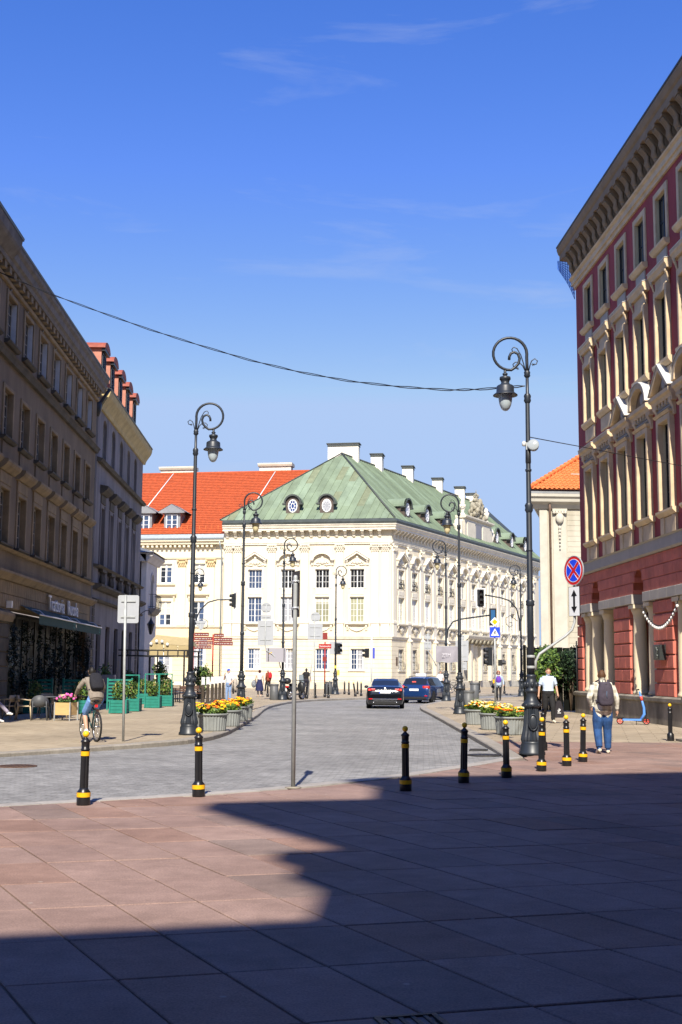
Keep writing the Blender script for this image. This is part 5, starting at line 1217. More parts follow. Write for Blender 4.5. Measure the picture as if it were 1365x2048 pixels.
# string of bulbs slung between the arches
gl = empty('bulb_garland', (0, 0, 0), 0, 'string of white bulbs slung across the red pier at the right edge', 'string lights'); gl.matrix_world = FR
x0_, x1_ = arches[1][1] + 0.35, arches[2][0] - 0.2; pts = []
for k in range(21):
    u = k / 20; pts.append((x0_ + (x1_ - x0_) * u, -0.28, 3.95 - 0.75 * (1 - (2 * u - 1) ** 2) * 1.0 + 0.05 * u))
MB().tube(pts, 0.012, 5).build('cable', M_black, gl, I4)
bme = MB().ball((0, 0, -0.09), 0.05, 8, 6, sc=(1, 1, 1.15)).mesh('bulb', mat('bulb_white', (0.75, 0.75, 0.72), 0.3)); sme = MB().lathe([(0.02, -0.05), (0.025, 0.0)], 8).mesh('socket', M_black)
for k in range(1, 20): b_ = new('bulb', bme, gl, T(*pts[k])); new('socket', sme, b_, I4)

# ---------------------------------------------------------------- pale house with orange roof beyond the red one
M_pale = mat('weathered_pale_plaster', (0.50, 0.465, 0.38), 0.9, var=0.2, vscale=0.9, bump=0.1, bscale=16, col2=(0.38, 0.345, 0.265), stretch=(1, 1, 0.3))
M_pale2 = mat('pale_stucco', (0.52, 0.49, 0.41), 0.9, var=0.12, vscale=1.5, bump=0.15, bscale=16)
M_grimepl = mat('peeling_base', (0.62, 0.55, 0.42), 0.9, var=0.4, vscale=1.6, bump=0.3, bscale=9, col2=(0.30, 0.26, 0.19))
pa = empty('pale_house', (12.5, 75.0, 0), R(2), 'weathered pale house with orange tiled hip roof behind the red house', 'building')
q = MB(); q.flat([(0, 0), (16, 0), (16, 10), (3.0, 10)], 3.05, 12.0); q.build('wall', M_pale, pa)
MB().flat([(-0.03, -0.04), (16, -0.04), (16, 10), (3.0, 10)], 0, 2.95).build('base', M_grimepl, pa)
MB().mould([(0.02, 2.9), (-0.12, 2.9), (-0.16, 3.0), (0.02, 3.08)], -0.14, 16).build('string_course', M_pale2, pa)
MB().mould([(0.02, 11.9), (-0.14, 11.9), (-0.3, 12.15), (-0.55, 12.3), (-0.6, 12.5), (-0.72, 12.6), (-0.74, 12.78), (0.3, 12.8)], -0.7, 16).build('cornice', M_pale2, pa)
MB().flat([(-0.7, -0.5), (-0.02, -0.02), (2.9, 10), (2.2, 10)], 12.3, 12.78).build('cornice', M_pale2, pa)
MB().mould([(0.3, 12.804), (-0.66, 12.804), (-0.60, 12.95), (-0.45, 13.1), (0.3, 13.15)], -0.62, 16).build('gutter', M_lead, pa)
for k in range(26): MB().bbox(1.75 + (0.01 if k % 2 else 0), 4.0, -0.03, 0.02, 3.15 + k * 0.335, 3.15 + k * 0.335 + 0.325, 0.008).build('stone', M_pale, pa)
q = MB(); q.bbox(0.85, 1.68, -0.045, 0.02, 3.1, 11.9, 0.02); p = q.build('pilaster', M_pale2, pa)
q = MB(); q.box(0.8, 1.73, -0.2, 0.02, 11.75, 11.9); q.ball((1.26, -0.16, 11.3), 0.3, 10, 6, sc=(0.9, 0.5, 1.2))
for k in range(5): q.ball((0.9 + k * 0.18, -0.16, 11.65), 0.11, 7, 5)
for k in range(7): q.ball((1.26, -0.13, 10.7 - k * 0.22), 0.10 - 0.008 * k, 7, 5, sc=(1, 0.7, 1.3))
q.build('capital', M_pale2, p, I4)
MB().bbox(0.0, 0.5, -0.05, 0.02, 3.1, 11.9, 0.02).build('pilaster', M_pale2, pa)
MB().tube([(0.66, -0.1, 0.2), (0.66, -0.1, 11.6), (0.6, -0.35, 12.2)], 0.07, 8).build('drainpipe', mat('pipe_rust', (0.16, 0.10, 0.07), 0.6, var=0.3), pa)
# hip roof laid tile by tile where it can be seen
q = MB(); A0 = Vector((-0.75, -0.72, 13.05)); B0 = Vector((16, -0.72, 13.05)); TOP = Vector((6.6, 7.0, 17.9)); q.add([A0, B0, Vector((16, 7, 17.9)), TOP, Vector((3.2, 14, 13.05))], [(0, 1, 2, 3), (0, 3, 4)]); rf = q.build('roof', M_tile2, pa)
sl = Vector((0, 7.72, 4.85)); nn = Vector((0, -sl.z, sl.y)).normalized(); rows = 22; tw = 0.30
tmv = []
n_ = 6; q = MB(); vs = []
for j in range(n_ + 1):
    u = j / n_; h = 0.05 * math.sin(u * 2 * PI)
    a_ = Vector((u * tw, 0, 0)) + nn * (0.09 + h); b_ = Vector((u * tw, 0, 0)) + sl * (1.08 / rows) + nn * (0.03 + h); c_ = Vector((u * tw, 0, 0)) + nn * (0.05 + h); vs += [a_, b_, c_]
q.add(vs, [f for j in range(n_) for f in ((j * 3, j * 3 + 3, j * 3 + 4, j * 3 + 1), (j * 3 + 2, j * 3 + 5, j * 3 + 3, j * 3))], 0, True)
TME = q.mesh('tile', M_tile2); cnt = 0
for r_ in range(16):
    base_ = A0 + sl * (r_ / rows); xl = A0.x + (TOP.x - A0.x) * (r_ / rows)
    for j in range(26):
        x = -0.75 + j * tw
        if x < xl - 0.05 or x > 4.6: continue
        new('tile', TME, rf, T(x, base_.y, base_.z)); cnt += 1
hv = TOP - A0
for k in range(16):
    a_ = A0 + hv * (k / 22); b_ = A0 + hv * ((k + 1.12) / 22); MB().tube([a_ + Vector((0, 0, 0.14)), b_ + Vector((0, 0, 0.08))], [0.15, 0.12], 10).build('hip_tile', M_tile2, rf, I4)
for k in range(4): MB().box(3.0 + k * 0.62, 3.05 + k * 0.62, 0.35, 0.4, 13.8, 14.2).build('snow_guard', M_white, rf, I4)
MB().tube([(2.2, 0.6, 14.25), (5, 0.6, 14.25)], 0.02, 5).build('lightning_wire', M_white, rf, I4)

# added panel, near-black in place of the deep shade between shrub and red house
gw = empty('shade_gap_panel', (8.05, 52.3, 0), R(-6), 'near-black panel standing in for the shade in the gap beside the red house', 'dark panel')
for k in range(7): MB().bbox(0.02 + k * 0.31, 0.32 + k * 0.31, -0.02, 0.02, 0.05, 2.75 - 0.02 * (k % 2), 0.01).build('board', mat('shade_gap_black', (0.006, 0.007, 0.006), 0.95, spec=0.05), gw)
for x in (-0.06, 2.24): MB().box(x - 0.06, x + 0.06, -0.06, 0.06, 0, 2.85).build('post', mat('shade_gap_black', (0.006, 0.007, 0.006)), gw)

# ---------------------------------------------------------------- houses behind the camera, whose shadow lies over the plaza
rdir = Vector((0.962, 0.272)).normalized(); M_back = mat('back_house_plaster', (0.16, 0.12, 0.09), 0.9, var=0.2)
KS = Vector((SUN_DIR.x, SUN_DIR.y)) / -SUN_DIR.z           # shadow length per metre of height
sdir = Vector((0.45, -0.89)).normalized()
bk = empty('tall_corner_house', (-1.7, -10.3, 0)); tag(bk, 'tall plastered house with stepped cornices behind the viewpoint', 'building')
lw = empty('low_corner_house', (-3.5, -10.5, 0)); tag(lw, 'lower plastered house with plain eaves behind the viewpoint', 'building')
def slab_block(o, name, c, z0, z1, m, l0=0.0, l1=40.0, dep=14.0):
    c = Vector(c) - o.location.xy; p = [c + rdir * l0, c + rdir * l0 + sdir * dep, c + rdir * l1 + sdir * dep, c + rdir * l1]
    return MB().flat([(v.x, v.y) for v in p], z0, z1).build(name, m, o)
WC = Vector((-0.1, 10.5)) - KS * 20.2                       # corner of the wall
slab_block(bk, 'wall', WC, 0, 24.2, M_back)
slab_block(bk, 'cornice', Vector((-0.57, 11.49)) - KS * 20.7, 20.2, 20.7, M_sand); slab_block(bk, 'cornice', WC - rdir * 0.2 - sdir * 0.2, 19.6, 20.2, M_sand)
slab_block(bk, 'cornice', WC - rdir * 0.7 - sdir * 0.25, 23.4, 24.0, M_sand); slab_block(bk, 'cornice', Vector((-1.64, 15.62)) - KS * 24.7, 24.0, 24.7, M_sand)
slab_block(bk, 'attic', Vector((0.46, 17.0)) - KS * 26.2, 24.7, 27.4, M_back); slab_block(bk, 'cornice', Vector((0.09, 19.29)) - KS * 28.0, 27.4, 28.0, M_sand)
slab_block(lw, 'wall', Vector((-0.16, 8.3)) - KS * 17.9 + sdir * 0.3, 0, 17.3, M_back, -26, -0.2); slab_block(lw, 'cornice', Vector((-0.16, 8.44)) - KS * 17.9, 17.3, 17.9, M_sand, -26, 0.3)
for i in range(12):
    for z0 in (5.5, 9.5, 13.5, 16.8): slab_block(bk, 'window', WC - sdir * 0.03, z0, z0 + 2.0, M_glass_r, 1.2 + i * 3.0, 2.4 + i * 3.0, 0.05)
for i in range(8):
    for z0 in (4.5, 8.5, 12.5): slab_block(lw, 'window', Vector((-0.16, 8.3)) - KS * 17.9 + sdir * 0.27, z0, z0 + 2.0, M_glass_r, -24 + i * 3.0, -22.8 + i * 3.0, 0.05)

# unseen houses added on either side of the viewpoint to cut sky light
for nm, lb, loc, sz in (('sky_block_house', 'plain unseen house added left of the viewpoint to block sky light', (-44, -16), (26, 24, 19)), ('sky_block_house', 'plain unseen house added right of the viewpoint to block sky light, next to the red one', (13.2, -4), (20, 23.5, 21))):
    o = empty(nm, (loc[0], loc[1], 0), 0, lb, 'building'); MB().box(0, sz[0], 0, sz[1], 0, sz[2]).build('wall', M_back, o); MB().box(-0.4, sz[0] + 0.4, -0.4, sz[1], sz[2], sz[2] + 0.6).build('cornice', M_sand, o)
    for i in range(6):
        for z0 in (4.5, 8.5, 12.5, 16): xx = sz[0] if loc[0] < 0 else 0; MB().box(xx - 0.03, xx + 0.03, 2 + i * 3.2, 3.2 + i * 3.2, z0, z0 + 2).build('window', M_glass_r, o)
# ---------------------------------------------------------------- street lamps
M_lamp = mat('lamp_paint', (0.022, 0.028, 0.038), 0.42, var=0.25, vscale=5, spec=0.5)
M_globe = mat('lamp_globe', (0.66, 0.58, 0.34), 0.25, spec=0.6)
M_globe_b = mat('lamp_globe_pale', (0.42, 0.48, 0.51), 0.15, spec=0.7)
M_steel = mat('galvanised_steel', (0.40, 0.42, 0.42), 0.5, metal=0.12, var=0.2, vscale=6)
M_signback = mat('sign_back_grey', (0.40, 0.42, 0.45), 0.5, metal=0.2, var=0.06)
LB = MB(); LB.lathe([(0.27, 0.0), (0.27, 0.05), (0.245, 0.08), (0.235, 0.20), (0.215, 0.24), (0.225, 0.27)], 24)
LB.lathe([(0.222, 0.26), (0.232, 0.31), (0.225, 0.36), (0.195, 0.48), (0.172, 0.62), (0.158, 0.80), (0.15, 0.95)], 36, flute=1, fd=0.022, cap=False, sm=False)
LB.lathe([(0.15, 0.95), (0.185, 0.98), (0.19, 1.03), (0.15, 1.07), (0.12, 1.12), (0.105, 1.22), (0.115, 1.26), (0.14, 1.28), (0.14, 1.31), (0.118, 1.33), (0.125, 1.38), (0.13, 1.44), (0.10, 1.52), (0.09, 1.56), (0.105, 1.58), (0.105, 1.61), (0.07, 1.63)], 20, cap=False)
for k in range(8):
    a = k * PI / 4; LB.ball((0.125 * math.cos(a), 0.125 * math.sin(a), 1.42), 0.035, 6, 5, sc=(1, 1, 1.7)); LB.ball((0.18 * math.cos(a), 0.18 * math.sin(a), 1.0), 0.03, 6, 4)
LBASE = LB.mesh('base', M_lamp)
q = MB()
for k in (0, 2):
    a = k * PI / 2 + PI / 2 * 3; q.ball((0.175 * math.cos(a), 0.175 * math.sin(a), 0.66), 0.11, 12, 8, sc=(0.85, 0.35, 1.35)); q.tube([(0.10 * math.cos(t) * 0.9, 0.205 * math.sin(a), 0.66 + 0.16 * math.sin(t)) for t in [j * PI / 8 for j in range(16)]], 0.016, 6, closed=True)
LCREST = q.mesh('crest', M_lamp)
LSHAFT = MB().lathe([(0.070, 1.6), (0.068, 3.1), (0.062, 3.12), (0.058, 5.1), (0.052, 5.12), (0.046, 7.4), (0.036, 7.45), (0.034, 8.05)], 14).mesh('shaft', M_lamp)
def ringm(z, r, h): return MB().lathe([(r * 0.7, z - h), (r, z - h * 0.5), (r * 0.86, z), (r, z + h * 0.5), (r * 0.7, z + h)], 14, cap=False)
LRING = [ringm(z, r, h).mesh('collar', M_lamp) for z, r, h in ((3.1, 0.095, 0.07), (5.1, 0.088, 0.10), (5.9, 0.072, 0.03), (7.45, 0.078, 0.10), (7.98, 0.07, 0.07), (4.2, 0.075, 0.02))]
sp_ = [(0, 0, 8.0), (0, 0, 8.2), (0.004, 0, 8.36)] + [(0.36 - 0.36 * math.cos(a), 0, 8.42 + 0.355 * math.sin(a)) for a in [PI * 0.08 * k for k in range(0, 20)]] + [(0.26, 0, 8.12), (0.18, 0, 8.21), (0.155, 0, 8.32), (0.19, 0, 8.42), (0.27, 0, 8.46), (0.34, 0, 8.43), (0.375, 0, 8.36), (0.38, 0, 8.29)]
LARM = MB().tube(sp_, [0.034] * 8 + [0.03] * (len(sp_) - 8), 8).mesh('scroll_arm', M_lamp)
def star(mb, c, r=0.03):
    for k in range(5):
        a = k * 2 * PI / 5; mb.tube([c, (c[0] + r * math.cos(a), c[1], c[2] + r * math.sin(a))], [r * 0.35, 0.004], 5)
SC_ = []
for pts in ([(0.03, 0, 8.02), (0.07, 0, 8.2), (0.13, 0, 8.40), (0.21, 0, 8.54), (0.28, 0, 8.57), (0.32, 0, 8.52), (0.30, 0, 8.46), (0.24, 0, 8.45)],
            [(0.03, 0, 8.02), (0.09, 0, 8.16), (0.17, 0, 8.24), (0.25, 0, 8.24), (0.30, 0, 8.19), (0.28, 0, 8.11), (0.20, 0, 8.10)],
            [(-0.03, 0, 8.02), (-0.06, 0, 8.16), (-0.10, 0, 8.27), (-0.17, 0, 8.32), (-0.225, 0, 8.27), (-0.20, 0, 8.20), (-0.13, 0, 8.19)]):
    q = MB(); q.tube(pts, 0.012, 6); star(q, pts[-1], 0.035); SC_.append(q.mesh('side_scroll', M_lamp))
q = MB(); q.lathe([(0.03, 8.06), (0.03, 8.0), (0.055, 7.99), (0.055, 7.96), (0.03, 7.95), (0.06, 7.93), (0.115, 7.91), (0.12, 7.86), (0.10, 7.84), (0.085, 7.80), (0.095, 7.76), (0.17, 7.72), (0.185, 7.70), (0.19, 7.58), (0.20, 7.57), (0.262, 7.52), (0.262, 7.505), (0.16, 7.54), (0.05, 7.56)][::-1], 20, (0.47, 0), cap=False); LHOOD = q.mesh('lantern_hood', M_lamp)
GPRO = [(0.002, 7.17), (0.05, 7.185), (0.092, 7.23), (0.125, 7.31), (0.145, 7.42), (0.148, 7.53)]
LGLOBE = MB().lathe(GPRO, 16, (0.47, 0), cap=False).mesh('globe', M_globe); LGLOBEB = MB().lathe(GPRO, 16, (0.47, 0), cap=False).mesh('globe', M_globe_b)
def street_lamp(x, y, z, flip, label, pale=False, s=1.0):
    o = empty('street_lamp', (x, y, z), PI if flip else 0, label, 'street lamp', 'cast iron scroll lamps along the street'); o.scale = (s, s, s)
    new('base', LBASE, o); new('crest', LCREST, o); new('shaft', LSHAFT, o)
    for r_ in LRING: new('collar', r_, o)
    new('scroll_arm', LARM, o)
    for m in SC_: new('side_scroll', m, o)
    new('lantern_hood', LHOOD, o); new('globe', LGLOBEB if pale else LGLOBE, o)
    return o
street_lamp(-3.9, 31.6, 0, False, 'nearest street lamp on the left, its base beside orange flower tubs', True)
street_lamp(-3.94, 48.5, 0, False, 'left street lamp behind the flower tubs, next to the man in a blue cap', False, 1.01)
street_lamp(-3.28, 69.5, 0, False, 'left street lamp with a litter bin and parked motorcycle at its foot', False, 1.06)
street_lamp(-0.32, 86.8, 0, False, 'street lamp before the palace carrying a small pedestrian signal and yellow sticker', False, 1.05)
street_lamp(-11.0, 90.0, 0, False, 'far street lamp half hidden behind the nearest left lamp', False, 1.05)
R1 = street_lamp(3.95, 25.0, 0, True, 'nearest street lamp on the right, with floodlight and no-stopping sign', True)
street_lamp(4.81, 48.6, 0, True, 'right street lamp at the end of the row of flower tubs', False, 1.01)
street_lamp(6.15, 70.0, 0, True, 'right street lamp standing behind the grey banner', False, 1.06)
street_lamp(12.9, 86.0, 0, True, 'far right street lamp with black base beside the pale house', False, 1.06)

# floodlight and sign bracket on the nearest right lamp
fl_ = empty('floodlight', (3.95, 25.0, 6.42), 0, 'round white floodlight clamped to the nearest right lamp', 'floodlight'); fl_.scale = (0.7, 0.7, 0.7)
q = MB(); q.lathe([(0.10, -0.16), (0.15, -0.12), (0.17, 0.0), (0.175, 0.06), (0.16, 0.07)], 18); hd = q.build('housing', mat('flood_grey', (0.30, 0.33, 0.35), 0.4), fl_, T(0.14, -0.12, 0.0) @ Matrix.Rotation(R(78), 4, 'X') @ Matrix.Rotation(R(-12), 4, 'Y'))
MB().lathe([(0.15, 0.071), (0.10, 0.085), (0.001, 0.09)], 18, cap=False).build('lens', mat('flood_lens', (0.34, 0.37, 0.38), 0.1, spec=0.8), hd, I4)
MB().box(-0.07, 0.07, -0.07, 0.07, -0.12, 0.1).build('clamp', M_steel, fl_); MB().lathe([(0.02, -0.02), (0.06, 0.0), (0.06, 0.1), (0.03, 0.14)], 10, (-0.13, -0.05)).build('sensor', mat('sensor_white', (0.65, 0.65, 0.62), 0.4), fl_)
MB().lathe([(0.07, -0.55), (0.085, -0.5), (0.08, -0.12), (0.07, -0.1)], 12).build('sleeve', M_black, fl_)
M_sr = mat('sign_red', (0.56, 0.012, 0.016), 0.4, spec=0.5); M_sb = mat('sign_blue', (0.015, 0.06, 0.72), 0.4, spec=0.5); M_sw = mat('sign_white', (0.78, 0.79, 0.80), 0.4); M_sk = mat('sign_black', (0.012, 0.012, 0.014), 0.4); M_sy = mat('sign_yellow', (0.85, 0.42, 0.0), 0.4)
def disc(mb, r, y, n=32, mi=0, y1=0.0): mb.poly([(r * math.cos(2 * PI * k / n), r * math.sin(2 * PI * k / n)) for k in range(n)], y, y1, mi)
ns_ = empty('no_stopping_sign', (3.95, 25.0, 0), 0, 'round red and blue no-stopping sign with arrow plate on a bent pipe', 'sign')
MB().tube([(0.09, 0, 1.72), (0.10, 0, 1.9), (0.18, 0, 2.05), (0.72, 0, 2.42), (0.86, 0, 2.55), (0.92, 0, 2.72), (0.93, 0, 4.05)], 0.028, 10).build('bent_pipe', M_steel, ns_)
for zz in (1.78, 2.0): MB().lathe([(0.085, zz - 0.025), (0.09, zz), (0.085, zz + 0.025)], 12, cap=False).build('clamp', M_steel, ns_)
SGM = T(0.915, -0.05, 3.78) @ Matrix.Rotation(R(-62), 4, 'Z')
q = MB(); disc(q, 0.30, -0.012, 36, 0, 0.0); dk = q.build('disc', M_sr, ns_, SGM)
q = MB()
for k in range(4):
    a0 = k * PI / 2 - PI / 4 + 0.16; a1 = a0 + PI / 2 - 0.32; pts = [(0.235 * math.cos(a0 + (a1 - a0) * j / 8), 0.235 * math.sin(a0 + (a1 - a0) * j / 8)) for j in range(9)]
    am = (a0 + a1) / 2; q.poly([(0.045 * math.cos(am), 0.045 * math.sin(am))] + pts, -0.016, -0.0125)
q.build('blue_quarters', M_sb, dk, I4)
q = MB(); n = 36
for k in range(n): a0, a1 = 2 * PI * k / n, 2 * PI * (k + 1) / n; q.poly([(0.232 * math.cos(a0), 0.232 * math.sin(a0)), (0.242 * math.cos(a0), 0.242 * math.sin(a0)), (0.242 * math.cos(a1), 0.242 * math.sin(a1)), (0.232 * math.cos(a1), 0.232 * math.sin(a1))], -0.0175, -0.0121)
for k in range(4):
    a = PI / 4 + k * PI / 2
    for sgn in (-1, 1): ox, oz = -math.sin(a) * 0.036 * sgn, math.cos(a) * 0.036 * sgn; q.bar((math.cos(a) * 0.05 + ox, -0.015, math.sin(a) * 0.05 + oz), (math.cos(a) * 0.235 + ox, -0.015, math.sin(a) * 0.235 + oz), 0.008, 0.004)
q.build('white_lines', M_sw, dk, I4)
q = MB(); n = 36
for k in range(n): a0, a1 = 2 * PI * k / n, 2 * PI * (k + 1) / n; q.poly([(0.298 * math.cos(a0), 0.298 * math.sin(a0)), (0.312 * math.cos(a0), 0.312 * math.sin(a0)), (0.312 * math.cos(a1), 0.312 * math.sin(a1)), (0.298 * math.cos(a1), 0.298 * math.sin(a1))], -0.016, 0.008)
q.build('rim', M_signback, dk, I4)
PM = T(0.915, -0.05, 3.14) @ Matrix.Rotation(R(-62), 4, 'Z')
q = MB(); q.box(-0.17, 0.17, -0.01, 0.0, -0.30, 0.30); ap_ = q.build('plate', M_sw, ns_, PM)
q = MB(); q.poly([(-0.03, -0.13), (0.03, -0.13), (0.03, 0.13), (-0.03, 0.13)], -0.014, -0.0105); q.poly([(-0.09, 0.11), (0.09, 0.11), (0, 0.24)], -0.015, -0.0105); q.poly([(-0.09, -0.11), (0, -0.24), (0.09, -0.11)], -0.015, -0.0105); q.build('arrow', M_sk, ap_, I4)
q = MB(); q.box(-0.175, 0.175, -0.0105, 0.004, -0.306, -0.3); q.box(-0.175, 0.175, -0.0105, 0.004, 0.3, 0.306); q.box(-0.176, -0.1705, -0.012, 0.004, -0.3, 0.3); q.box(0.1705, 0.176, -0.012, 0.004, -0.3, 0.3); q.build('border', M_sk, ap_, I4)
# cables over the street
cb_ = empty('overhead_cable', (0, 0, 0), 0, 'twisted black cable sagging from the left house to the right lamp', 'cable')
cpts = [(-12.9, 39.2, 15.3), (-12.07, 38.5, 14.94), (-11.25, 38.0, 14.55), (-9.27, 36.74, 13.44), (-7.4, 35.48, 12.47), (-5.65, 34.21, 11.56), (-4.02, 32.95, 10.75), (-2.5, 31.69, 10.0), (-1.1, 30.43, 9.36), (0.19, 29.17, 8.82), (1.38, 27.9, 8.38), (2.45, 26.64, 8.01), (3.04, 25.88, 7.85), (3.9, 25.0, 7.72)]
for s_ in (0, 1):
    pts = []
    for i in range(len(cpts) - 1):
        for k in range(6):
            p = Vector(cpts[i]).lerp(Vector(cpts[i + 1]), k / 6); tw = (i * 6 + k) * 0.8 + s_ * PI
            pts.append((p.x, p.y + 0.016 * math.cos(tw), p.z + 0.02 * math.sin(tw)))
    pts.append(cpts[-1]); MB().tube(pts, 0.011, 5).build('strand', M_black, cb_)
cb2 = empty('overhead_cable', (0, 0, 0), 0, 'thin cable from the nearest right lamp to the red house', 'cable')
MB().tube([(3.95, 25, 6.62), (4.8, 26.4, 6.78), (5.63, 27.9, 6.97), (7.53, 30.9, 7.29), (9.8, 34.0, 7.58), (10.9, 35.6, 7.75)], 0.010, 5).build('strand', M_black, cb2)

# ---------------------------------------------------------------- bollards
M_bol = mat('bollard_black', (0.012, 0.012, 0.014), 0.35, var=0.3, vscale=8, spec=0.5); M_bys = mat('bollard_yellow', (0.80, 0.42, 0.01), 0.4, var=0.06, vscale=15); M_ball = mat('bollard_ball', (0.85, 0.50, 0.015), 0.35, var=0.05)
BBODY = MB().lathe([(0.082, 0), (0.085, 0.01), (0.085, 0.16), (0.06, 0.19), (0.052, 0.21)], 16).lathe([(0.054, 0.2), (0.052, 0.6), (0.05, 0.66)], 20, flute=1, fd=0.008, cap=False, sm=False).lathe([(0.05, 0.66), (0.058, 0.67), (0.058, 0.685), (0.05, 0.69), (0.052, 0.76), (0.062, 0.77), (0.062, 0.78), (0.03, 0.81), (0.018, 0.825), (0.018, 0.85)], 16, cap=False).mesh('post', M_bol)
BBAND = [MB().lathe([(r, z), (r, z + h)], 18, cap=False).mesh('yellow_band', M_bys) for r, z, h in ((0.0875, 0.10, 0.055), (0.0565, 0.60, 0.055))]
BBALL = MB().ball((0, 0, 0.865), 0.042, 14, 10).mesh('ball_top', M_ball); BBALLK = MB().ball((0, 0, 0.855), 0.035, 10, 8).mesh('ball_top', M_bol)
def bollard(x, y, label, bands=True, yellow=True, s=1.0, lean=(0, 0), grp='yellow banded bollards across the plaza', z=0.0, rz=0.0):
    o = empty('bollard', (x, y, z), 0, label, 'bollard', grp); o.scale = (s, s, s); o.rotation_euler = (lean[0], lean[1], rz)
    new('post', BBODY, o)
    if bands:
        for b in BBAND: new('yellow_band', b, o)
    new('ball_top', BBALL if yellow else BBALLK, o)
for i, (x, y) in enumerate([(-3.17, 15.23), (-1.87, 16.34), (0.94, 17.28), (1.89, 18.58), (2.68, 19.59), (3.46, 20.92), (4.11, 22.07), (4.6, 23.07)]):
    bollard(x, y, 'black bollard with yellow bands and ball, %s from the left across the plaza' % ORD[i], rz=random.uniform(0, 1), lean=(random.uniform(-0.015, 0.015), random.uniform(-0.02, 0.03)))
bollard(8.26, 30.4, 'plain black bollard with yellow ball by the plinth of the red house', False, True, 1.02, grp='plain bollards on the pavements')
bollard(4.42, 26.4, 'plain black bollard hidden behind the nearest right lamp', False, False, 1.0, grp='plain bollards on the pavements')
far = [(-7.9, 92, 0, 'far left by the palace wall'), (-6.4, 77, 0, 'left of the woman in the blue skirt'), (-5.4, 84, 0, 'right of the man in the red jacket'), (-4.6, 77.5, 0, 'behind the woman in the blue skirt'), (-2.0, 73.2, 0, 'right beside the motorcycle'), (-1.5, 74.5, 0, 'left of the leaning grey sign pole'),
       (-0.95, 77.5, 1, 'yellow-topped, by the leaning pole'), (-0.7, 75.0, 0, 'at the kerb right of the leaning pole'), (-0.75, 90, 0, 'left of the yellow-sticker lamp'), (0.35, 88, 0, 'first right of the yellow-sticker lamp'), (0.65, 86.0, 1, 'second right of the yellow-sticker lamp'), (1.3, 88.5, 0, 'thin, left of the black car'), (1.45, 82.0, 1, 'upright, yellow-topped, by the crooked one')]
for x, y, yl, lb in far: bollard(x, y, 'plain black bollard, far left pavement, ' + lb, False, bool(yl), 1.05, grp='plain bollards on the pavements')
bollard(1.05, 80.5, 'crooked black bollard with yellow top left of the black car', False, True, 1.05, (R(2), R(-9)), grp='plain bollards on the pavements')
for i, (x, y) in enumerate([(9.1, 103), (10.2, 101), (11.35, 98.5), (7.55, 73.5), (12.4, 98), (12.9, 95), (14.2, 95.5), (15.2, 97)]):
    bollard(x, y, 'plain black bollard beside the long palace side, %s from the left' % ORD[i] if i != 3 else 'plain black bollard left of the woman in purple', False, False, 1.1, grp='plain bollards on the pavements')

# ---------------------------------------------------------------- litter bins
M_bin = mat('bin_grey', (0.10, 0.105, 0.11), 0.5, var=0.2, vscale=6)
def litter_bin(x, y, label, s=1.0, z=0):
    o = empty('litter_bin', (x, y, z), 0, label, 'bin', 'grey litter bins'); o.scale = (s, s, s)
    MB().lathe([(0.24, 0.0), (0.25, 0.02), (0.25, 0.86), (0.22, 0.87), (0.22, 0.6)], 24, flute=1, fd=0.006, cap=False).build('drum', M_bin, o); MB().lathe([(0.255, 0.80), (0.265, 0.84), (0.265, 0.89), (0.25, 0.91)], 24, cap=False).build('rim', M_bin, o); MB().lathe([(0.22, 0.7), (0.001, 0.7)], 20, cap=False).build('liner', M_dark, o)
litter_bin(-3.75, 69.4, 'grey litter bin left of the lamp with the motorcycle'); litter_bin(-0.78, 87.3, 'grey litter bin left of the lamp with the yellow sticker')
litter_bin(5.35, 50.5, 'grey litter bin behind the right lamp at the flower tubs'); litter_bin(8.45, 76.0, 'tall grey litter bin left of the woman in purple', 1.1); litter_bin(7.0, 84.0, 'grey litter bin left of the portal across the road')

# ---------------------------------------------------------------- flower tubs
M_tub = mat('tub_grey', (0.235, 0.25, 0.245), 0.6, var=0.15, vscale=5); M_soil = mat('soil', (0.04, 0.03, 0.02), 1.0)
M_leaf = mat('leaf_green', (0.075, 0.15, 0.025), 0.6, var=0.4, vscale=8, rnd=0.15); M_leaf2 = mat('leaf_light', (0.14, 0.22, 0.035), 0.6, var=0.3, vscale=8); M_leafd = mat('leaf_dark', (0.03, 0.065, 0.018), 0.6, var=0.4, vscale=8)
M_fy = mat('flower_yellow', (0.88, 0.55, 0.01), 0.7); M_fo = mat('flower_orange', (0.85, 0.18, 0.01), 0.7); M_fw = mat('flower_cream', (0.80, 0.76, 0.42), 0.7); M_fp = mat('flower_pink', (0.75, 0.12, 0.42), 0.7)
tq = MB(); tq.lathe([(0.36, 0.0), (0.38, 0.03), (0.41, 0.42), (0.42, 0.44)], 56, flute=1, fd=0.02, cap=False, sm=False); TUBB = tq.mesh('tub', M_tub)
TUBR = MB().lathe([(0.40, 0.42), (0.44, 0.44), (0.445, 0.475), (0.40, 0.485), (0.39, 0.43)], 32, cap=False).mesh('rim', M_tub); TUBS = MB().lathe([(0.40, 0.45), (0.001, 0.47)], 20, cap=False).mesh('soil', M_soil)
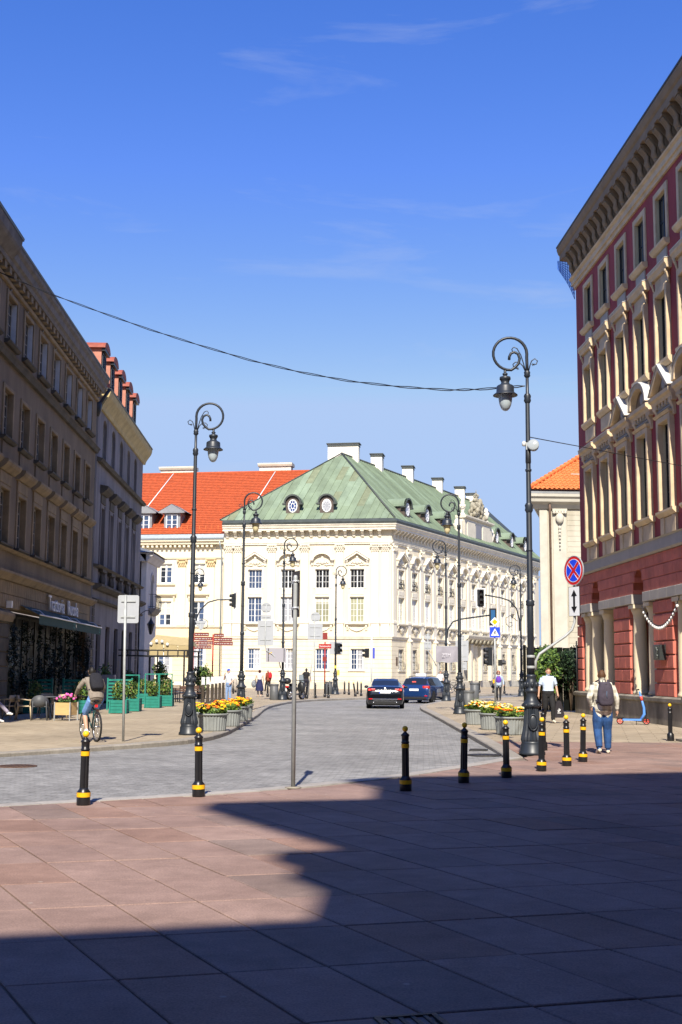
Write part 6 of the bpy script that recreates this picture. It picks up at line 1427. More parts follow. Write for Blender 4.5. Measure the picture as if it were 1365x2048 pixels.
def flower_tub(x, y, label, fl, seed, grass=False, s=1.0):
    o = empty('flower_tub', (x, y, 0), seed, label, 'flower tub', 'ribbed flower tubs along the kerb'); o.scale = (s, s, s); rg = random.Random(seed)
    new('tub', TUBB, o); new('rim', TUBR, o); new('soil', TUBS, o)
    q = MB()
    for _ in range(190):
        a = rg.uniform(0, 2 * PI); r_ = 0.4 * math.sqrt(rg.random()); h = rg.uniform(0.08, 0.2); q.leaves((r_ * math.cos(a), r_ * math.sin(a), 0.48 + h * 0.6), (0.06, 0.06, 0.09), 3, 0.055, 0, rg, 0.0, 2)
    if grass:
        for _ in range(90):
            a = rg.uniform(0, 2 * PI); r_ = 0.14 * math.sqrt(rg.random()); t = rg.uniform(0.2, 0.42); l = rg.uniform(-0.12, 0.12); l2 = rg.uniform(-0.12, 0.12); b = Vector((r_ * math.cos(a), r_ * math.sin(a), 0.47)); w_ = Vector((math.cos(a * 3), math.sin(a * 3), 0)) * 0.012
            q.add([b - w_, b + w_, b + Vector((l, l2, t))], [(0, 1, 2)], 1)
    tag(q.build('leaves', [M_leaf, M_leaf2], o), kind='stuff')
    q = MB()
    for _ in range(40):
        a = rg.uniform(0, 2 * PI); r_ = 0.42 * math.sqrt(rg.random()); c = (r_ * math.cos(a), r_ * math.sin(a), 0.56 + rg.uniform(0, 0.14) + 0.06 * (1 - r_ / 0.42)); mi = rg.randrange(len(fl))
        for p_ in range(5): aa = p_ * 2 * PI / 5 + rg.random(); k_ = 0.030 * rg.uniform(0.8, 1.3); q.ball((c[0] + 0.022 * math.cos(aa), c[1] + 0.022 * math.sin(aa), c[2] + rg.uniform(-0.012, 0.012)), k_, 5, 3, mi, (1, 1, 0.55))
    tag(q.build('blossoms', fl, o), kind='stuff')
OY = [M_fy, M_fo, M_fy]; WY = [M_fw, M_fw, M_fy, M_fo]
for i, (x, y) in enumerate([(-3.52, 33.7), (-3.95, 34.9), (-3.38, 36.6), (-3.62, 38.6), (-3.42, 40.4), (-3.45, 42.6)]):
    flower_tub(x, y, 'ribbed grey tub of yellow and orange flowers on the left, %s from the front' % ORD[i], OY, 100 + i)
for i, (x, y, gs) in enumerate([(4.62, 32.9, True), (4.98, 34.2, False), (4.52, 35.6, True), (4.82, 37.0, False), (4.42, 38.9, True), (4.72, 40.4, False)]):
    flower_tub(x, y, 'ribbed grey tub of cream and yellow flowers on the right, %s from the front' % ORD[i], WY if i else [M_fw, M_fy, M_fo], 120 + i, gs)

# ---------------------------------------------------------------- poles and signs seen from behind
def back_fit(o, M, w, zs):
    for z in zs: MB().box(-w, w, -0.035, -0.012, z - 0.018, z + 0.018).build('bracket', M_steel, o, M)
sp1 = empty('sign_pole', (-0.66, 17.6, 0), 0, 'grey steel pole at the plaza edge with a sign turned edge-on', 'sign')
MB().lathe([(0.032, 0), (0.032, 3.02), (0.03, 3.04), (0.02, 3.06)], 14).build('pole', M_steel, sp1); MB().lathe([(0.12, 0.0), (0.12, 0.012), (0.04, 0.02)], 16).build('foot', M_concr, sp1)
SM_ = T(0.0, 0.0, 2.79) @ Matrix.Rotation(R(-68), 4, 'Z')
q = MB(); q.poly([(-0.03, -0.34), (0.27, -0.34), (0.30, -0.31), (0.30, 0.31), (0.27, 0.34), (-0.03, 0.34)], -0.06, -0.05); q.build('plate', mat('sign_back_dark', (0.10, 0.085, 0.08), 0.4, metal=0.3, var=0.2, vscale=6), sp1, T(0, 0, 2.79) @ Matrix.Rotation(R(112), 4, 'Z'))
for zz in (2.58, 2.97): MB().tube([(0.036 * math.cos(a), 0.036 * math.sin(a), zz) for a in [k * PI / 6 for k in range(12)]], 0.014, 6, closed=True).build('clamp', mat('zinc_bright', (0.6, 0.62, 0.64), 0.35, metal=0.4), sp1); MB().box(-0.02, 0.26, -0.05, -0.03, zz - 0.02, zz + 0.02).build('bracket', M_steel, sp1, Matrix.Rotation(R(112), 4, 'Z'))
def back_sign(name, x, y, z, label, plates, pole, rz=0.0):
    """sign seen from behind: plates = list of (kind, cx, cz, w, h)"""
    o = empty(name, (x, y, z), rz, label, 'sign')
    if pole: MB().tube(pole, 0.03, 10).build('pole', M_steel, o)
    for kind, cx_, cz_, w_, h_ in plates:
        q = MB()
        if kind == 'disc': q.poly([(cx_ + w_ / 2 * math.cos(2 * PI * k / 28), cz_ + w_ / 2 * math.sin(2 * PI * k / 28)) for k in range(28)], 0.035, 0.047)
        elif kind == 'dia': q.poly([(cx_ - w_ / 2, cz_), (cx_, cz_ - w_ / 2), (cx_ + w_ / 2, cz_), (cx_, cz_ + w_ / 2)], 0.035, 0.047)
        elif kind == 'tri': q.poly([(cx_ - w_ / 2, cz_ + h_ / 2), (cx_, cz_ - h_ / 2), (cx_ + w_ / 2, cz_ + h_ / 2)][::1], 0.035, 0.047)
        else:
            r_ = 0.03; q.poly([(cx_ - w_ / 2 + r_, cz_ - h_ / 2), (cx_ + w_ / 2 - r_, cz_ - h_ / 2), (cx_ + w_ / 2, cz_ - h_ / 2 + r_), (cx_ + w_ / 2, cz_ + h_ / 2 - r_), (cx_ + w_ / 2 - r_, cz_ + h_ / 2), (cx_ - w_ / 2 + r_, cz_ + h_ / 2), (cx_ - w_ / 2, cz_ + h_ / 2 - r_), (cx_ - w_ / 2, cz_ - h_ / 2 + r_)], 0.035, 0.047)
        pl = q.build('plate', M_signback, o)
        for dz in ((-h_ * 0.28, h_ * 0.28) if h_ > 0.3 else (0,)): MB().box(cx_ - w_ * 0.34, cx_ + w_ * 0.34, 0.01, 0.036, cz_ + dz - 0.015, cz_ + dz + 0.015).build('bracket', M_steel, pl, I4)
    return o
back_sign('road_sign', -5.05, 28.5, 0, 'grey back of a rectangular sign on a steel pole before the planters', [('rect', 0.02, 3.09, 0.50, 0.66)], [(0, 0, 0), (-0.05, 0, 3.42)])
back_sign('road_sign', -4.28, 69.2, 0, 'grey backs of round and tall signs on a bent pole by the motorcycle', [('disc', 0.02, 5.25, 0.62, 0.62), ('rect', 0.02, 4.70, 0.62, 0.26), ('rect', 0.0, 3.80, 0.9, 1.42)], [(0.88, 0.2, 1.8), (0.8, 0.1, 2.15), (0.4, 0.0, 2.6), (0.05, 0, 2.8), (-0.02, 0, 3.2), (0.03, 0, 5.45)])
back_sign('road_sign', -1.55, 74.0, 0, 'grey backs of a round and a square sign on poles before the palace', [('disc', 0.02, 4.95, 0.62, 0.62), ('rect', 0.02, 4.05, 0.92, 0.95)], [(0, 0, 0), (0.0, 0, 5.2)])
lp = empty('leaning_pole', (-1.95, 74.1, 0), 0, 'grey pole leaning beside the square sign back', 'pole'); MB().tube([(0, 0, 0), (0.35, 0, 3.4)], 0.035, 8).build('tube', M_steel, lp)
back_sign('road_sign', 5.2, 71.5, 0, 'small grey diamond and square sign backs above the grey banner', [('dia', 0.0, 3.72, 0.42, 0.42), ('rect', 0.0, 3.2, 0.42, 0.48)], [(0.5, 0, 2.0), (0.3, 0, 2.4), (0.0, 0, 2.9), (0.0, 0, 3.9)])
back_sign('road_sign', 8.9, 88.0, 0, 'tall sticker-covered sign back before the palace portal', [('disc', 0.0, 4.15, 0.4, 0.4), ('rect', 0.0, 3.2, 0.95, 1.5), ('rect', 0.0, 2.1, 0.7, 0.6)], [(0, 0, 0), (0, 0, 4.3)])
back_sign('road_sign', -10.45, 89.5, 0, 'triangular and square sign backs beside the far left lamp', [('tri', 0.1, 4.9, 0.9, 0.8), ('rect', 0.3, 3.7, 0.6, 0.7)], [(0.1, 0, 0), (0.1, 0, 5.2)])
# folded board with grey back at the motorcycle's lamp
bb = empty('info_board', (-3.5, 69.1, 2.15), 0, 'grey information board with stickers on the lamp by the motorcycle', 'sign')
q = MB(); q.box(-0.75, 0.42, 0.12, 0.15, 0.0, 0.8); q.build('panel', mat('board_lilac', (0.33, 0.32, 0.36), 0.5), bb); MB().box(-0.55, -0.4, 0.115, 0.121, 0.45, 0.56).build('sticker', M_sy, bb)
for xx in (-0.6, 0.3): MB().box(xx - 0.02, xx + 0.02, 0.09, 0.119, 0.05, 0.78).build('rail', M_black, bb)

# traffic lights
M_tl = mat('signal_black', (0.014, 0.016, 0.018), 0.45, spec=0.5); M_tlens = mat('signal_lens_off', (0.03, 0.03, 0.03), 0.2, spec=0.8)
def signal(o, M, n=3, plate=False, s=1.0, lens=True):
    """vertical signal head facing -y"""
    h = 0.30 * n * s; q = MB(); q.bbox(-0.15 * s, 0.15 * s, -0.14 * s, 0.06 * s, -h / 2, h / 2, 0.02); hd_ = q.build('signal_head', M_tl, o, M)
    for k in range(n):
        zc = h / 2 - 0.15 * s - 0.30 * s * k
        q = MB(); m_ = 12
        for j in range(m_):
            a0, a1 = -0.25 * PI + 1.5 * PI * j / m_, -0.25 * PI + 1.5 * PI * (j + 1) / m_; r_ = 0.115 * s
            q.add([(r_ * math.cos(a0), -0.14 * s, zc + r_ * math.sin(a0)), (r_ * math.cos(a1), -0.14 * s, zc + r_ * math.sin(a1)), (r_ * math.cos(a1), -0.32 * s, zc + r_ * math.sin(a1)), (r_ * math.cos(a0), -0.32 * s, zc + r_ * math.sin(a0))], [(0, 1, 2, 3)], 0, True)
        q.build('visor', M_tl, hd_, I4)
        q = MB(); disc(q, 0.10 * s, -0.146 * s, 16, 0, -0.14 * s); q.build('lens', M_tlens, hd_, T(0, 0, zc))
    if plate:
        q = MB(); r0 = 0.34; q.poly([(-r0, -h / 2 - 0.12), (r0, -h / 2 - 0.12), (r0, h / 2 + 0.12), (-r0, h / 2 + 0.12)], 0.061 * s, 0.075 * s); q.build('backing_plate', M_tl, hd_, I4)
        q = MB()
        for a_, b_, c_, d_ in ((-r0, r0, h / 2 + 0.04, h / 2 + 0.12), (-r0, r0, -h / 2 - 0.12, -h / 2 - 0.04)): q.box(a_, b_, 0.05 * s, 0.0605 * s, c_, d_)
        q.box(-r0, -r0 + 0.09, 0.05 * s, 0.0605 * s, -h / 2 - 0.04, h / 2 + 0.04); q.box(r0 - 0.09, r0, 0.05 * s, 0.0605 * s, -h / 2 - 0.04, h / 2 + 0.04); q.build('plate_border', M_sw, hd_, I4)
    return hd_
a1_ = empty('traffic_light', (12.9, 86.0, 0), 0, 'three-lamp traffic signal with white border on a curved arm at right', 'traffic light')
MB().tube([(-0.08, 0, 4.6), (-0.1, 0, 5.4), (-0.3, 0, 6.2), (-0.8, 0, 6.75), (-1.4, 0, 6.95), (-2.55, 0, 7.15)], 0.05, 8).build('arm', M_lamp, a1_)
MB().tube([(-0.25, 0, 5.3), (-0.75, 0, 5.7), (-1.05, 0, 5.5), (-1.05, 0, 5.1), (-0.8, 0, 4.85), (-0.6, 0, 5.0), (-0.65, 0, 5.2), (-0.8, 0, 5.2)], 0.025, 6).build('scroll', M_lamp, a1_)
signal(a1_, T(-2.85, 0, 6.95), 3, True, 1.25)
a2_ = empty('traffic_light', (6.15, 70.0, 0), 0, 'traffic signal with blue-tinted back on an arm from the right lamp', 'traffic light')
MB().tube([(0.05, 0, 3.6), (0.1, 0, 4.1), (0.4, 0, 4.55), (0.9, 0, 4.72), (2.55, 0, 4.95)], 0.045, 8).build('arm', M_lamp, a2_)
q = MB(); q.bbox(2.52, 2.94, -0.02, 0.02, 4.35, 5.35, 0.01); q.build('backing_plate', M_tl, a2_); MB().box(2.61, 2.85, -0.05, -0.021, 4.45, 5.25).build('back_cover', mat('signal_blue_back', (0.03, 0.11, 0.25), 0.3), a2_)
a3_ = empty('traffic_light', (-11.0, 90.0, 0), 0, 'traffic signal hanging sideways on a curved arm at left', 'traffic light')
MB().tube([(0.05, 0, 4.2), (0.15, 0, 5.2), (0.5, 0, 6.1), (1.1, 0, 6.7), (1.8, 0, 6.9), (2.9, 0, 6.9)], 0.05, 8).build('arm', M_lamp, a3_)
signal(a3_, T(3.05, 0, 6.85) @ Matrix.Rotation(R(-70), 4, 'Z'), 3, True, 1.1)
MB().tube([(0.3, 0, 4.9), (0.7, 0, 5.5), (1.1, 0, 5.3), (1.1, 0, 4.9), (0.85, 0, 4.7), (0.65, 0, 4.85)], 0.025, 6).build('scroll', M_lamp, a3_)
# pedestrian-crossing post with diamond, crossing sign and signals
cp = empty('crossing_post', (8.85, 69.0, 0), 0, 'steel post with yellow diamond and blue pedestrian crossing sign', 'sign')
MB().lathe([(0.05, 0), (0.05, 4.75)], 12).build('pole', M_steel, cp)
q = MB(); r_ = 0.27; q.poly([(-r_, 0), (0, -r_), (r_, 0), (0, r_)], -0.09, -0.078); dm = q.build('diamond', M_sw, cp, T(0, 0, 4.52)); r_ = 0.17; q = MB(); q.poly([(-r_, 0), (0, -r_), (r_, 0), (0, r_)], -0.094, -0.0905); q.build('yellow_centre', M_sy, dm, I4)
q = MB(); q.box(-0.5, 0.5, -0.10, -0.088, -0.5, 0.5); pd = q.build('crossing_plate', M_sb, cp, Matrix.Translation((0, 0, 3.93)) @ Matrix.Diagonal((0.58, 1, 0.58, 1))); q = MB(); q.poly([(-0.40, -0.34), (0.40, -0.34), (0, 0.38)], -0.104, -0.1005); q.build('triangle', M_sw, pd, I4)
q = MB(); yb, ya = -0.109, -0.1045; q.poly([(0.045 * math.cos(2 * PI * k / 12) + 0.01, 0.16 + 0.045 * math.sin(2 * PI * k / 12)) for k in range(12)], yb, ya)
q.poly([(-0.05, -0.06), (0.05, -0.06), (0.055, 0.10), (-0.03, 0.11)], yb, ya); q.poly([(-0.05, -0.062), (-0.15, -0.30), (-0.09, -0.30), (0.01, -0.062)], yb, ya); q.poly([(0.0, -0.063), (0.10, -0.30), (0.16, -0.29), (0.055, -0.063)], yb, ya); q.poly([(-0.028, 0.095), (-0.13, -0.02), (-0.10, -0.05), (-0.032, 0.03)], yb, ya); q.poly([(0.056, 0.09), (0.056, 0.04), (0.12, 0.0), (0.14, 0.03)], yb, ya); q.build('walking_figure', M_sk, pd, I4)
signal(cp, T(-0.28, 0, 2.55) @ Matrix.Rotation(R(-75), 4, 'Z'), 3, False, 1.15); signal(cp, T(0.25, 0, 2.2) @ Matrix.Rotation(R(80), 4, 'Z'), 1, False, 1.15)
MB().box(-0.14, -0.05, -0.07, 0.03, 1.05, 1.25).build('push_button', M_sy, cp)
ps = empty('pedestrian_signal', (-0.32, 86.8, 0), 0, 'small two-lamp pedestrian signal on the lamp with the yellow sticker', 'traffic light')
signal(ps, T(0.12, -0.14, 3.3) @ Matrix.Rotation(R(50), 4, 'Z'), 2, False, 1.15); q = MB(); q.box(-0.45, 0.5, 0.1, 0.12, 2.85, 3.75); q.build('board', M_signback, ps); MB().lathe([(0.075, 1.86), (0.075, 2.05)], 12, cap=False).build('yellow_sticker', mat('sticker_yellow', (0.8, 0.75, 0.1), 0.5), ps); MB().box(0.12, 0.3, -0.1, 0.05, 1.35, 1.75).build('push_button', mat('button_amber', (0.75, 0.45, 0.1), 0.5), ps)
cps = empty('pedestrian_signal', (2.35, 90.0, 0), 0, 'thin grey pole with side-facing pedestrian signal and blue plate left of the black car', 'traffic light')
MB().lathe([(0.06, 0), (0.06, 4.7)], 10).build('pole', mat('pole_pale', (0.58, 0.60, 0.62), 0.4), cps); signal(cps, T(-0.3, 0, 3.0) @ Matrix.Rotation(R(-70), 4, 'Z'), 2, False, 1.15); MB().box(0.08, 0.24, -0.3, 0.0, 2.6, 3.4).build('blue_plate', mat('plate_blue', (0.05, 0.08, 0.45), 0.5), cps)
# red street-name post
M_rp = mat('post_red', (0.36, 0.022, 0.016), 0.5); M_rd = mat('post_red_dark', (0.22, 0.03, 0.025), 0.5)
rp = empty('street_name_post', (-1.0, 80.5, 0), 0, 'red street-name sign on a red post before the palace window', 'sign')
MB().lathe([(0.045, 0.3), (0.045, 3.6)], 10).build('post', M_rp, rp); MB().box(-0.16, 0.16, -0.02, 0.02, 3.75, 4.2).build('upper_plate', M_rd, rp); q = MB(); q.box(-0.42, 0.42, -0.07, -0.045, 3.15, 3.45); npl = q.build('name_plate', M_rp, rp)
text('lettering', 'Senatorska', 0.165, M_sw, npl, T(0, -0.074, 3.3) @ RX, 0.002); MB().box(-0.16, 0.12, -0.06, -0.046, 2.3, 2.6).build('lower_plate', M_rd, rp)
def tourist_sign(x, y, label, rows, side):
    o = empty('tourist_sign', (x, y, 0), 0, label, 'sign'); MB().lathe([(0.05, 0), (0.05, 4.2)], 10).build('post', M_rp if side > 0 else M_steel, o)
    M_br = mat('tourist_brown', (0.17, 0.03, 0.024), 0.5)
    for i, w_ in enumerate(rows):
        xa, xb = (0.06, 0.06 + w_) if side > 0 else (-0.06 - w_, -0.06); pl = MB().box(xa, xb, -0.03, 0.0, 4.0 - i * 0.29, 4.25 - i * 0.29).build('board', M_br, o)
        q = MB(); k = xa + 0.06
        while k < xb - 0.1: l_ = random.uniform(0.08, 0.2); q.box(k, min(k + l_, xb - 0.05), -0.034, -0.0305, 4.09 - i * 0.29, 4.15 - i * 0.29); k += l_ + 0.05
        q.build('lettering', mat('faded_white', (0.42, 0.38, 0.36), 0.6), pl, I4)
tourist_sign(-10.2, 84.0, 'stack of brown tourist direction boards beside the far left lamp', [1.0, 1.25, 1.3, 1.2], 1)
tourist_sign(-9.05, 86.0, 'smaller stack of brown tourist boards on a red post left of the palace', [0.7, 1.3, 1.35], 1)
# grey banner on the right lamp
bn = empty('banner', (6.15, 70.0, 0), 0, 'grey cloth banner with faint white lettering on the right lamp', 'banner')
q = MB(); n = 16; vs = []
for i in range(n + 1):
    for j in range(7): u, v = i / n, j / 6; vs.append((-0.62 + 1.28 * u, -0.16 - 0.05 * math.sin(u * 9 + v * 2) * (0.4 + v), 3.12 - 0.88 * v - 0.05 * math.sin(PI * u) * v))
q.add(vs, [(i * 7 + j, i * 7 + j + 1, (i + 1) * 7 + j + 1, (i + 1) * 7 + j) for i in range(n) for j in range(6)], 0, True); cl = q.build('cloth', mat('banner_grey', (0.30, 0.285, 0.32), 0.9, var=0.1), bn)
text('lettering', 'ZTM', 0.26, mat('banner_print', (0.55, 0.54, 0.58)), cl, T(0.0, -0.24, 2.62) @ RX, 0.001)
MB().tube([(-0.62, -0.12, 3.12), (0.66, -0.12, 3.12)], 0.02, 6).build('top_rail', M_steel, bn); MB().tube([(-0.62, -0.12, 2.24), (0.66, -0.12, 2.24)], 0.02, 6).build('bottom_rail', M_steel, bn)
# ---------------------------------------------------------------- cafe on the left pavement
M_teal = mat('teal_paint', (0.012, 0.20, 0.155), 0.6, var=0.2, vscale=6); M_cane = mat('bamboo', (0.50, 0.36, 0.14), 0.7)
def planter(x, y, label, seed, w_=0.62, frame=1.45, rz=0.0, h=0.5):
    o = empty('planter_box', (x, y, 0), rz, label, 'planter', 'teal wooden planters of the cafe'); rg = random.Random(seed)
    for k in range(4):
        z0 = 0.02 + k * h / 4; q = MB()
        for a_, b_, c_, d_ in ((-w_ / 2, w_ / 2, -w_ / 2, -w_ / 2 + 0.025), (-w_ / 2, w_ / 2, w_ / 2 - 0.025, w_ / 2), (-w_ / 2, -w_ / 2 + 0.025, -w_ / 2 + 0.026, w_ / 2 - 0.026), (w_ / 2 - 0.025, w_ / 2, -w_ / 2 + 0.026, w_ / 2 - 0.026)): q.box(a_, b_, c_, d_, z0, z0 + h / 4 - 0.012)
        q.build('board', M_teal, o)
    for sx in (-1, 1):
        for sy in (-1, 1): MB().box(sx * w_ / 2 - 0.03, sx * w_ / 2 + 0.03, sy * w_ / 2 - 0.03, sy * w_ / 2 + 0.03, 0, h + 0.02).build('corner_post', M_teal, o)
    MB().box(-w_ / 2 + 0.03, w_ / 2 - 0.03, -w_ / 2 + 0.03, w_ / 2 - 0.03, 0.05, h - 0.06).build('soil', M_soil, o)
    q = MB(); q.leaves((0, 0, h + 0.34), (w_ * 0.52, w_ * 0.52, 0.40), 420, 0.06, 0, rg, 0.0, 3); tag(q.build('foliage', [M_leaf, M_leaf2, M_leafd], o), kind='stuff')
    for k in range(4): xx = rg.uniform(-0.2, 0.2); MB().tube([(xx, rg.uniform(-0.2, 0.2), h - 0.1), (xx + rg.uniform(-0.05, 0.05), rg.uniform(-0.2, 0.0), h + rg.uniform(0.5, 0.72))], 0.012, 5).build('cane', M_cane, o)
    if frame:
        for sx in (-1, 1): MB().box(sx * w_ / 2 - 0.025, sx * w_ / 2 + 0.025, -w_ / 2 - 0.055, -w_ / 2 - 0.031, 0.03, frame).build('frame_post', M_teal, o)
        MB().box(-w_ / 2 - 0.03, w_ / 2 + 0.03, -w_ / 2 - 0.058, -w_ / 2 - 0.028, frame, frame + 0.05).build('frame_rail', M_teal, o)
for i, (x, y, fr) in enumerate([(-8.45, 46.6, 0), (-8.35, 48.9, 1.42), (-8.2, 53.4, 1.45), (-8.0, 55.9, 1.45), (-9.6, 59.3, 0)]):
    planter(x, y, 'teal planter box with leafy shrubs right of the sign pole, %s from the front' % ORD[i], 200 + i, frame=fr)
planter(-11.55, 46.0, 'teal planter box behind the beige chairs at far left', 210, frame=0); planter(-9.8, 45.9, 'teal planter box behind the cyclist', 211, frame=0)
def slat_screen(x, y, label, w_=0.75):
    o = empty('slat_screen', (x, y, 0), 0, label, 'screen', 'teal slatted screens of the cafe')
    for sx in (-1, 1): MB().box(sx * w_ - 0.03, sx * w_ + 0.03, -0.03, 0.03, 0, 1.32).build('post', M_teal, o)
    for k in range(7): MB().box(-w_ + 0.03, w_ - 0.03, -0.015, 0.015, 0.35 + k * 0.14, 0.43 + k * 0.14).build('slat', M_teal, o)
slat_screen(-11.6, 46.8, 'teal slatted screen behind the beige chairs', 0.5); slat_screen(-10.0, 46.6, 'teal slatted screen left of the cyclist', 0.62)
slat_screen(-9.1, 50.2, 'teal slatted screen behind the first planters', 0.5)
M_chair = mat('chair_beige', (0.50, 0.40, 0.255), 0.6, var=0.1); M_chg = mat('chair_grey', (0.085, 0.09, 0.10), 0.55, var=0.1)
def chair(x, y, rz, label, shell=False):
    m = M_chg if shell else M_chair; o = empty('cafe_chair', (x, y, 0), rz, label, 'chair', 'cafe chairs on the left pavement')
    for sx in (-1, 1):
        MB().tube([(sx * 0.25, 0.24, 0), (sx * 0.22, 0.20, 0.45)], [0.018, 0.022], 8).build('leg', m, o); MB().tube([(sx * 0.25, -0.28, 0), (sx * 0.22, -0.2, 0.45), (sx * 0.21, -0.24, 0.62)], [0.018, 0.022, 0.02], 8).build('leg', m, o)
    q = MB(); q.bbox(-0.23, 0.23, -0.22, 0.22, 0.43, 0.465, 0.01); q.build('seat', m, o)
    n = 10; q = MB(); vs = []
    for i in range(n + 1):
        a = PI * (0.15 + 0.7 * i / n) if not shell else PI * (-0.05 + 1.1 * i / n); rx, ry = (0.25, 0.13) if not shell else (0.29, 0.28); dx, dy = -rx * math.cos(a), -0.12 - ry * math.sin(a)
        if shell: dy = 0.02 - ry * math.sin(a)
        top = (0.80 if not shell else 0.58 + 0.24 * math.sin(max(0, min(PI, a)))); bot = 0.58 if not shell else 0.44
        for z_, o_ in ((bot, 0), (top, 0.03)):
            vs += [(dx, dy - o_, z_), (dx * 0.92, dy * 0.94 - o_ + 0.0, z_)]
    fs = []
    for i in range(n): k = i * 4; fs += [(k, k + 4, k + 6, k + 2), (k + 1, k + 3, k + 7, k + 5), (k + 2, k + 6, k + 7, k + 3), (k, k + 1, k + 5, k + 4)]
    fs += [(0, 2, 3, 1), (n * 4, n * 4 + 1, n * 4 + 3, n * 4 + 2)]
    q.add(vs, fs, 0, True); q.build('backrest', m, o)
    if not shell:
        for sx in (-1, 1): MB().tube([(sx * 0.22, 0.18, 0.45), (sx * 0.26, 0.2, 0.64), (sx * 0.27, -0.05, 0.67), (sx * 0.23, -0.24, 0.68)], 0.02, 8).build('armrest', m, o)
chair(-10.95, 37.6, R(-60), 'beige cafe chair cut by the left edge of the picture'); chair(-11.0, 40.1, R(80), 'beige armchair second from the left edge'); chair(-10.42, 40.2, R(-80), 'beige armchair left of the dark grey shell chair')
chair(-9.82, 39.8, R(12), 'dark grey shell chair with its back to the street', True); chair(-9.55, 41.8, R(175), 'beige chair facing out behind the dark grey shell chair'); chair(-10.4, 43.0, R(185), 'beige chair half hidden behind the armchairs by the teal planter')
tb = empty('cafe_table', (-9.75, 40.8, 0), 0, 'small cafe table between the dark grey chair and the beige ones', 'table')
MB().lathe([(0.34, 0.72), (0.35, 0.73), (0.35, 0.75), (0.34, 0.755)], 24).build('top', M_chg, tb); MB().lathe([(0.03, 0.02), (0.03, 0.72)], 10).build('column', M_black, tb)
for k in range(4): a = k * PI / 2 + 0.5; MB().bar((0, 0, 0.04), (0.3 * math.cos(a), 0.3 * math.sin(a), 0.02), 0.05, 0.03).build('foot', M_black, tb)
fb = empty('flower_stand', (-8.97, 39.9, 0), R(-15), 'wooden flower box on steel legs with pink geraniums by the cyclist', 'planter')
M_ply = mat('plywood', (0.55, 0.38, 0.17), 0.6, var=0.15, vscale=3, stretch=(1, 1, 6))
for k, (a_, b_, c_, d_) in enumerate(((-0.26, 0.26, -0.26, -0.24), (-0.26, 0.26, 0.24, 0.26), (-0.26, -0.24, -0.239, 0.239), (0.24, 0.26, -0.239, 0.239))): MB().box(a_, b_, c_, d_, 0.18, 0.58).build('panel', M_ply, fb)
for sx in (-1, 1):
    for sy in (-1, 1): MB().box(sx * 0.275 - 0.015, sx * 0.275 + 0.015, sy * 0.275 - 0.015, sy * 0.275 + 0.015, 0, 0.60).build('leg', M_steel, fb)
MB().box(-0.24, 0.24, -0.24, 0.24, 0.2, 0.54).build('soil', M_soil, fb)
rg = random.Random(77); q = MB(); q.leaves((0, 0, 0.66), (0.32, 0.28, 0.14), 300, 0.05, 0, rg, 0.0, 2); tag(q.build('leaves', [M_leaf, M_leafd], fb), kind='stuff')
q = MB(); [q.ball((rg.uniform(-0.3, 0.3), rg.uniform(-0.28, 0.2), rg.uniform(0.68, 0.86)), rg.uniform(0.03, 0.055), 7, 5) for _ in range(16)]; tag(q.build('blossoms', M_fp, fb), kind='stuff')
mb_ = empty('menu_board', (-10.6, 55.6, 0), R(8), 'lilac-grey panel standing at the restaurant right of the cyclist', 'board')
MB().bbox(-0.32, 0.32, -0.02, 0.02, 0.25, 1.42, 0.01).build('panel', mat('panel_lilac', (0.20, 0.20, 0.25), 0.6), mb_); [MB().box(sx * 0.28 - 0.02, sx * 0.28 + 0.02, -0.15, 0.15, 0, 0.25).build('foot', M_black, mb_) for sx in (-1, 1)]
# row of wrapped stanchions with white tops
M_burl = mat('dark_burlap', (0.055, 0.042, 0.03), 0.9, var=0.4, vscale=12); M_wt = mat('white_plastic', (0.55, 0.56, 0.60), 0.5)
for i, (x, y) in enumerate([(-6.78, 60.2), (-6.74, 62.0), (-6.72, 64.0), (-6.74, 66.1), (-6.76, 68.3), (-6.78, 70.6)]):
    o = empty('cafe_barrier', (x, y, 0), 0, 'dark cafe barrier post with white top plate, %s from the front' % ORD[i], 'barrier', 'row of barrier posts beside the flower tubs')
    MB().lathe([(0.13, 0), (0.13, 0.04), (0.09, 0.06), (0.075, 0.3), (0.085, 0.7), (0.07, 0.95)], 10).build('post', M_burl, o); MB().box(-0.085, 0.085, -0.015, 0.015, 0.93, 1.32).build('top_plate', M_wt, o); MB().box(-0.16, 0.16, -0.14, 0.14, 0, 0.03).build('foot', M_black, o)
# pergola of black steel with a beige canopy and bulbs
pg = empty('pergola', (0, 0, 0), 0, 'black steel pergola frame over the far cafe terrace', 'pergola')
for x, y in ((-11.9, 66), (-11.0, 70), (-8.5, 66), (-8.2, 70)): MB().box(x - 0.045, x + 0.045, y - 0.045, y + 0.045, 0, 2.75).build('post', M_black, pg)
for (a_, b_) in (((-12.1, 66), (-8.0, 66)), ((-11.2, 70), (-8.0, 70)), ((-8.5, 66), (-8.2, 70)), ((-11.9, 66), (-11.0, 70))):
    for zz in (2.42, 2.72): MB().bar((a_[0], a_[1], zz), (b_[0], b_[1], zz), 0.07).build('beam', M_black, pg)
for k in range(7): xx = -11.6 + k * 0.55; MB().box(xx - 0.03, xx + 0.03, 65.97, 66.03, 2.45, 2.69).build('strut', M_black, pg)
M_canvas = mat('beige_canvas', (0.40, 0.32, 0.17), 0.9, var=0.12, vscale=4)
um = empty('cafe_canopy', (-9.35, 68.0, 0), 0, 'beige canvas canopy with scalloped skirt above the pergola', 'canopy')
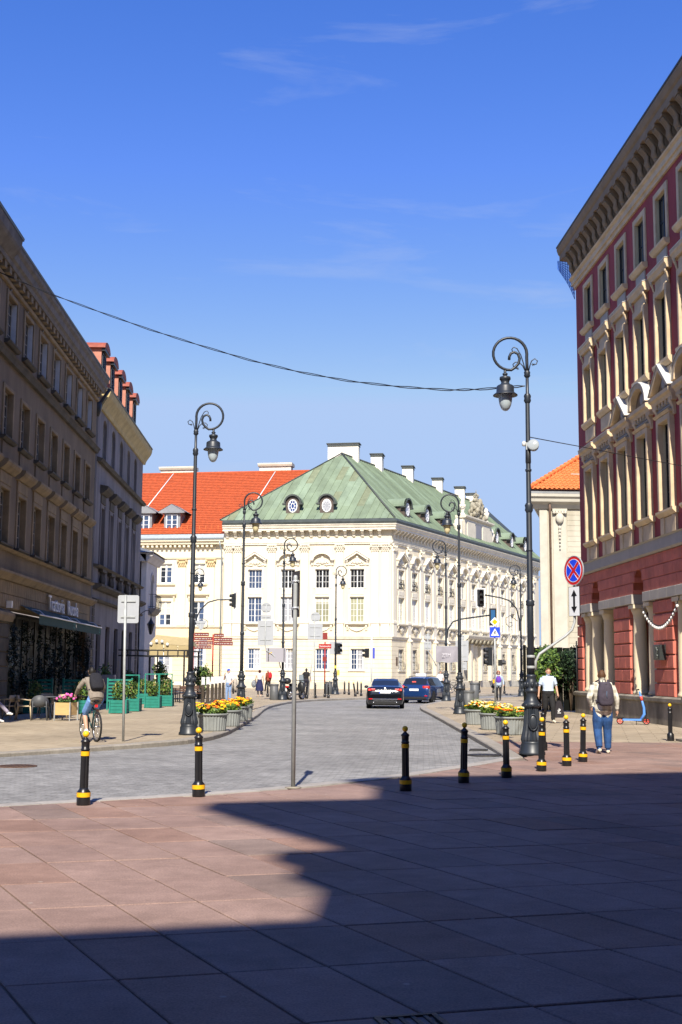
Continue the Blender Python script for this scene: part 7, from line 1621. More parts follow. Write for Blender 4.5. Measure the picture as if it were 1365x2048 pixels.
MB().add([(-1.2, -1.2, 3.12), (1.2, -1.2, 2.98), (1.2, 1.2, 2.98), (-1.2, 1.2, 3.12), (-1.0, 0, 3.62), (1.0, 0, 3.42)], [(0, 1, 5, 4), (2, 3, 4, 5), (0, 4, 3), (1, 2, 5)]).build('roof_cloth', M_canvas, um)
for k, (xa, xb) in enumerate(((-1.18, -0.42), (-0.38, 0.36), (0.4, 1.18))):
    zt = 3.11 - 0.14 * (xa + 1.2) / 2.4; vl = MB().quad((xa, -1.215, zt - 0.66), (xb, -1.215, zt - 0.70), (xb, -1.205, zt - 0.05), (xa, -1.205, zt)).build('skirt', M_canvas, um)
MB().lathe([(0.04, 0), (0.04, 3.5)], 8, (-0.9, 0)).build('mast', M_black, um); MB().lathe([(0.04, 0), (0.04, 3.4)], 8, (0.6, 0)).build('mast', M_black, um)
for sx in (-0.9, 0.6):
    for d in (-1, 1): MB().bar((sx, 0, 2.55), (sx + d * 0.45, 0, 2.95), 0.04).build('brace', M_black, um)
for k in range(4): MB().ball((-1.1 + k * 0.3, -1.25, 3.08 + 0.16 * math.sin(k * 1.1)), 0.09, 8, 6, sc=(1, 1, 1.1)).build('bulb', mat('bulb_white', (0.75,) * 3), um)
# shrubs in pots at the cafe
def shrub(x, y, label, rad, h, seed, n=900, mats=None, z0=0.5, leaf=0.09, pot=True, cat='shrub'):
    o = empty('shrub', (x, y, 0), 0, label, cat); rg = random.Random(seed)
    if pot: MB().lathe([(0.2, 0), (0.26, 0.4), (0.28, 0.42), (0.24, 0.42)], 14).build('pot', M_black, o)
    for k in range(5): a = rg.uniform(0, 2 * PI); MB().tube([(0, 0, 0.05), (0.1 * math.cos(a), 0.1 * math.sin(a), h * 0.4), (rad * 0.5 * math.cos(a), rad * 0.5 * math.sin(a), h * 0.85)], [0.035, 0.025, 0.01], 6).build('stem', mat('bark', (0.10, 0.07, 0.045), 0.9), o)
    q = MB()
    for c_ in range(14):
        a = rg.uniform(0, 2 * PI); r_ = rad * 0.65 * math.sqrt(rg.random()); q.leaves((r_ * math.cos(a), r_ * math.sin(a), rg.uniform(z0 + 0.2, h - 0.25)), (rad * 0.42, rad * 0.42, (h - z0) * 0.24), n // 14, leaf, 0, rg, 0.1, 3)
    tag(q.build('crown', mats or [M_leaf, M_leaf2, M_leafd], o), kind='stuff')
shrub(-10.2, 69.0, 'leafy potted shrub on the far cafe terrace, left of the nearest lamp', 0.75, 2.05, 301); shrub(-8.0, 70.3, 'leafy potted shrub right behind the nearest left lamp', 0.8, 2.1, 302)
shrub(-11.3, 66.5, 'dark potted shrub under the left end of the pergola', 0.7, 1.7, 303, mats=[M_leafd, M_leafd, M_leaf]); shrub(-11.6, 60.0, 'small shrub in the shade by the grey house', 0.4, 1.9, 304, 300)
for i, (x, y) in enumerate([(-9.4, 63.5), (-8.2, 63.0), (-7.9, 66.5)]):
    o = empty('terrace_table', (x, y, 0), 0, 'dark table of the far cafe terrace, %s from the left' % ORD[i], 'table', 'dark tables on the far terrace'); MB().box(-0.4, 0.4, -0.4, 0.4, 0.72, 0.76).build('top', mat('dark_wood', (0.09, 0.045, 0.03), 0.6), o)
    for sx in (-1, 1):
        for sy in (-1, 1): MB().box(sx * 0.36 - 0.025, sx * 0.36 + 0.025, sy * 0.36 - 0.025, sy * 0.36 + 0.025, 0, 0.72).build('leg', M_black, o)
for i, (x, y, r_) in enumerate([(-9.2, 62.7, 20), (-8.7, 64.2, 170), (-8.0, 62.2, 10), (-7.5, 63.5, 200), (-8.3, 66.2, 90)]):
    o = empty('terrace_chair', (x, y, 0), R(r_), 'dark slatted chair of the far cafe terrace, %s from the left' % ORD[i], 'chair', 'dark chairs on the far terrace')
    for sx in (-1, 1):
        for sy in (-1, 1): MB().box(sx * 0.2 - 0.02, sx * 0.2 + 0.02, sy * 0.2 - 0.02, sy * 0.2 + 0.02, 0, 0.45 if sy > 0 else 0.88).build('leg', M_black, o)
    MB().box(-0.22, 0.22, -0.18, 0.22, 0.45, 0.48).build('seat', mat('dark_wood', (0.09, 0.045, 0.03)), o)
    for k in range(3): MB().box(-0.18, 0.18, -0.215, -0.185, 0.58 + k * 0.1, 0.65 + k * 0.1).build('back_slat', mat('dark_wood', (0.09, 0.045, 0.03)), o)

# ---------------------------------------------------------------- shrub and street clutter on the right
shrub(8.65, 51.6, 'bright green climbing shrub at the corner of the red house', 0.95, 2.85, 310, 2600, [M_leaf, M_leaf2, M_leafd], 0.9, 0.085, False)
shrub(9.9, 51.9, 'climbing shrub with leaves coloured shade-dark in front of the near-black panel', 0.85, 2.9, 311, 1600, [M_leafd, mat('leaf_shade_black', (0.012, 0.028, 0.01), 0.7), mat('leaf_shade_black', (0.012, 0.028, 0.01))], 0.9, 0.085, False)  # shade is put into the leaf colour: near-black leaves beside the lit shrub
sf = empty('terrace_screen', (8.55, 30.15, 0), R(3), 'black framed brown screen of a terrace at the right edge', 'screen')
MB().box(-0.15, 2.6, -0.25, 0.25, 0, 0.06).build('base', M_concr, sf)
for k in range(6): MB().box(0.02 + k * 0.45, 0.08 + k * 0.45, -0.04, 0.04, 0.06, 1.02).build('upright', M_black, sf)
for k in range(5): MB().bbox(0.085 + k * 0.45, 0.465 + k * 0.45, -0.02, 0.02, 0.30, 0.95, 0.01).build('panel', mat('brown_panel', (0.16, 0.075, 0.04), 0.7, var=0.2), sf); MB().box(0.085 + k * 0.45, 0.465 + k * 0.45, -0.03, 0.03, 0.08, 0.285).build('foot_plate', M_black, sf)
MB().box(-0.05, 2.6, -0.05, 0.05, 1.02, 1.08).build('top_rail', M_black, sf)
# electric kick scooter
M_sc = mat('scooter_blue', (0.10, 0.27, 0.72), 0.35, var=0.08); M_rub = mat('rubber', (0.015, 0.015, 0.016), 0.8); M_scr = mat('scooter_red', (0.75, 0.08, 0.06), 0.4)
es = empty('kick_scooter', (9.62, 39.85, 0), R(-12), 'blue electric kick scooter with red wheels by the red house plinth', 'scooter')
def wheel_part(o, y, z, r_, w_, rim_m, spokes=6, name='wheel', axis='X'):
    """wheel in the plane x=0 of its parent (axle along x)"""
    q = MB(); n = 26; pr = [(r_ - 0.35 * w_, -w_ / 2), (r_ - 0.08 * w_, -w_ / 2), (r_, -w_ * 0.2), (r_, w_ * 0.2), (r_ - 0.08 * w_, w_ / 2), (r_ - 0.35 * w_, w_ / 2), (r_ * 0.72, w_ * 0.3), (r_ * 0.72, -w_ * 0.3)]
    q.lathe(pr + [pr[0]], n, cap=False); M = T(0, y, z) @ Matrix.Rotation(PI / 2, 4, 'Y'); t = q.build('wheel', M_rub, o, M)
    q = MB(); q.lathe([(r_ * 0.74, -w_ * 0.25), (r_ * 0.74, w_ * 0.25), (r_ * 0.64, w_ * 0.28), (r_ * 0.64, -w_ * 0.28), (r_ * 0.74, -w_ * 0.25)], n, cap=False); q.lathe([(r_ * 0.18, -w_ * 0.4), (r_ * 0.2, -w_ * 0.3), (r_ * 0.2, w_ * 0.3), (r_ * 0.18, w_ * 0.4)], 12)
    for k in range(spokes): a = 2 * PI * k / spokes; q.bar((0.18 * r_ * math.cos(a), 0.18 * r_ * math.sin(a), 0), (0.67 * r_ * math.cos(a), 0.67 * r_ * math.sin(a), 0), w_ * 0.35, r_ * 0.13)
    q.build('rim', rim_m, t, I4); return t
EM = Matrix.Rotation(R(-90), 4, 'Z')
e2 = es
for y, m_ in ((-0.0, M_rub), (0.0, M_rub)): pass
def emp(mb, name, m): return mb.build(name, m, es, EM)
def ewheel(x): 
    t = wheel_part(es, x, 0.115, 0.115, 0.06, M_scr, 5); t.matrix_local = EM @ T(0, x, 0.115) @ Matrix.Rotation(PI / 2, 4, 'Y'); return t
ewheel(-0.42); ewheel(0.42)
q = MB(); q.bbox(-0.08, 0.08, -0.34, 0.26, 0.13, 0.19, 0.01); emp(q, 'deck', M_sc); emp(MB().box(-0.075, 0.075, -0.33, 0.2, 0.191, 0.195), 'grip_mat', M_rub)
emp(MB().tube([(0, 0.24, 0.16), (0, 0.36, 0.34), (0, 0.35, 0.55), (0, 0.22, 1.08)], [0.045, 0.05, 0.042, 0.03], 10), 'stem', M_sc)
emp(MB().tube([(0, 0.297, 0.78), (0, 0.262, 0.92)], 0.044, 10), 'badge', M_scr); emp(MB().tube([(0, 0.36, 0.36), (0.035, 0.42, 0.24), (0.035, 0.42, 0.115)], 0.022, 8), 'fork', M_rub)
emp(MB().tube([(-0.25, 0.13, 1.12), (-0.1, 0.2, 1.14), (0, 0.21, 1.12), (0.1, 0.2, 1.14), (0.25, 0.13, 1.12)], 0.02, 8), 'handlebar', M_rub)
emp(MB().box(-0.05, 0.05, -0.52, -0.30, 0.20, 0.235), 'mudguard', M_rub); emp(MB().tube([(0.05, 0.1, 0.13), (0.16, 0.1, 0.01)], 0.012, 6), 'kickstand', M_rub)

# ---------------------------------------------------------------- bicycles and the motorcycle
M_bfr = mat('bike_frame_dark', (0.02, 0.025, 0.03), 0.35); M_chrome = mat('chrome', (0.55, 0.55, 0.56), 0.25, metal=0.9)
def bicycle(x, y, rz, label, seat=0.92, fr=M_bfr):
    o = empty('bicycle', (x, y, 0), rz, label, 'bicycle')     # rides towards +y, rear hub at the origin
    r_ = 0.345
    for yy in (0.0, 1.06):
        q = MB(); pts = [(0, yy + (r_ - 0.02) * math.cos(a), r_ + (r_ - 0.02) * math.sin(a)) for a in [2 * PI * k / 28 for k in range(28)]]; q.tube(pts, 0.024, 8, closed=True); w_ = q.build('wheel', M_rub, o)
        q = MB(); q.tube([(0, yy + (r_ - 0.045) * math.cos(a), r_ + (r_ - 0.045) * math.sin(a)) for a in [2 * PI * k / 24 for k in range(24)]], 0.012, 6, closed=True)
        for k in range(14): a = 2 * PI * k / 14; q.tube([(0.02 * (-1) ** k, yy, r_), (0, yy + (r_ - 0.05) * math.cos(a), r_ + (r_ - 0.05) * math.sin(a))], 0.003, 4)
        q.tube([(-0.06, yy, r_), (0.06, yy, r_)], 0.02, 8); q.build('rim', M_chrome, w_, I4)
    bb, st, hd_, hb = (0, 0.43, 0.30), (0, 0.28, 0.74), (0, 0.88, 0.88), (0, 0.92, 0.72)
    q = MB(); q.tube([bb, st], 0.017, 8); q.tube([st, hd_], 0.016, 8); q.tube([bb, hb], 0.019, 8); q.tube([hd_, hb], 0.02, 8)
    for sx in (-1, 1): q.tube([(sx * 0.05, 0, r_), (sx * 0.02, 0.43, 0.30)], 0.010, 6); q.tube([(sx * 0.05, 0, r_), (sx * 0.02, 0.28, 0.74)], 0.009, 6); q.tube([(sx * 0.05, 1.06, r_), (sx * 0.045, 0.96, 0.68), (0, 0.92, 0.72)], 0.013, 6)
    q.build('frame', fr, o)
    MB().tube([st, (0, 0.23, seat - 0.03)], 0.014, 8).build('seat_post', M_chrome, o)
    q = MB(); q.ball((0, 0.18, seat), 0.13, 12, 6, sc=(0.62, 1, 0.32)); q.ball((0, 0.33, seat), 0.1, 10, 6, sc=(0.35, 1.2, 0.3)); q.build('saddle', M_rub, o)
    MB().tube([(-0.31, 0.80, 1.04), (-0.15, 0.9, 1.03), (0, 0.86, 1.0), (0.15, 0.9, 1.03), (0.31, 0.80, 1.04)], 0.014, 8).build('handlebar', M_rub, o); MB().tube([hd_, (0, 0.86, 1.0)], 0.016, 8).build('handlebar_stem', M_chrome, o)
    q = MB(); q.lathe([(0.095, -0.004), (0.095, 0.004)], 24); q.build('chainring', M_chrome, o, T(0.05, 0.43, 0.30) @ Matrix.Rotation(PI / 2, 4, 'Y'))
    for sx, dz, dy in ((1, 0.13, 0.10), (-1, -0.13, -0.10)):
        MB().tube([(sx * 0.06, 0.43, 0.30), (sx * 0.08, 0.43 + dy, 0.30 + dz)], 0.012, 6).build('crank', M_chrome, o); MB().box(sx * 0.13 - 0.05, sx * 0.13 + 0.05, 0.43 + dy - 0.05, 0.43 + dy + 0.05, 0.29 + dz, 0.315 + dz).build('pedal', M_rub, o)
    MB().box(-0.03, 0.03, -0.02, 0.02, seat - 0.14, seat - 0.08).build('rear_lamp', mat('lamp_red', (0.7, 0.02, 0.02), 0.3), o, T(0, 0.12, 0))
    return o
CYR = R(28)
bicycle(-5.62, 28.25, CYR, 'dark bicycle ridden by the man with a black backpack', 0.93, mat('bike_frame_teal', (0.01, 0.05, 0.055), 0.35))
bicycle(7.9, 95.0, R(-55), 'parked black bicycle left of the right lamp with the banner'); bicycle(8.5, 96.5, R(-60), 'second parked black bicycle behind the first at the palace wall')
mo = empty('motorcycle', (-2.55, 70.4, 0), R(-32), 'black motor scooter with top case parked by the lamp', 'motorcycle')
for yy in (-0.62, 0.66): wheel_part(mo, yy, 0.29, 0.29, 0.13, M_chrome, 5)
q = MB(); q.ball((0, -0.35, 0.62), 0.3, 14, 9, sc=(0.72, 1.5, 0.72)); q.ball((0, -0.7, 0.68), 0.2, 12, 8, sc=(0.8, 1.2, 0.6)); q.build('rear_body', M_black, mo)
q = MB(); q.ball((0, -0.3, 0.86), 0.2, 14, 8, sc=(0.85, 1.9, 0.45)); q.build('seat', M_rub, mo); MB().bbox(-0.16, 0.16, 0.0, 0.45, 0.26, 0.36, 0.02).build('footboard', M_black, mo)
q = MB(); q.ball((0, 0.55, 0.70), 0.32, 14, 9, sc=(0.75, 0.45, 1.1)); q.ball((0, 0.66, 0.52), 0.2, 10, 7, sc=(0.6, 1.1, 0.5)); q.build('leg_shield', M_black, mo)
MB().tube([(0, 0.5, 0.95), (0, 0.46, 1.08)], 0.05, 8).build('steering_head', M_black, mo); MB().tube([(-0.34, 0.34, 1.10), (-0.12, 0.45, 1.10), (0.12, 0.45, 1.10), (0.34, 0.34, 1.10)], 0.022, 8).build('handlebar', M_rub, mo)
MB().quad((-0.2, 0.62, 1.0), (0.2, 0.62, 1.0), (0.15, 0.52, 1.45), (-0.15, 0.52, 1.45)).build('windscreen', glass_mat('screen_tint', (0.25, 0.3, 0.35)), mo)
for sx in (-1, 1): MB().tube([(sx * 0.2, 0.42, 1.1), (sx * 0.3, 0.4, 1.28)], 0.01, 6).build('mirror_stalk', M_black, mo); MB().ball((sx * 0.31, 0.4, 1.31), 0.06, 8, 6, sc=(1.3, 0.4, 0.9)).build('mirror', M_black, mo)
q = MB(); q.ball((0, -0.88, 1.08), 0.26, 14, 9, sc=(0.9, 0.85, 0.72)); q.build('top_case', M_black, mo); MB().box(-0.11, 0.11, -1.12, -1.09, 0.50, 0.66).build('number_plate', M_sw, mo); MB().box(-0.13, 0.13, -0.98, -0.92, 0.72, 0.80).build('tail_light', mat('lamp_red', (0.7, 0.02, 0.02)), mo)
MB().tube([(0.2, -0.1, 0.32), (0.24, -0.55, 0.35), (0.24, -0.9, 0.42)], [0.04, 0.06, 0.055], 10).build('exhaust', M_chrome, mo)

# ---------------------------------------------------------------- cars
M_tyre = M_rub; M_alloy = mat('alloy', (0.50, 0.51, 0.53), 0.3, metal=0.8); M_cgl = glass_mat('car_glass', (0.012, 0.016, 0.024), 0.04); M_plast = mat('car_plastic', (0.012, 0.012, 0.013), 0.6)
M_tail = mat('tail_red', (0.62, 0.01, 0.012), 0.2, spec=0.7); M_taillit = emit_mat('tail_lit', (1.0, 0.06, 0.04), 1.5); M_tailw = mat('tail_clear', (0.6, 0.5, 0.5), 0.2)
def car(name, x, y, rz, label, paint, st, glass_side, rear_gl, front_gl, wheels, wr_=0.33, z=-0.11):
    """lofted body; st = stations (y, half width, belt z, top z, roof half width)"""
    o = empty(name, (x, y, z), rz, label, 'car'); rows = []
    for (yy, w_, zb, zt, wr) in st:
        zs = 0.20; c = max(0.0, zt - zb)
        rows.append([(w_ * 0.55, zs), (w_ * 0.93, zs + 0.02), (w_ * 1.0, 0.42), (w_ * 1.0, zb - 0.20), (w_ * 0.97, zb - 0.03), (w_ * 0.945, zb), (wr + (w_ * 0.93 - wr) * 0.14, zb + c * 0.86), (wr, zb + c * 0.95), (wr * 0.6, zt), (0, zt + 0.008)])
    k = len(rows[0]); body = MB(); gl = {'side': {}, 'rear': MB(), 'front': MB()}
    def pt(i, j, s): yy = st[i][0]; return (s * rows[i][j][0], yy, rows[i][j][1])
    for i in range(len(st) - 1):
        for j in range(k - 1):
            for s in (-1, 1):
                f = [pt(i, j, s), pt(i + 1, j, s), pt(i + 1, j + 1, s), pt(i, j + 1, s)]
                if s < 0: f = f[::-1]
                tgt = body
                if j == 5 and i in glass_side: tgt = gl['side'].setdefault((i, s), MB())
                elif j >= 6 and i in rear_gl: tgt = gl['rear']
                elif j >= 6 and i in front_gl: tgt = gl['front']
                tgt.add(f, [(0, 1, 2, 3)], 0, True)
    for i, rv in ((0, False), (len(st) - 1, True)):
        ring = [pt(i, j, 1) for j in range(k)] + [pt(i, j, -1) for j in range(k - 2, -1, -1)]; body.add(ring, [tuple(range(len(ring)))[::(-1 if rv else 1)]])
    bo = body.build('body', paint, o)
    bm = bmesh.new(); bm.from_mesh(bo.data); bmesh.ops.remove_doubles(bm, verts=bm.verts, dist=0.0005); bmesh.ops.recalc_face_normals(bm, faces=bm.faces); bm.to_mesh(bo.data); bm.free()
    for p in bo.data.polygons: p.use_smooth = True
    for key, m in gl['side'].items(): m.build('side_window', M_cgl, o)
    gl['rear'].build('rear_window', M_cgl, o); gl['front'].build('windscreen', M_cgl, o)
    MB().box(-0.7, 0.7, st[1][0] + 0.2, st[-2][0] - 0.2, 0.16, 0.24).build('underbody', M_plast, o)
    for yy in wheels:
        for sx in (-1, 1):
            ww = 0.21; xc = sx * (max(s[1] for s in st) - ww / 2 - 0.005)
            q = MB(); pr = [(wr_ * 0.62, -ww / 2), (wr_ * 0.95, -ww / 2), (wr_, -ww * 0.3), (wr_, ww * 0.3), (wr_ * 0.95, ww / 2), (wr_ * 0.62, ww / 2)]; q.lathe(pr, 28, cap=False); wh = q.build('wheel', M_tyre, o, T(xc, yy, wr_) @ Matrix.Rotation(PI / 2, 4, 'Y'))
            q = MB(); q.lathe([(wr_ * 0.66, ww * 0.46), (wr_ * 0.60, ww * 0.30), (0.02, ww * 0.36)], 28, cap=False); q.lathe([(wr_ * 0.66, -ww * 0.46), (wr_ * 0.60, -ww * 0.30), (0.02, -ww * 0.36)], 28, cap=False)
            q.build('rim', M_plast, wh, I4); q = MB()
            for e in (-1, 1):
                for n_ in range(7): a = 2 * PI * n_ / 7; q.bar((0.03 * math.cos(a), 0.03 * math.sin(a), e * ww * 0.42), (wr_ * 0.64 * math.cos(a), wr_ * 0.64 * math.sin(a), e * ww * 0.46), 0.05, 0.02)
                q.tube([(wr_ * 0.645 * math.cos(2 * PI * n_ / 24), wr_ * 0.645 * math.sin(2 * PI * n_ / 24), e * ww * 0.45) for n_ in range(24)], 0.014, 6, closed=True)
            q.build('spokes', M_alloy, wh, I4)
            q = MB(); n_ = 16; xo = sx * (max(s[1] for s in st) + 0.004)
            q.add([(xo, yy + (wr_ + 0.055) * math.cos(PI * t / n_), wr_ + (wr_ + 0.055) * math.sin(PI * t / n_)) for t in range(n_ + 1)] + [(xo, yy + (wr_ + 0.055), 0.19), (xo, yy - (wr_ + 0.055), 0.19)][::1], [tuple(list(range(n_ + 1)) + [n_ + 2, n_ + 1][::1])])
            q.build('wheel_arch', M_plast, o)
    return o
# black saloon
M_cblack = mat('car_black', (0.006, 0.007, 0.010), 0.12, spec=0.6, coat=1.0); M_cblue = mat('car_blue', (0.012, 0.042, 0.15), 0.2, metal=0.3, coat=1.0, spec=0.5)
ca = car('black_car', 2.30, 60.55, R(-3), 'black saloon car driving away up the street', M_cblack,
         [(-2.40, 0.78, 0.60, 0.66, 0.60), (-2.34, 0.86, 0.92, 0.98, 0.66), (-2.26, 0.88, 0.98, 1.03, 0.66), (-2.0, 0.90, 1.0, 1.06, 0.66), (-1.72, 0.91, 1.0, 1.10, 0.64), (-1.15, 0.915, 0.99, 1.33, 0.60), (-0.75, 0.92, 0.985, 1.42, 0.58), (0.05, 0.92, 0.975, 1.45, 0.59), (0.55, 0.92, 0.97, 1.43, 0.59), (1.35, 0.915, 0.955, 1.06, 0.64), (1.9, 0.89, 0.89, 0.95, 0.6), (2.25, 0.82, 0.74, 0.80, 0.55), (2.38, 0.7, 0.5, 0.55, 0.5)],
         {5, 6, 7, 8}, {4, 5}, {8}, (-1.42, 1.42))
q = MB(); 
for sx in (-1, 1):
    a_, b_ = sorted((sx * 0.47, sx * 0.80)); t = MB().bbox(a_, b_, -2.395, -2.25, 0.86, 0.96, 0.02).build('tail_light', M_tail, ca); a_, b_ = sorted((sx * 0.70, sx * 0.79)); MB().bbox(a_, b_, -2.40, -2.39, 0.868, 0.93, 0.004).build('lit_lens', M_taillit, t, I4); a_, b_ = sorted((sx * 0.48, sx * 0.66)); MB().bbox(a_, b_, -2.40, -2.39, 0.925, 0.95, 0.004).build('clear_lens', M_tailw, t, I4)
    a_, b_ = sorted((sx * 0.6, sx * 0.78)); MB().bbox(a_, b_, -2.425, -2.35, 0.44, 0.49, 0.01).build('reflector', M_tail, ca)
    MB().ball((sx * 1.0, 0.95, 1.0), 0.1, 10, 7, sc=(1.1, 0.7, 0.75)).build('mirror', M_cblack, ca); MB().lathe([(0.045, 0), (0.045, 0.1)], 12).build('tailpipe', M_chrome, ca, T(sx * 0.55, -2.32, 0.30) @ Matrix.Rotation(PI / 2, 4, 'X'))
MB().bbox(-0.27, 0.27, -2.415, -2.40, 0.73, 0.85, 0.004).build('number_plate', M_sw, ca); MB().box(-0.27, -0.235, -2.418, -2.4155, 0.735, 0.845).build('plate_band', M_sb, ca)
MB().bbox(-0.62, 0.62, -2.43, -2.38, 0.44, 0.475, 0.01).build('chrome_strip', M_chrome, ca); MB().bbox(-0.55, 0.55, -2.425, -2.38, 0.36, 0.385, 0.01).build('chrome_strip', M_chrome, ca); MB().bbox(-0.66, 0.66, -2.42, -2.3, 0.20, 0.33, 0.02).build('diffuser', M_plast, ca)
q = MB(); q.lathe([(0.055, 0), (0.055, 0.012), (0.04, 0.014)], 18); q.build('badge', M_chrome, ca, T(0, -2.355, 0.96) @ Matrix.Rotation(R(75), 4, 'X')); MB().box(-0.12, 0.12, -1.17, -1.15, 1.30, 1.325).build('brake_light', M_tail, ca)
# blue estate taxi
tx = car('blue_taxi', 5.0, 70.6, R(-21), 'dark blue estate car with a white roof sign turning right', M_cblue,
         [(-2.26, 0.76, 0.58, 0.66, 0.60), (-2.22, 0.84, 0.90, 0.96, 0.66), (-2.14, 0.86, 0.97, 1.04, 0.68), (-1.82, 0.875, 0.985, 1.40, 0.62), (-1.62, 0.88, 0.985, 1.46, 0.60), (-0.8, 0.885, 0.975, 1.49, 0.60), (-0.05, 0.885, 0.965, 1.49, 0.60), (0.55, 0.885, 0.96, 1.44, 0.59), (1.4, 0.875, 0.945, 1.04, 0.62), (1.85, 0.85, 0.87, 0.93, 0.6), (2.15, 0.78, 0.7, 0.76, 0.5), (2.26, 0.68, 0.48, 0.52, 0.5)],
         {3, 4, 5, 6, 7}, {2}, {7}, (-1.30, 1.32))
for sx in (-1, 1):
    a_, b_ = sorted((sx * 0.50, sx * 0.865)); t = MB().bbox(a_, b_, -2.235, -2.0, 0.84, 0.98, 0.02).build('tail_light', M_tail, tx); a_, b_ = sorted((sx * 0.6, sx * 0.84)); MB().bbox(a_, b_, -2.24, -2.232, 0.90, 0.96, 0.004).build('lit_lens', M_taillit, t, I4)
    a_, b_ = sorted((sx * 0.62, sx * 0.78)); MB().bbox(a_, b_, -2.275, -2.2, 0.40, 0.45, 0.01).build('reflector', M_tail, tx); MB().ball((sx * 0.97, 0.85, 0.99), 0.1, 10, 7, sc=(1.1, 0.7, 0.75)).build('mirror', M_plast, tx)
    MB().tube([(sx * 0.52, -1.6, 1.48), (sx * 0.54, -0.5, 1.53), (sx * 0.53, 0.3, 1.49)], 0.018, 6).build('roof_rail', M_plast, tx)
    MB().box(sx * 0.888 - 0.004, sx * 0.888 + 0.004, -0.62, 0.05, 0.60, 0.80).build('door_print', mat('door_print', (0.25, 0.28, 0.34), 0.4), tx)
MB().bbox(-0.27, 0.27, -2.265, -2.24, 0.70, 0.82, 0.004).build('number_plate', M_sw, tx); MB().bbox(-0.7, 0.7, -2.28, -2.15, 0.22, 0.36, 0.02).build('bumper_skirt', M_plast, tx); MB().bbox(-0.3, 0.3, -1.0, -0.78, 1.50, 1.66, 0.02).build('roof_sign', M_sw, tx); MB().bbox(-0.18, 0.05, -2.03, -2.01, 1.16, 1.24, 0.004).build('sticker', mat('sticker_red', (0.7, 0.1, 0.08)), tx)

# ---------------------------------------------------------------- people
import numpy as np
M_skin = mat('skin', (0.52, 0.30, 0.205), 0.55, var=0.08, vscale=20); M_skinp = mat('skin_pale', (0.60, 0.38, 0.28), 0.55, var=0.08, vscale=20)
def cloth(name, c, var=0.2, sc=9.0): return mat(name, c, 0.85, var=var, vscale=sc, bump=0.5, bscale=14)
M_hairb = mat('hair_brown', (0.10, 0.045, 0.018), 0.7, var=0.4, vscale=40); M_hairk = mat('hair_black', (0.012, 0.01, 0.009), 0.6, var=0.3, vscale=40); M_hairr = mat('hair_red', (0.25, 0.06, 0.02), 0.6, var=0.4, vscale=40); M_hairg = mat('hair_grey', (0.42, 0.40, 0.37), 0.7, var=0.3, vscale=40)
BASEJ = dict(pelvis=(0, 0, 0.93), waist=(0, 0, 1.09), chest=(0, 0.0, 1.31), neck=(0, -0.01, 1.49), head=(0, 0.03, 1.635),
             shL=(-0.185, -0.01, 1.415), elL=(-0.25, -0.04, 1.14), wrL=(-0.26, 0.05, 0.91), shR=(0.185, -0.01, 1.415), elR=(0.25, -0.04, 1.14), wrR=(0.26, 0.05, 0.91),
             hipL=(-0.095, 0, 0.90), knL=(-0.105, 0.02, 0.50), anL=(-0.11, -0.04, 0.085), toL=(-0.13, 0.13, 0.035), hipR=(0.095, 0, 0.90), knR=(0.105, 0.02, 0.50), anR=(0.11, -0.04, 0.085), toR=(0.13, 0.13, 0.035))
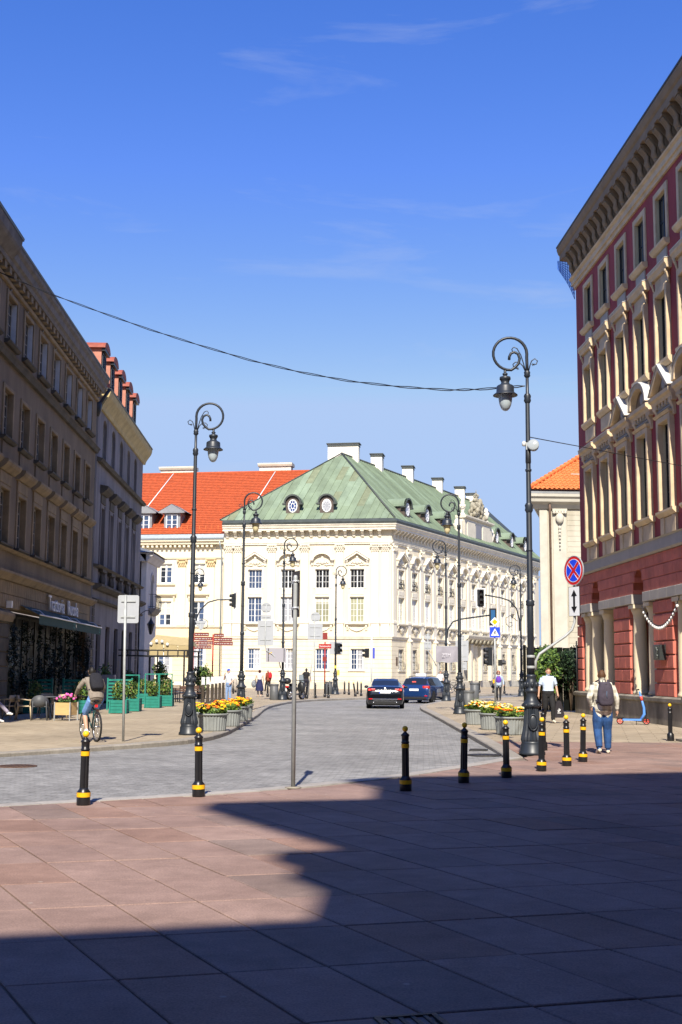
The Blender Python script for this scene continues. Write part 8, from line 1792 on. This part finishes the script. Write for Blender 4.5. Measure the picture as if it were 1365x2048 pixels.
def person(label, x, y, rz, mats, J=None, height=1.75, girth=1.0, sleeve='long', legs='long', skirt=None, collar=True, coat=0.0, voxel=0.016, z=0.0, hair=0.5, mid_skin=False, name='person', curl=0.5, legw=1.0):
    """one continuous body grown over a posed skeleton; mats = skin, top, trousers, shoes, hair"""
    j = {k: Vector(v) for k, v in BASEJ.items()}
    for k, v in (J or {}).items(): j[k] = Vector(v)
    mb = MB(); segs = []                        # (a, b, ra, rb, material)
    SK, TP, TR, SH, HR = range(5)
    def limb(pts, rs, mi, n=10):
        mb.tube(pts, rs, n); 
        for a, b, ra, rb in zip(pts[:-1], pts[1:], rs[:-1], rs[1:]): segs.append((Vector(a), Vector(b), ra, rb, mi))
    lat = (j['shR'] - j['shL']).normalized(); lath = (j['hipR'] - j['hipL']).normalized()
    sp = [j['pelvis'] + (j['pelvis'] - j['waist']).normalized() * 0.10, j['pelvis'], j['pelvis'].lerp(j['waist'], 0.6), j['waist'], j['waist'].lerp(j['chest'], 0.5), j['chest'], j['chest'].lerp(j['neck'], 0.5), j['chest'].lerp(j['neck'], 0.82), j['neck']]
    rx = [0.13, 0.172, 0.165, 0.155, 0.165, 0.18, 0.165, 0.10, 0.06]; ry = [0.10, 0.125, 0.12, 0.112, 0.118, 0.122, 0.105, 0.075, 0.058]
    n = 16; vs = []
    for i, p in enumerate(sp):
        d = (sp[min(i + 1, len(sp) - 1)] - sp[max(i - 1, 0)]).normalized(); L = lath.lerp(lat, i / 8).normalized(); L = (L - d * L.dot(d)).normalized(); F = d.cross(L)
        g = girth if i < 8 else 1.0; co = 1 + coat if i < 7 else 1
        for k in range(n): a = 2 * PI * k / n; vs.append(p + L * (rx[i] * g * co * math.cos(a)) + F * (ry[i] * g * co * math.sin(a)))
    mb.add(vs, [(i * n + k, i * n + (k + 1) % n, (i + 1) * n + (k + 1) % n, (i + 1) * n + k) for i in range(len(sp) - 1) for k in range(n)] + [tuple(range(n))[::-1], tuple(range((len(sp) - 1) * n, len(sp) * n))])
    for a, b, r_, mi in ((sp[0], sp[1], 0.13, TR), (sp[1], sp[2], 0.14, TR), (sp[2], sp[4], 0.14, TP), (sp[4], sp[7], 0.14, TP)): segs.append((a, b, r_ * girth, r_ * girth, mi))
    if coat: segs.append((sp[1] + Vector((0, 0, -0.03)), sp[2], 0.17 * girth, 0.15 * girth, TP)); mb.tube([sp[1] + Vector((0, 0, -0.05)), sp[2]], [0.165 * girth * (1 + coat), 0.16 * girth], 14)
    # shoulders, neck, head with chin and nose
    limb([j['shL'], j['chest'].lerp(j['neck'], 0.55), j['shR']], [0.068 * girth, 0.085, 0.068 * girth], TP)
    limb([j['neck'] - Vector((0, 0, 0.05)), j['neck'].lerp(j['head'], 0.6)], [0.058, 0.054], SK)
    h = j['head']; mb.ball(h, 0.1, 16, 12, sc=(0.80, 0.96, 1.18)); mb.ball(h + Vector((0, 0.035, -0.06)), 0.062, 12, 8, sc=(0.9, 0.95, 0.95)); mb.ball(h + Vector((0, 0.098, -0.012)), 0.018, 8, 6, sc=(0.8, 1, 1.5))
    segs.append((h + Vector((0, 0, -0.03)), h + Vector((0, 0, 0.02)), 0.095, 0.095, SK))
    for sx in (-1, 1): mb.ball(h + Vector((sx * 0.082, -0.005, -0.01)), 0.026, 8, 6, sc=(0.5, 0.9, 1.3))
    for S in 'LR':
        sh, el, wr = j['sh' + S], j['el' + S], j['wr' + S]; um = el.lerp(sh, 0.5)
        if sleeve == 'none': limb([sh, um, el, wr], [0.052, 0.046, 0.038, 0.027], SK)
        elif sleeve == 'short': limb([sh, sh.lerp(el, 0.72)], [0.066 * girth, 0.062 * girth], TP); limb([um, el, wr], [0.047, 0.042, 0.029], SK)
        else: limb([sh, um, el, el.lerp(wr, 0.55), el.lerp(wr, 0.9)], [0.066 * girth, 0.06 * girth, 0.052 * girth, 0.048, 0.043], TP); limb([el.lerp(wr, 0.8), wr], [0.032, 0.028], SK)
        hp, kn, an, to = j['hip' + S], j['kn' + S], j['an' + S], j['to' + S]
        if legs == 'long': limb([hp, hp.lerp(kn, 0.5), kn, kn.lerp(an, 0.4), kn.lerp(an, 0.95)], [0.095 * girth, 0.085 * girth * legw, 0.066 * girth * legw, 0.062 * girth * legw, 0.058 * legw], TR); limb([kn.lerp(an, 0.9), an], [0.04, 0.04], TR)
        elif legs == 'short': limb([hp, hp.lerp(kn, 0.5), hp.lerp(kn, 0.92)], [0.098 * girth, 0.09 * girth, 0.082 * girth], TR); limb([hp.lerp(kn, 0.8), kn, kn.lerp(an, 0.35), an], [0.062, 0.054, 0.056, 0.036], SK)
        else: limb([hp, kn, kn.lerp(an, 0.35), an], [0.085, 0.052, 0.052, 0.034], SK)
        d = (to - an); d.z = 0; d = d.normalized() if d.length > 0.02 else Vector((0, 1, 0)); heel = an + Vector((0, 0, -0.035)) - d * 0.045
        limb([heel, an + Vector((0, 0, -0.03)) + d * 0.05, to - d * 0.02, to + d * 0.03], [0.042, 0.046, 0.038, 0.026], SH, 10); segs.append((an + Vector((0, 0, -0.01)), an + Vector((0, 0, -0.05)), 0.048, 0.048, SH))
    if skirt:
        z0, z1, r0, r1 = skirt; mb.lathe([(r1, z1), (r1 * 0.92, z1 + (z0 - z1) * 0.4), (r0, z0)], 20); segs.append((Vector((0, 0, z0)), Vector((0, 0, z1)), r0, r1, TR))
    # palms
    for S in 'LR':
        el, wr = j['el' + S], j['wr' + S]; d = (wr - el).normalized(); limb([wr, wr + d * 0.05, wr + d * 0.085], [0.028, 0.036, 0.03], SK)
    me = mb.mesh('tmp', []); ob = bpy.data.objects.new('tmp', me); COL.objects.link(ob)
    rm = ob.modifiers.new('r', 'REMESH'); rm.mode = 'VOXEL'; rm.voxel_size = voxel; rm.use_smooth_shade = True
    smo = ob.modifiers.new('s', 'SMOOTH'); smo.factor = 0.5; smo.iterations = 3
    bpy.context.view_layer.update()
    body = bpy.data.meshes.new_from_object(ob.evaluated_get(bpy.context.evaluated_depsgraph_get())); bpy.data.objects.remove(ob); body.name = 'person'
    # material by nearest bone
    nf = len(body.polygons); c = np.empty(nf * 3); body.polygons.foreach_get('center', c); c = c.reshape(-1, 3)
    best = np.full(nf, 1e9); mi = np.zeros(nf, int)
    for a, b, ra, rb, m in segs:
        a_, b_ = np.array(a), np.array(b); ab = b_ - a_; L2 = max(1e-9, ab.dot(ab)); t = np.clip(((c - a_) @ ab) / L2, 0, 1); d = np.linalg.norm(c - (a_ + t[:, None] * ab), axis=1) - (ra + (rb - ra) * t)
        w_ = d < best; best[w_] = d[w_]; mi[w_] = m
    rel = c - np.array(h); hd = (np.linalg.norm(rel / np.array([0.085, 0.105, 0.125]), axis=1) < 1.25) & (rel[:, 2] > -0.11)
    hairm = hd & ((rel[:, 2] > 0.03 + 0.35 * np.clip(rel[:, 1], -0.2, 0.2)) | (rel[:, 1] < -0.015) & (rel[:, 2] > -0.05 * hair * 2)) & (np.abs(rel[:, 0]) < 0.094)
    mi[hairm] = HR
    for m in mats: body.materials.append(m)
    body.polygons.foreach_set('material_index', mi.tolist()); body.update()
    # fingers: five of unequal length on each palm, joined to the same mesh
    bm = bmesh.new(); bm.from_mesh(body); f = MB()
    for S, sg in (('L', -1), ('R', 1)):
        el, wr = j['el' + S], j['wr' + S]; d = (wr - el).normalized(); side = d.cross(Vector((sg, 0.001, 0))).normalized(); inn = side.cross(d).normalized() * sg
        inward = Vector((-sg, 0, 0)); inward = (inward - d * inward.dot(d)).normalized()
        base = wr + d * 0.075
        for k, ln in enumerate((0.072, 0.082, 0.076, 0.058)):
            o_ = side * ((k - 1.5) * 0.019); p0 = base + o_; p1 = p0 + d * ln * 0.5 + inward * ln * 0.12 * curl * 2; p2 = p1 + d * ln * (0.45 - 0.3 * curl) + inward * ln * 0.55 * curl
            f.tube([p0 - d * 0.02, p0, p1, p2], [0.0095, 0.0095, 0.0088, 0.007], 6)
        p0 = wr + d * 0.03 + side * 0.026 * (1 if (side.y > 0) else -1); f.tube([p0, p0 + d * 0.03 + side * 0.02 * (1 if (side.y > 0) else -1), p0 + d * 0.06 + inward * 0.02 + side * 0.012 * (1 if (side.y > 0) else -1)], [0.011, 0.0105, 0.008], 6)
    fm = f.mesh('f', []); off = len(mats); bm.from_mesh(fm); bm.to_mesh(body); bm.free(); bpy.data.meshes.remove(fm)
    for p in body.polygons: p.use_smooth = True
    o = new(name, body); o.matrix_world = Matrix.Translation((x, y, z)) @ Matrix.Rotation(rz, 4, 'Z') @ Matrix.Scale(height / 1.755, 4)
    tag(o, label, 'person')
    q = MB()
    for sx in (-1, 1): q.ball(h + Vector((sx * 0.031, 0.086, 0.012)), 0.011, 8, 6, 0, (1.2, 0.6, 0.7))
    q.build('eyes', mat('eye_dark', (0.02, 0.015, 0.012), 0.3), o); MB().ball(h + Vector((0, 0.092, -0.052)), 0.02, 8, 5, 0, (1.2, 0.45, 0.3)).build('lips', mat('lips', (0.42, 0.14, 0.12), 0.5), o)
    return o
def pack(x, y, z, rz, label, m, w_=0.30, h_=0.46, d_=0.17, s=1.0, tilt=0.0, detail=None):
    """soft backpack: a rounded body with pockets, straps and a top loop; worn on the side -y of its origin"""
    o = empty('backpack', (x, y, z), rz, label, 'backpack'); o.scale = (s, s, s); o.rotation_euler = (tilt, 0, rz)
    q = MB(); n, mm = 20, 12; vs = []
    def sp(a, e): return math.copysign(abs(a) ** e, a)
    for jj in range(1, mm):
        p = -PI / 2 + PI * jj / mm
        for i in range(n):
            a = 2 * PI * i / n; tz = sp(math.sin(p), 0.55); wv = 1 - 0.16 * max(0, tz); vs.append((w_ / 2 * wv * sp(math.cos(p), 0.4) * sp(math.cos(a), 0.6), -d_ / 2 + d_ / 2 * (1 - 0.25 * max(0, tz)) * sp(math.cos(p), 0.4) * sp(math.sin(a), 0.7), h_ / 2 * tz))
    fs = [(jj * n + i, jj * n + (i + 1) % n, (jj + 1) * n + (i + 1) % n, (jj + 1) * n + i) for jj in range(mm - 2) for i in range(n)] + [tuple(range(n))[::-1], tuple(range((mm - 2) * n, (mm - 1) * n))]
    q.add(vs, fs, 0, True); q.build('bag', m, o)
    MB().ball((0, -d_ * 0.86, -h_ * 0.14), 0.1, 14, 8, 0, (w_ * 4.0, d_ * 1.9, h_ * 2.3)).build('front_pocket', m, o)
    MB().tube([(-0.03, -0.03, h_ / 2 - 0.01), (-0.03, -0.04, h_ / 2 + 0.045), (0.03, -0.04, h_ / 2 + 0.045), (0.03, -0.03, h_ / 2 - 0.01)], 0.009, 6).build('top_loop', m, o)
    for sx in (-1, 1): MB().tube([(sx * 0.07, -0.02, h_ / 2 - 0.03), (sx * 0.10, 0.04, h_ / 2 + 0.04), (sx * 0.125, 0.14, h_ / 2 + 0.02), (sx * 0.14, 0.23, h_ / 2 - 0.12), (sx * 0.16, 0.20, -0.02), (sx * 0.15, 0.03, -h_ / 2 + 0.08)], 0.02, 6).build('strap', m, o)
    if detail: MB().tube([(0, -d_ * 1.06, 0.05), (-0.01, -d_ * 1.10, -0.03), (0.0, -d_ * 1.06, -0.10)], 0.007, 5).build('zip_tab', detail, o)
    MB().tube([(-w_ * 0.42, -d_ * 0.5, -0.02), (-w_ * 0.3, -d_ * 0.78, h_ * 0.28), (0, -d_ * 0.85, h_ * 0.4), (w_ * 0.3, -d_ * 0.78, h_ * 0.28), (w_ * 0.42, -d_ * 0.5, -0.02)], 0.008, 5).build('zip', M_plast, o)
    return o
def plaid():
    m = bpy.data.materials.new('plaid_shirt'); m.use_nodes = True; t = m.node_tree; b = t.nodes['Principled BSDF']; b.inputs['Roughness'].default_value = 0.9
    tcn = t.nodes.new('ShaderNodeTexCoord'); sep = t.nodes.new('ShaderNodeSeparateXYZ'); t.links.new(tcn.outputs['Object'], sep.inputs[0])
    outs = []
    for ax in (0, 2):
        mu = t.nodes.new('ShaderNodeMath'); mu.operation = 'MULTIPLY'; mu.inputs[1].default_value = 7.5; t.links.new(sep.outputs[ax], mu.inputs[0])
        fr = t.nodes.new('ShaderNodeMath'); fr.operation = 'FRACT'; t.links.new(mu.outputs[0], fr.inputs[0])
        gt = t.nodes.new('ShaderNodeMath'); gt.operation = 'GREATER_THAN'; gt.inputs[1].default_value = 0.55; t.links.new(fr.outputs[0], gt.inputs[0]); outs.append(gt)
    ad = t.nodes.new('ShaderNodeMath'); ad.operation = 'ADD'; t.links.new(outs[0].outputs[0], ad.inputs[0]); t.links.new(outs[1].outputs[0], ad.inputs[1])
    hf = t.nodes.new('ShaderNodeMath'); hf.operation = 'MULTIPLY'; hf.inputs[1].default_value = 0.5; t.links.new(ad.outputs[0], hf.inputs[0])
    mx = t.nodes.new('ShaderNodeMixRGB'); mx.inputs[1].default_value = (0.70, 0.68, 0.60, 1); mx.inputs[2].default_value = (0.36, 0.335, 0.265, 1); t.links.new(hf.outputs[0], mx.inputs[0]); t.links.new(mx.outputs[0], b.inputs['Base Color'])
    n2 = t.nodes.new('ShaderNodeTexNoise'); n2.inputs['Scale'].default_value = 12; t.links.new(tcn.outputs['Object'], n2.inputs[0]); bp = t.nodes.new('ShaderNodeBump'); bp.inputs['Strength'].default_value = 0.5; bp.inputs['Distance'].default_value = 0.03; t.links.new(n2.outputs[0], bp.inputs['Height']); t.links.new(bp.outputs[0], b.inputs['Normal'])
    return m
M_jean = cloth('jeans_blue', (0.022, 0.075, 0.22), 0.45, 7); M_jeanl = cloth('jeans_light', (0.22, 0.33, 0.56), 0.25); M_blackt = cloth('trousers_black', (0.014, 0.014, 0.016)); M_shoe = mat('shoe_cream', (0.62, 0.57, 0.46), 0.7); M_shoek = mat('shoe_black', (0.015, 0.014, 0.014), 0.6); M_shoew = mat('shoe_white', (0.75, 0.75, 0.75), 0.6)
# man with plaid shirt and backpack, walking away on the right
person('man in pale plaid shirt and blue jeans walking away by the bollards', 5.52, 25.5, R(4), [M_skin, plaid(), M_jean, M_shoe, M_hairb],
       dict(elL=(-0.30, -0.06, 1.16), wrL=(-0.235, 0.05, 0.97), shL=(-0.20, -0.01, 1.41), shR=(0.20, -0.01, 1.41), elR=(0.29, -0.07, 1.14), wrR=(0.315, 0.02, 0.90), knL=(-0.11, 0.03, 0.50), anL=(-0.115, -0.10, 0.12), toL=(-0.13, 0.04, 0.03), knR=(0.11, 0.06, 0.50), anR=(0.115, 0.06, 0.085), toR=(0.15, 0.22, 0.035), hipL=(-0.10, 0, 0.90), hipR=(0.10, 0, 0.90)), 1.74, 1.16, coat=0.05, voxel=0.011, legw=1.22)
pack(5.53, 25.36, 1.23, R(4), 'dark violet-grey backpack on the man in the plaid shirt', cloth('pack_violet', (0.055, 0.045, 0.065), 0.25), 0.33, 0.50, 0.19, 1.0, R(-4), mat('zip_blue', (0.08, 0.13, 0.2), 0.5))
# man with pale blue shirt coming towards us with a tote bag
person('man in light blue short-sleeved shirt walking towards the camera with a bag', 6.98, 40.6, R(186), [M_skin, cloth('shirt_sky', (0.52, 0.62, 0.80), 0.1), M_blackt, M_shoe, M_hairb],
       dict(elL=(-0.28, -0.06, 1.15), wrL=(-0.30, 0.03, 0.92), elR=(0.27, -0.08, 1.15), wrR=(0.30, -0.06, 0.90), knL=(-0.11, 0.14, 0.52), anL=(-0.11, 0.12, 0.09), toL=(-0.13, 0.29, 0.05), knR=(0.10, -0.02, 0.50), anR=(0.10, -0.22, 0.14), toR=(0.11, -0.06, 0.04)), 1.83, 1.12, 'short', voxel=0.013, legw=1.1)
tt = empty('tote_bag', (6.98 + 0.34, 40.6 - 0.02, 0.14), R(10), 'black tote bag in the left hand of the man in light blue', 'bag')
q = MB(); q.add([(-0.19, -0.03, 0.12), (0.19, -0.03, 0.12), (0.07, -0.025, 0.60), (-0.07, -0.025, 0.60), (-0.19, 0.05, 0.12), (0.19, 0.05, 0.12), (0.07, 0.025, 0.60), (-0.07, 0.025, 0.60), (-0.12, -0.04, 0.04), (0.12, -0.04, 0.04), (0.12, 0.05, 0.04), (-0.12, 0.05, 0.04)], [(0, 1, 2, 3), (5, 4, 7, 6), (1, 5, 6, 2), (4, 0, 3, 7), (3, 2, 6, 7), (8, 9, 1, 0), (9, 10, 5, 1), (10, 11, 4, 5), (11, 8, 0, 4), (11, 10, 9, 8)]); q.build('body', mat('tote_black', (0.02, 0.017, 0.022), 0.85), tt)
q = MB(); [q.poly([(dx * 0.028 - 0.01, 0.22 + 0.05 * k), (dx * 0.028 + 0.012, 0.22 + 0.05 * k), (dx * 0.045 + 0.01, 0.30 + 0.02 * k), (dx * 0.045 - 0.005, 0.30 + 0.02 * k)], -0.036, -0.033) for k, dx in enumerate((-1, 1))]; q.poly([(-0.012, 0.24), (0.012, 0.24), (0.014, 0.33), (0, 0.35), (-0.014, 0.33)], -0.0365, -0.033); q.box(-0.06, 0.06, -0.036, -0.033, 0.185, 0.205); q.build('print', M_sw, tt)
for sy in (-0.02, 0.02): MB().tube([(-0.06, sy, 0.58), (-0.04, sy, 0.72), (0, sy * 0.3, 0.79), (0.04, sy, 0.72), (0.06, sy, 0.58)], 0.011, 6).build('handle', mat('tote_black', (0.02,) * 3), tt)
pack(6.98, 40.76, 1.28, R(186), 'dark backpack behind the man in light blue, straps over his shoulders', cloth('pack_navy', (0.02, 0.025, 0.05)), 0.28, 0.42, 0.15)
# woman in purple
wp = person('woman in purple top and pale blue cardigan with red hair and sunglasses', 9.46, 72.2, R(172), [M_skinp, cloth('cardigan_blue', (0.36, 0.44, 0.53), 0.2), M_blackt, M_shoek, M_hairr],
       dict(elL=(-0.28, 0.0, 1.16), wrL=(-0.30, 0.10, 0.93), elR=(0.30, 0.02, 1.17), wrR=(0.34, 0.12, 1.02), anL=(-0.09, 0.06, 0.085), toL=(-0.10, 0.2, 0.035), anR=(0.08, -0.05, 0.085), toR=(0.09, 0.1, 0.035)), 1.76, 1.05, hair=1.4, coat=0.06)
q = MB(); q.ball((0, 0.05, 1.22), 0.165, 14, 10, 0, (0.98, 0.82, 1.55)); q.build('purple_top', cloth('top_purple', (0.14, 0.045, 0.42)), wp); q = MB(); q.ball((0, -0.015, 1.62), 0.125, 14, 10, 0, (0.95, 0.85, 1.2)); q.build('hair', M_hairr, wp); MB().box(-0.07, 0.07, 0.105, 0.125, 1.63, 1.665).build('sunglasses', M_sk, wp); MB().tube([(0, 0.14, 1.40), (0, 0.13, 1.46)], [0.03, 0.06], 8).build('neckline', M_skinp, wp)
hb_ = empty('handbag', (9.12, 71.98, 0.80), 0, 'small dark handbag hanging beside the woman in purple', 'bag'); MB().ball((0, 0, 0), 0.12, 10, 7, 0, (1.1, 0.5, 0.8)).build('pouch', M_shoek, hb_); MB().tube([(-0.08, 0, 0.07), (0.02, 0.0, 0.3), (0.08, 0, 0.07)], 0.008, 5).build('handle', M_shoek, hb_)
# man in black T-shirt
person('man in black T-shirt and dark trousers walking away past the leaning pole', -2.42, 87.5, R(-8), [M_skin, cloth('tee_black', (0.012, 0.012, 0.013)), cloth('trousers_navy', (0.02, 0.02, 0.035)), mat('shoe_grey', (0.35, 0.33, 0.33), 0.7), M_hairk],
       dict(elL=(-0.29, 0.02, 1.15), wrL=(-0.30, 0.13, 0.93), elR=(0.30, -0.08, 1.15), wrR=(0.33, -0.05, 0.92), knL=(-0.11, -0.02, 0.52), anL=(-0.12, -0.24, 0.16), toL=(-0.13, -0.14, 0.05), knR=(0.11, 0.14, 0.52), anR=(0.12, 0.14, 0.085), toR=(0.13, 0.3, 0.035)), 1.86, 1.08, 'short')
# woman in navy skirt
wk = person('woman in white sleeveless top and long navy skirt seen from behind', -5.08, 76.8, R(6), [M_skinp, cloth('top_white', (0.72, 0.62, 0.60), 0.1), cloth('skirt_navy', (0.018, 0.02, 0.075)), mat('shoe_tan', (0.45, 0.35, 0.25), 0.7), mat('hair_auburn', (0.09, 0.02, 0.012), 0.6)],
       dict(elL=(-0.26, 0.02, 1.15), wrL=(-0.22, 0.14, 0.98), anL=(-0.08, 0.05, 0.085), toL=(-0.09, 0.18, 0.035), anR=(0.09, -0.08, 0.085), toR=(0.1, 0.06, 0.035)), 1.72, 0.95, 'none', 'bare', (1.07, 0.40, 0.15, 0.27), hair=1.0)
MB().ball((0, -0.07, 1.70), 0.055, 10, 7).build('hair_bun', mat('hair_auburn', (0.09, 0.02, 0.012)), wk)
bgx = empty('shoulder_bag', (-5.45, 76.9, 0.72), 0, 'patterned bag and jacket hanging at the side of the woman in the skirt', 'bag'); MB().ball((0, 0, 0.1), 0.2, 12, 8, 0, (0.8, 0.5, 1.2)).build('pouch', cloth('bag_pattern', (0.25, 0.27, 0.30), 0.8, 14), bgx); MB().tube([(0.08, 0, 0.3), (0.2, 0, 0.62), (0.05, 0, 0.35)], 0.012, 5).build('strap', M_shoek, bgx)
# man in rust jacket
person('grey-haired man in rust-brown jacket walking left before the palace', -5.72, 97.0, R(35), [M_skin, cloth('jacket_rust', (0.23, 0.06, 0.028)), M_blackt, M_shoek, M_hairg],
       dict(anL=(-0.11, 0.25, 0.1), knL=(-0.11, 0.2, 0.52), toL=(-0.12, 0.4, 0.06), anR=(0.11, -0.3, 0.16), knR=(0.11, -0.02, 0.5), toR=(0.11, -0.16, 0.06), elL=(-0.27, -0.1, 1.15), wrL=(-0.26, 0.0, 0.95), head=(0, 0.08, 1.63)), 1.78, 1.12, coat=0.08)
pack(-5.60, 96.88, 1.28, R(35), 'red backpack on the man in the rust jacket', cloth('pack_red', (0.55, 0.02, 0.03)), 0.30, 0.44, 0.16)
# man in blue cap
bc = person('man in blue cap and light jeans with a hand at his mouth', -5.98, 65.3, R(150), [M_skinp, cloth('shirt_pale', (0.58, 0.62, 0.70), 0.15), M_jeanl, M_shoew, M_hairg],
       dict(elR=(0.28, 0.05, 1.18), wrR=(0.12, 0.20, 1.46), elL=(-0.27, 0.0, 1.15), wrL=(-0.22, 0.14, 1.0), anL=(-0.14, 0.02, 0.085), anR=(0.13, 0.0, 0.085)), 1.73, 1.12, 'short')
q = MB(); q.ball((0, 0.02, 1.70), 0.102, 14, 8, 0, (0.86, 1.02, 0.72)); q.ball((0, 0.13, 1.685), 0.08, 12, 6, 0, (0.85, 0.95, 0.12)); q.build('cap', cloth('cap_blue', (0.03, 0.09, 0.60)), bc)
jk = empty('folded_jacket', (-5.62, 65.2, 0.86), R(150), 'light jacket hanging over the arm of the man in the blue cap', 'jacket'); MB().ball((0, 0, 0.05), 0.22, 12, 9, 0, (0.55, 0.6, 1.6)).build('cloth', cloth('jacket_beige', (0.42, 0.38, 0.33), 0.35), jk); MB().tube([(0.05, 0.08, 0.2), (0.07, 0.1, -0.3), (0.06, 0.08, -0.45)], [0.05, 0.06, 0.04], 8).build('sleeve', cloth('jacket_black', (0.02, 0.02, 0.025)), jk)
# person in white behind the right lamp
person('person in white shirt half hidden behind the lamp with the grey banner', 7.35, 88.5, R(200), [M_skin, cloth('shirt_white', (0.72, 0.72, 0.74), 0.1), M_blackt, M_shoek, M_hairk], None, 1.75, 1.05, 'short', voxel=0.02)
# cyclist
CF = Matrix.Translation((-5.62, 28.25, 0)) @ Matrix.Rotation(CYR, 4, 'Z')
cyj = dict(pelvis=(0, 0.16, 1.02), waist=(0, 0.23, 1.16), chest=(0, 0.38, 1.34), neck=(0, 0.50, 1.485), head=(0, 0.57, 1.61), shL=(-0.19, 0.46, 1.41), shR=(0.19, 0.46, 1.41), elL=(-0.30, 0.56, 1.24), wrL=(-0.31, 0.76, 1.08), elR=(0.30, 0.56, 1.24), wrR=(0.31, 0.76, 1.08),
           hipL=(-0.10, 0.18, 0.97), knL=(-0.16, 0.50, 0.64), anL=(-0.15, 0.33, 0.26), toL=(-0.15, 0.46, 0.20), hipR=(0.10, 0.18, 0.97), knR=(0.14, 0.58, 0.80), anR=(0.14, 0.46, 0.50), toR=(0.14, 0.60, 0.45))
cy = person('cyclist in grey-brown jacket and blue denim shorts riding away at left', -5.62, 28.25, CYR, [M_skin, cloth('jacket_taupe', (0.24, 0.205, 0.17), 0.2), cloth('denim_shorts', (0.19, 0.36, 0.74), 0.35, 7), M_shoew, M_hairk], cyj, 1.755, 1.06, 'long', 'short', voxel=0.011, coat=0.05)
bp_ = CF @ Vector((0, 0.245, 1.33)); pack(bp_.x, bp_.y, bp_.z, CYR, 'black backpack on the cyclist', cloth('pack_black', (0.012, 0.012, 0.018)), 0.33, 0.46, 0.18, 1.0, R(-37))
# guest sitting at the left edge, one white shoe in view
person('seated cafe guest at the left edge, one white shoe in view', -11.0, 37.6, R(-70), [M_skinp, cloth('top_lilac', (0.30, 0.26, 0.36)), cloth('trousers_lilac', (0.34, 0.31, 0.40)), M_shoew, M_hairb],
       dict(pelvis=(0, -0.02, 0.56), waist=(0, -0.06, 0.72), chest=(0, -0.08, 0.94), neck=(0, -0.07, 1.12), head=(0, -0.03, 1.265), shL=(-0.185, -0.08, 1.05), shR=(0.185, -0.08, 1.05), elL=(-0.27, -0.04, 0.80), wrL=(-0.2, 0.2, 0.66), elR=(0.27, -0.04, 0.80), wrR=(0.2, 0.2, 0.66),
            hipL=(-0.1, 0.0, 0.54), knL=(-0.1, 0.42, 0.54), anL=(-0.1, 0.45, 0.1), toL=(-0.1, 0.6, 0.04), hipR=(0.1, 0.0, 0.54), knR=(0.05, 0.44, 0.60), anR=(0.1, 0.72, 0.32), toR=(0.12, 0.84, 0.27)), 1.755, 1.0, 'long', 'long', voxel=0.016)
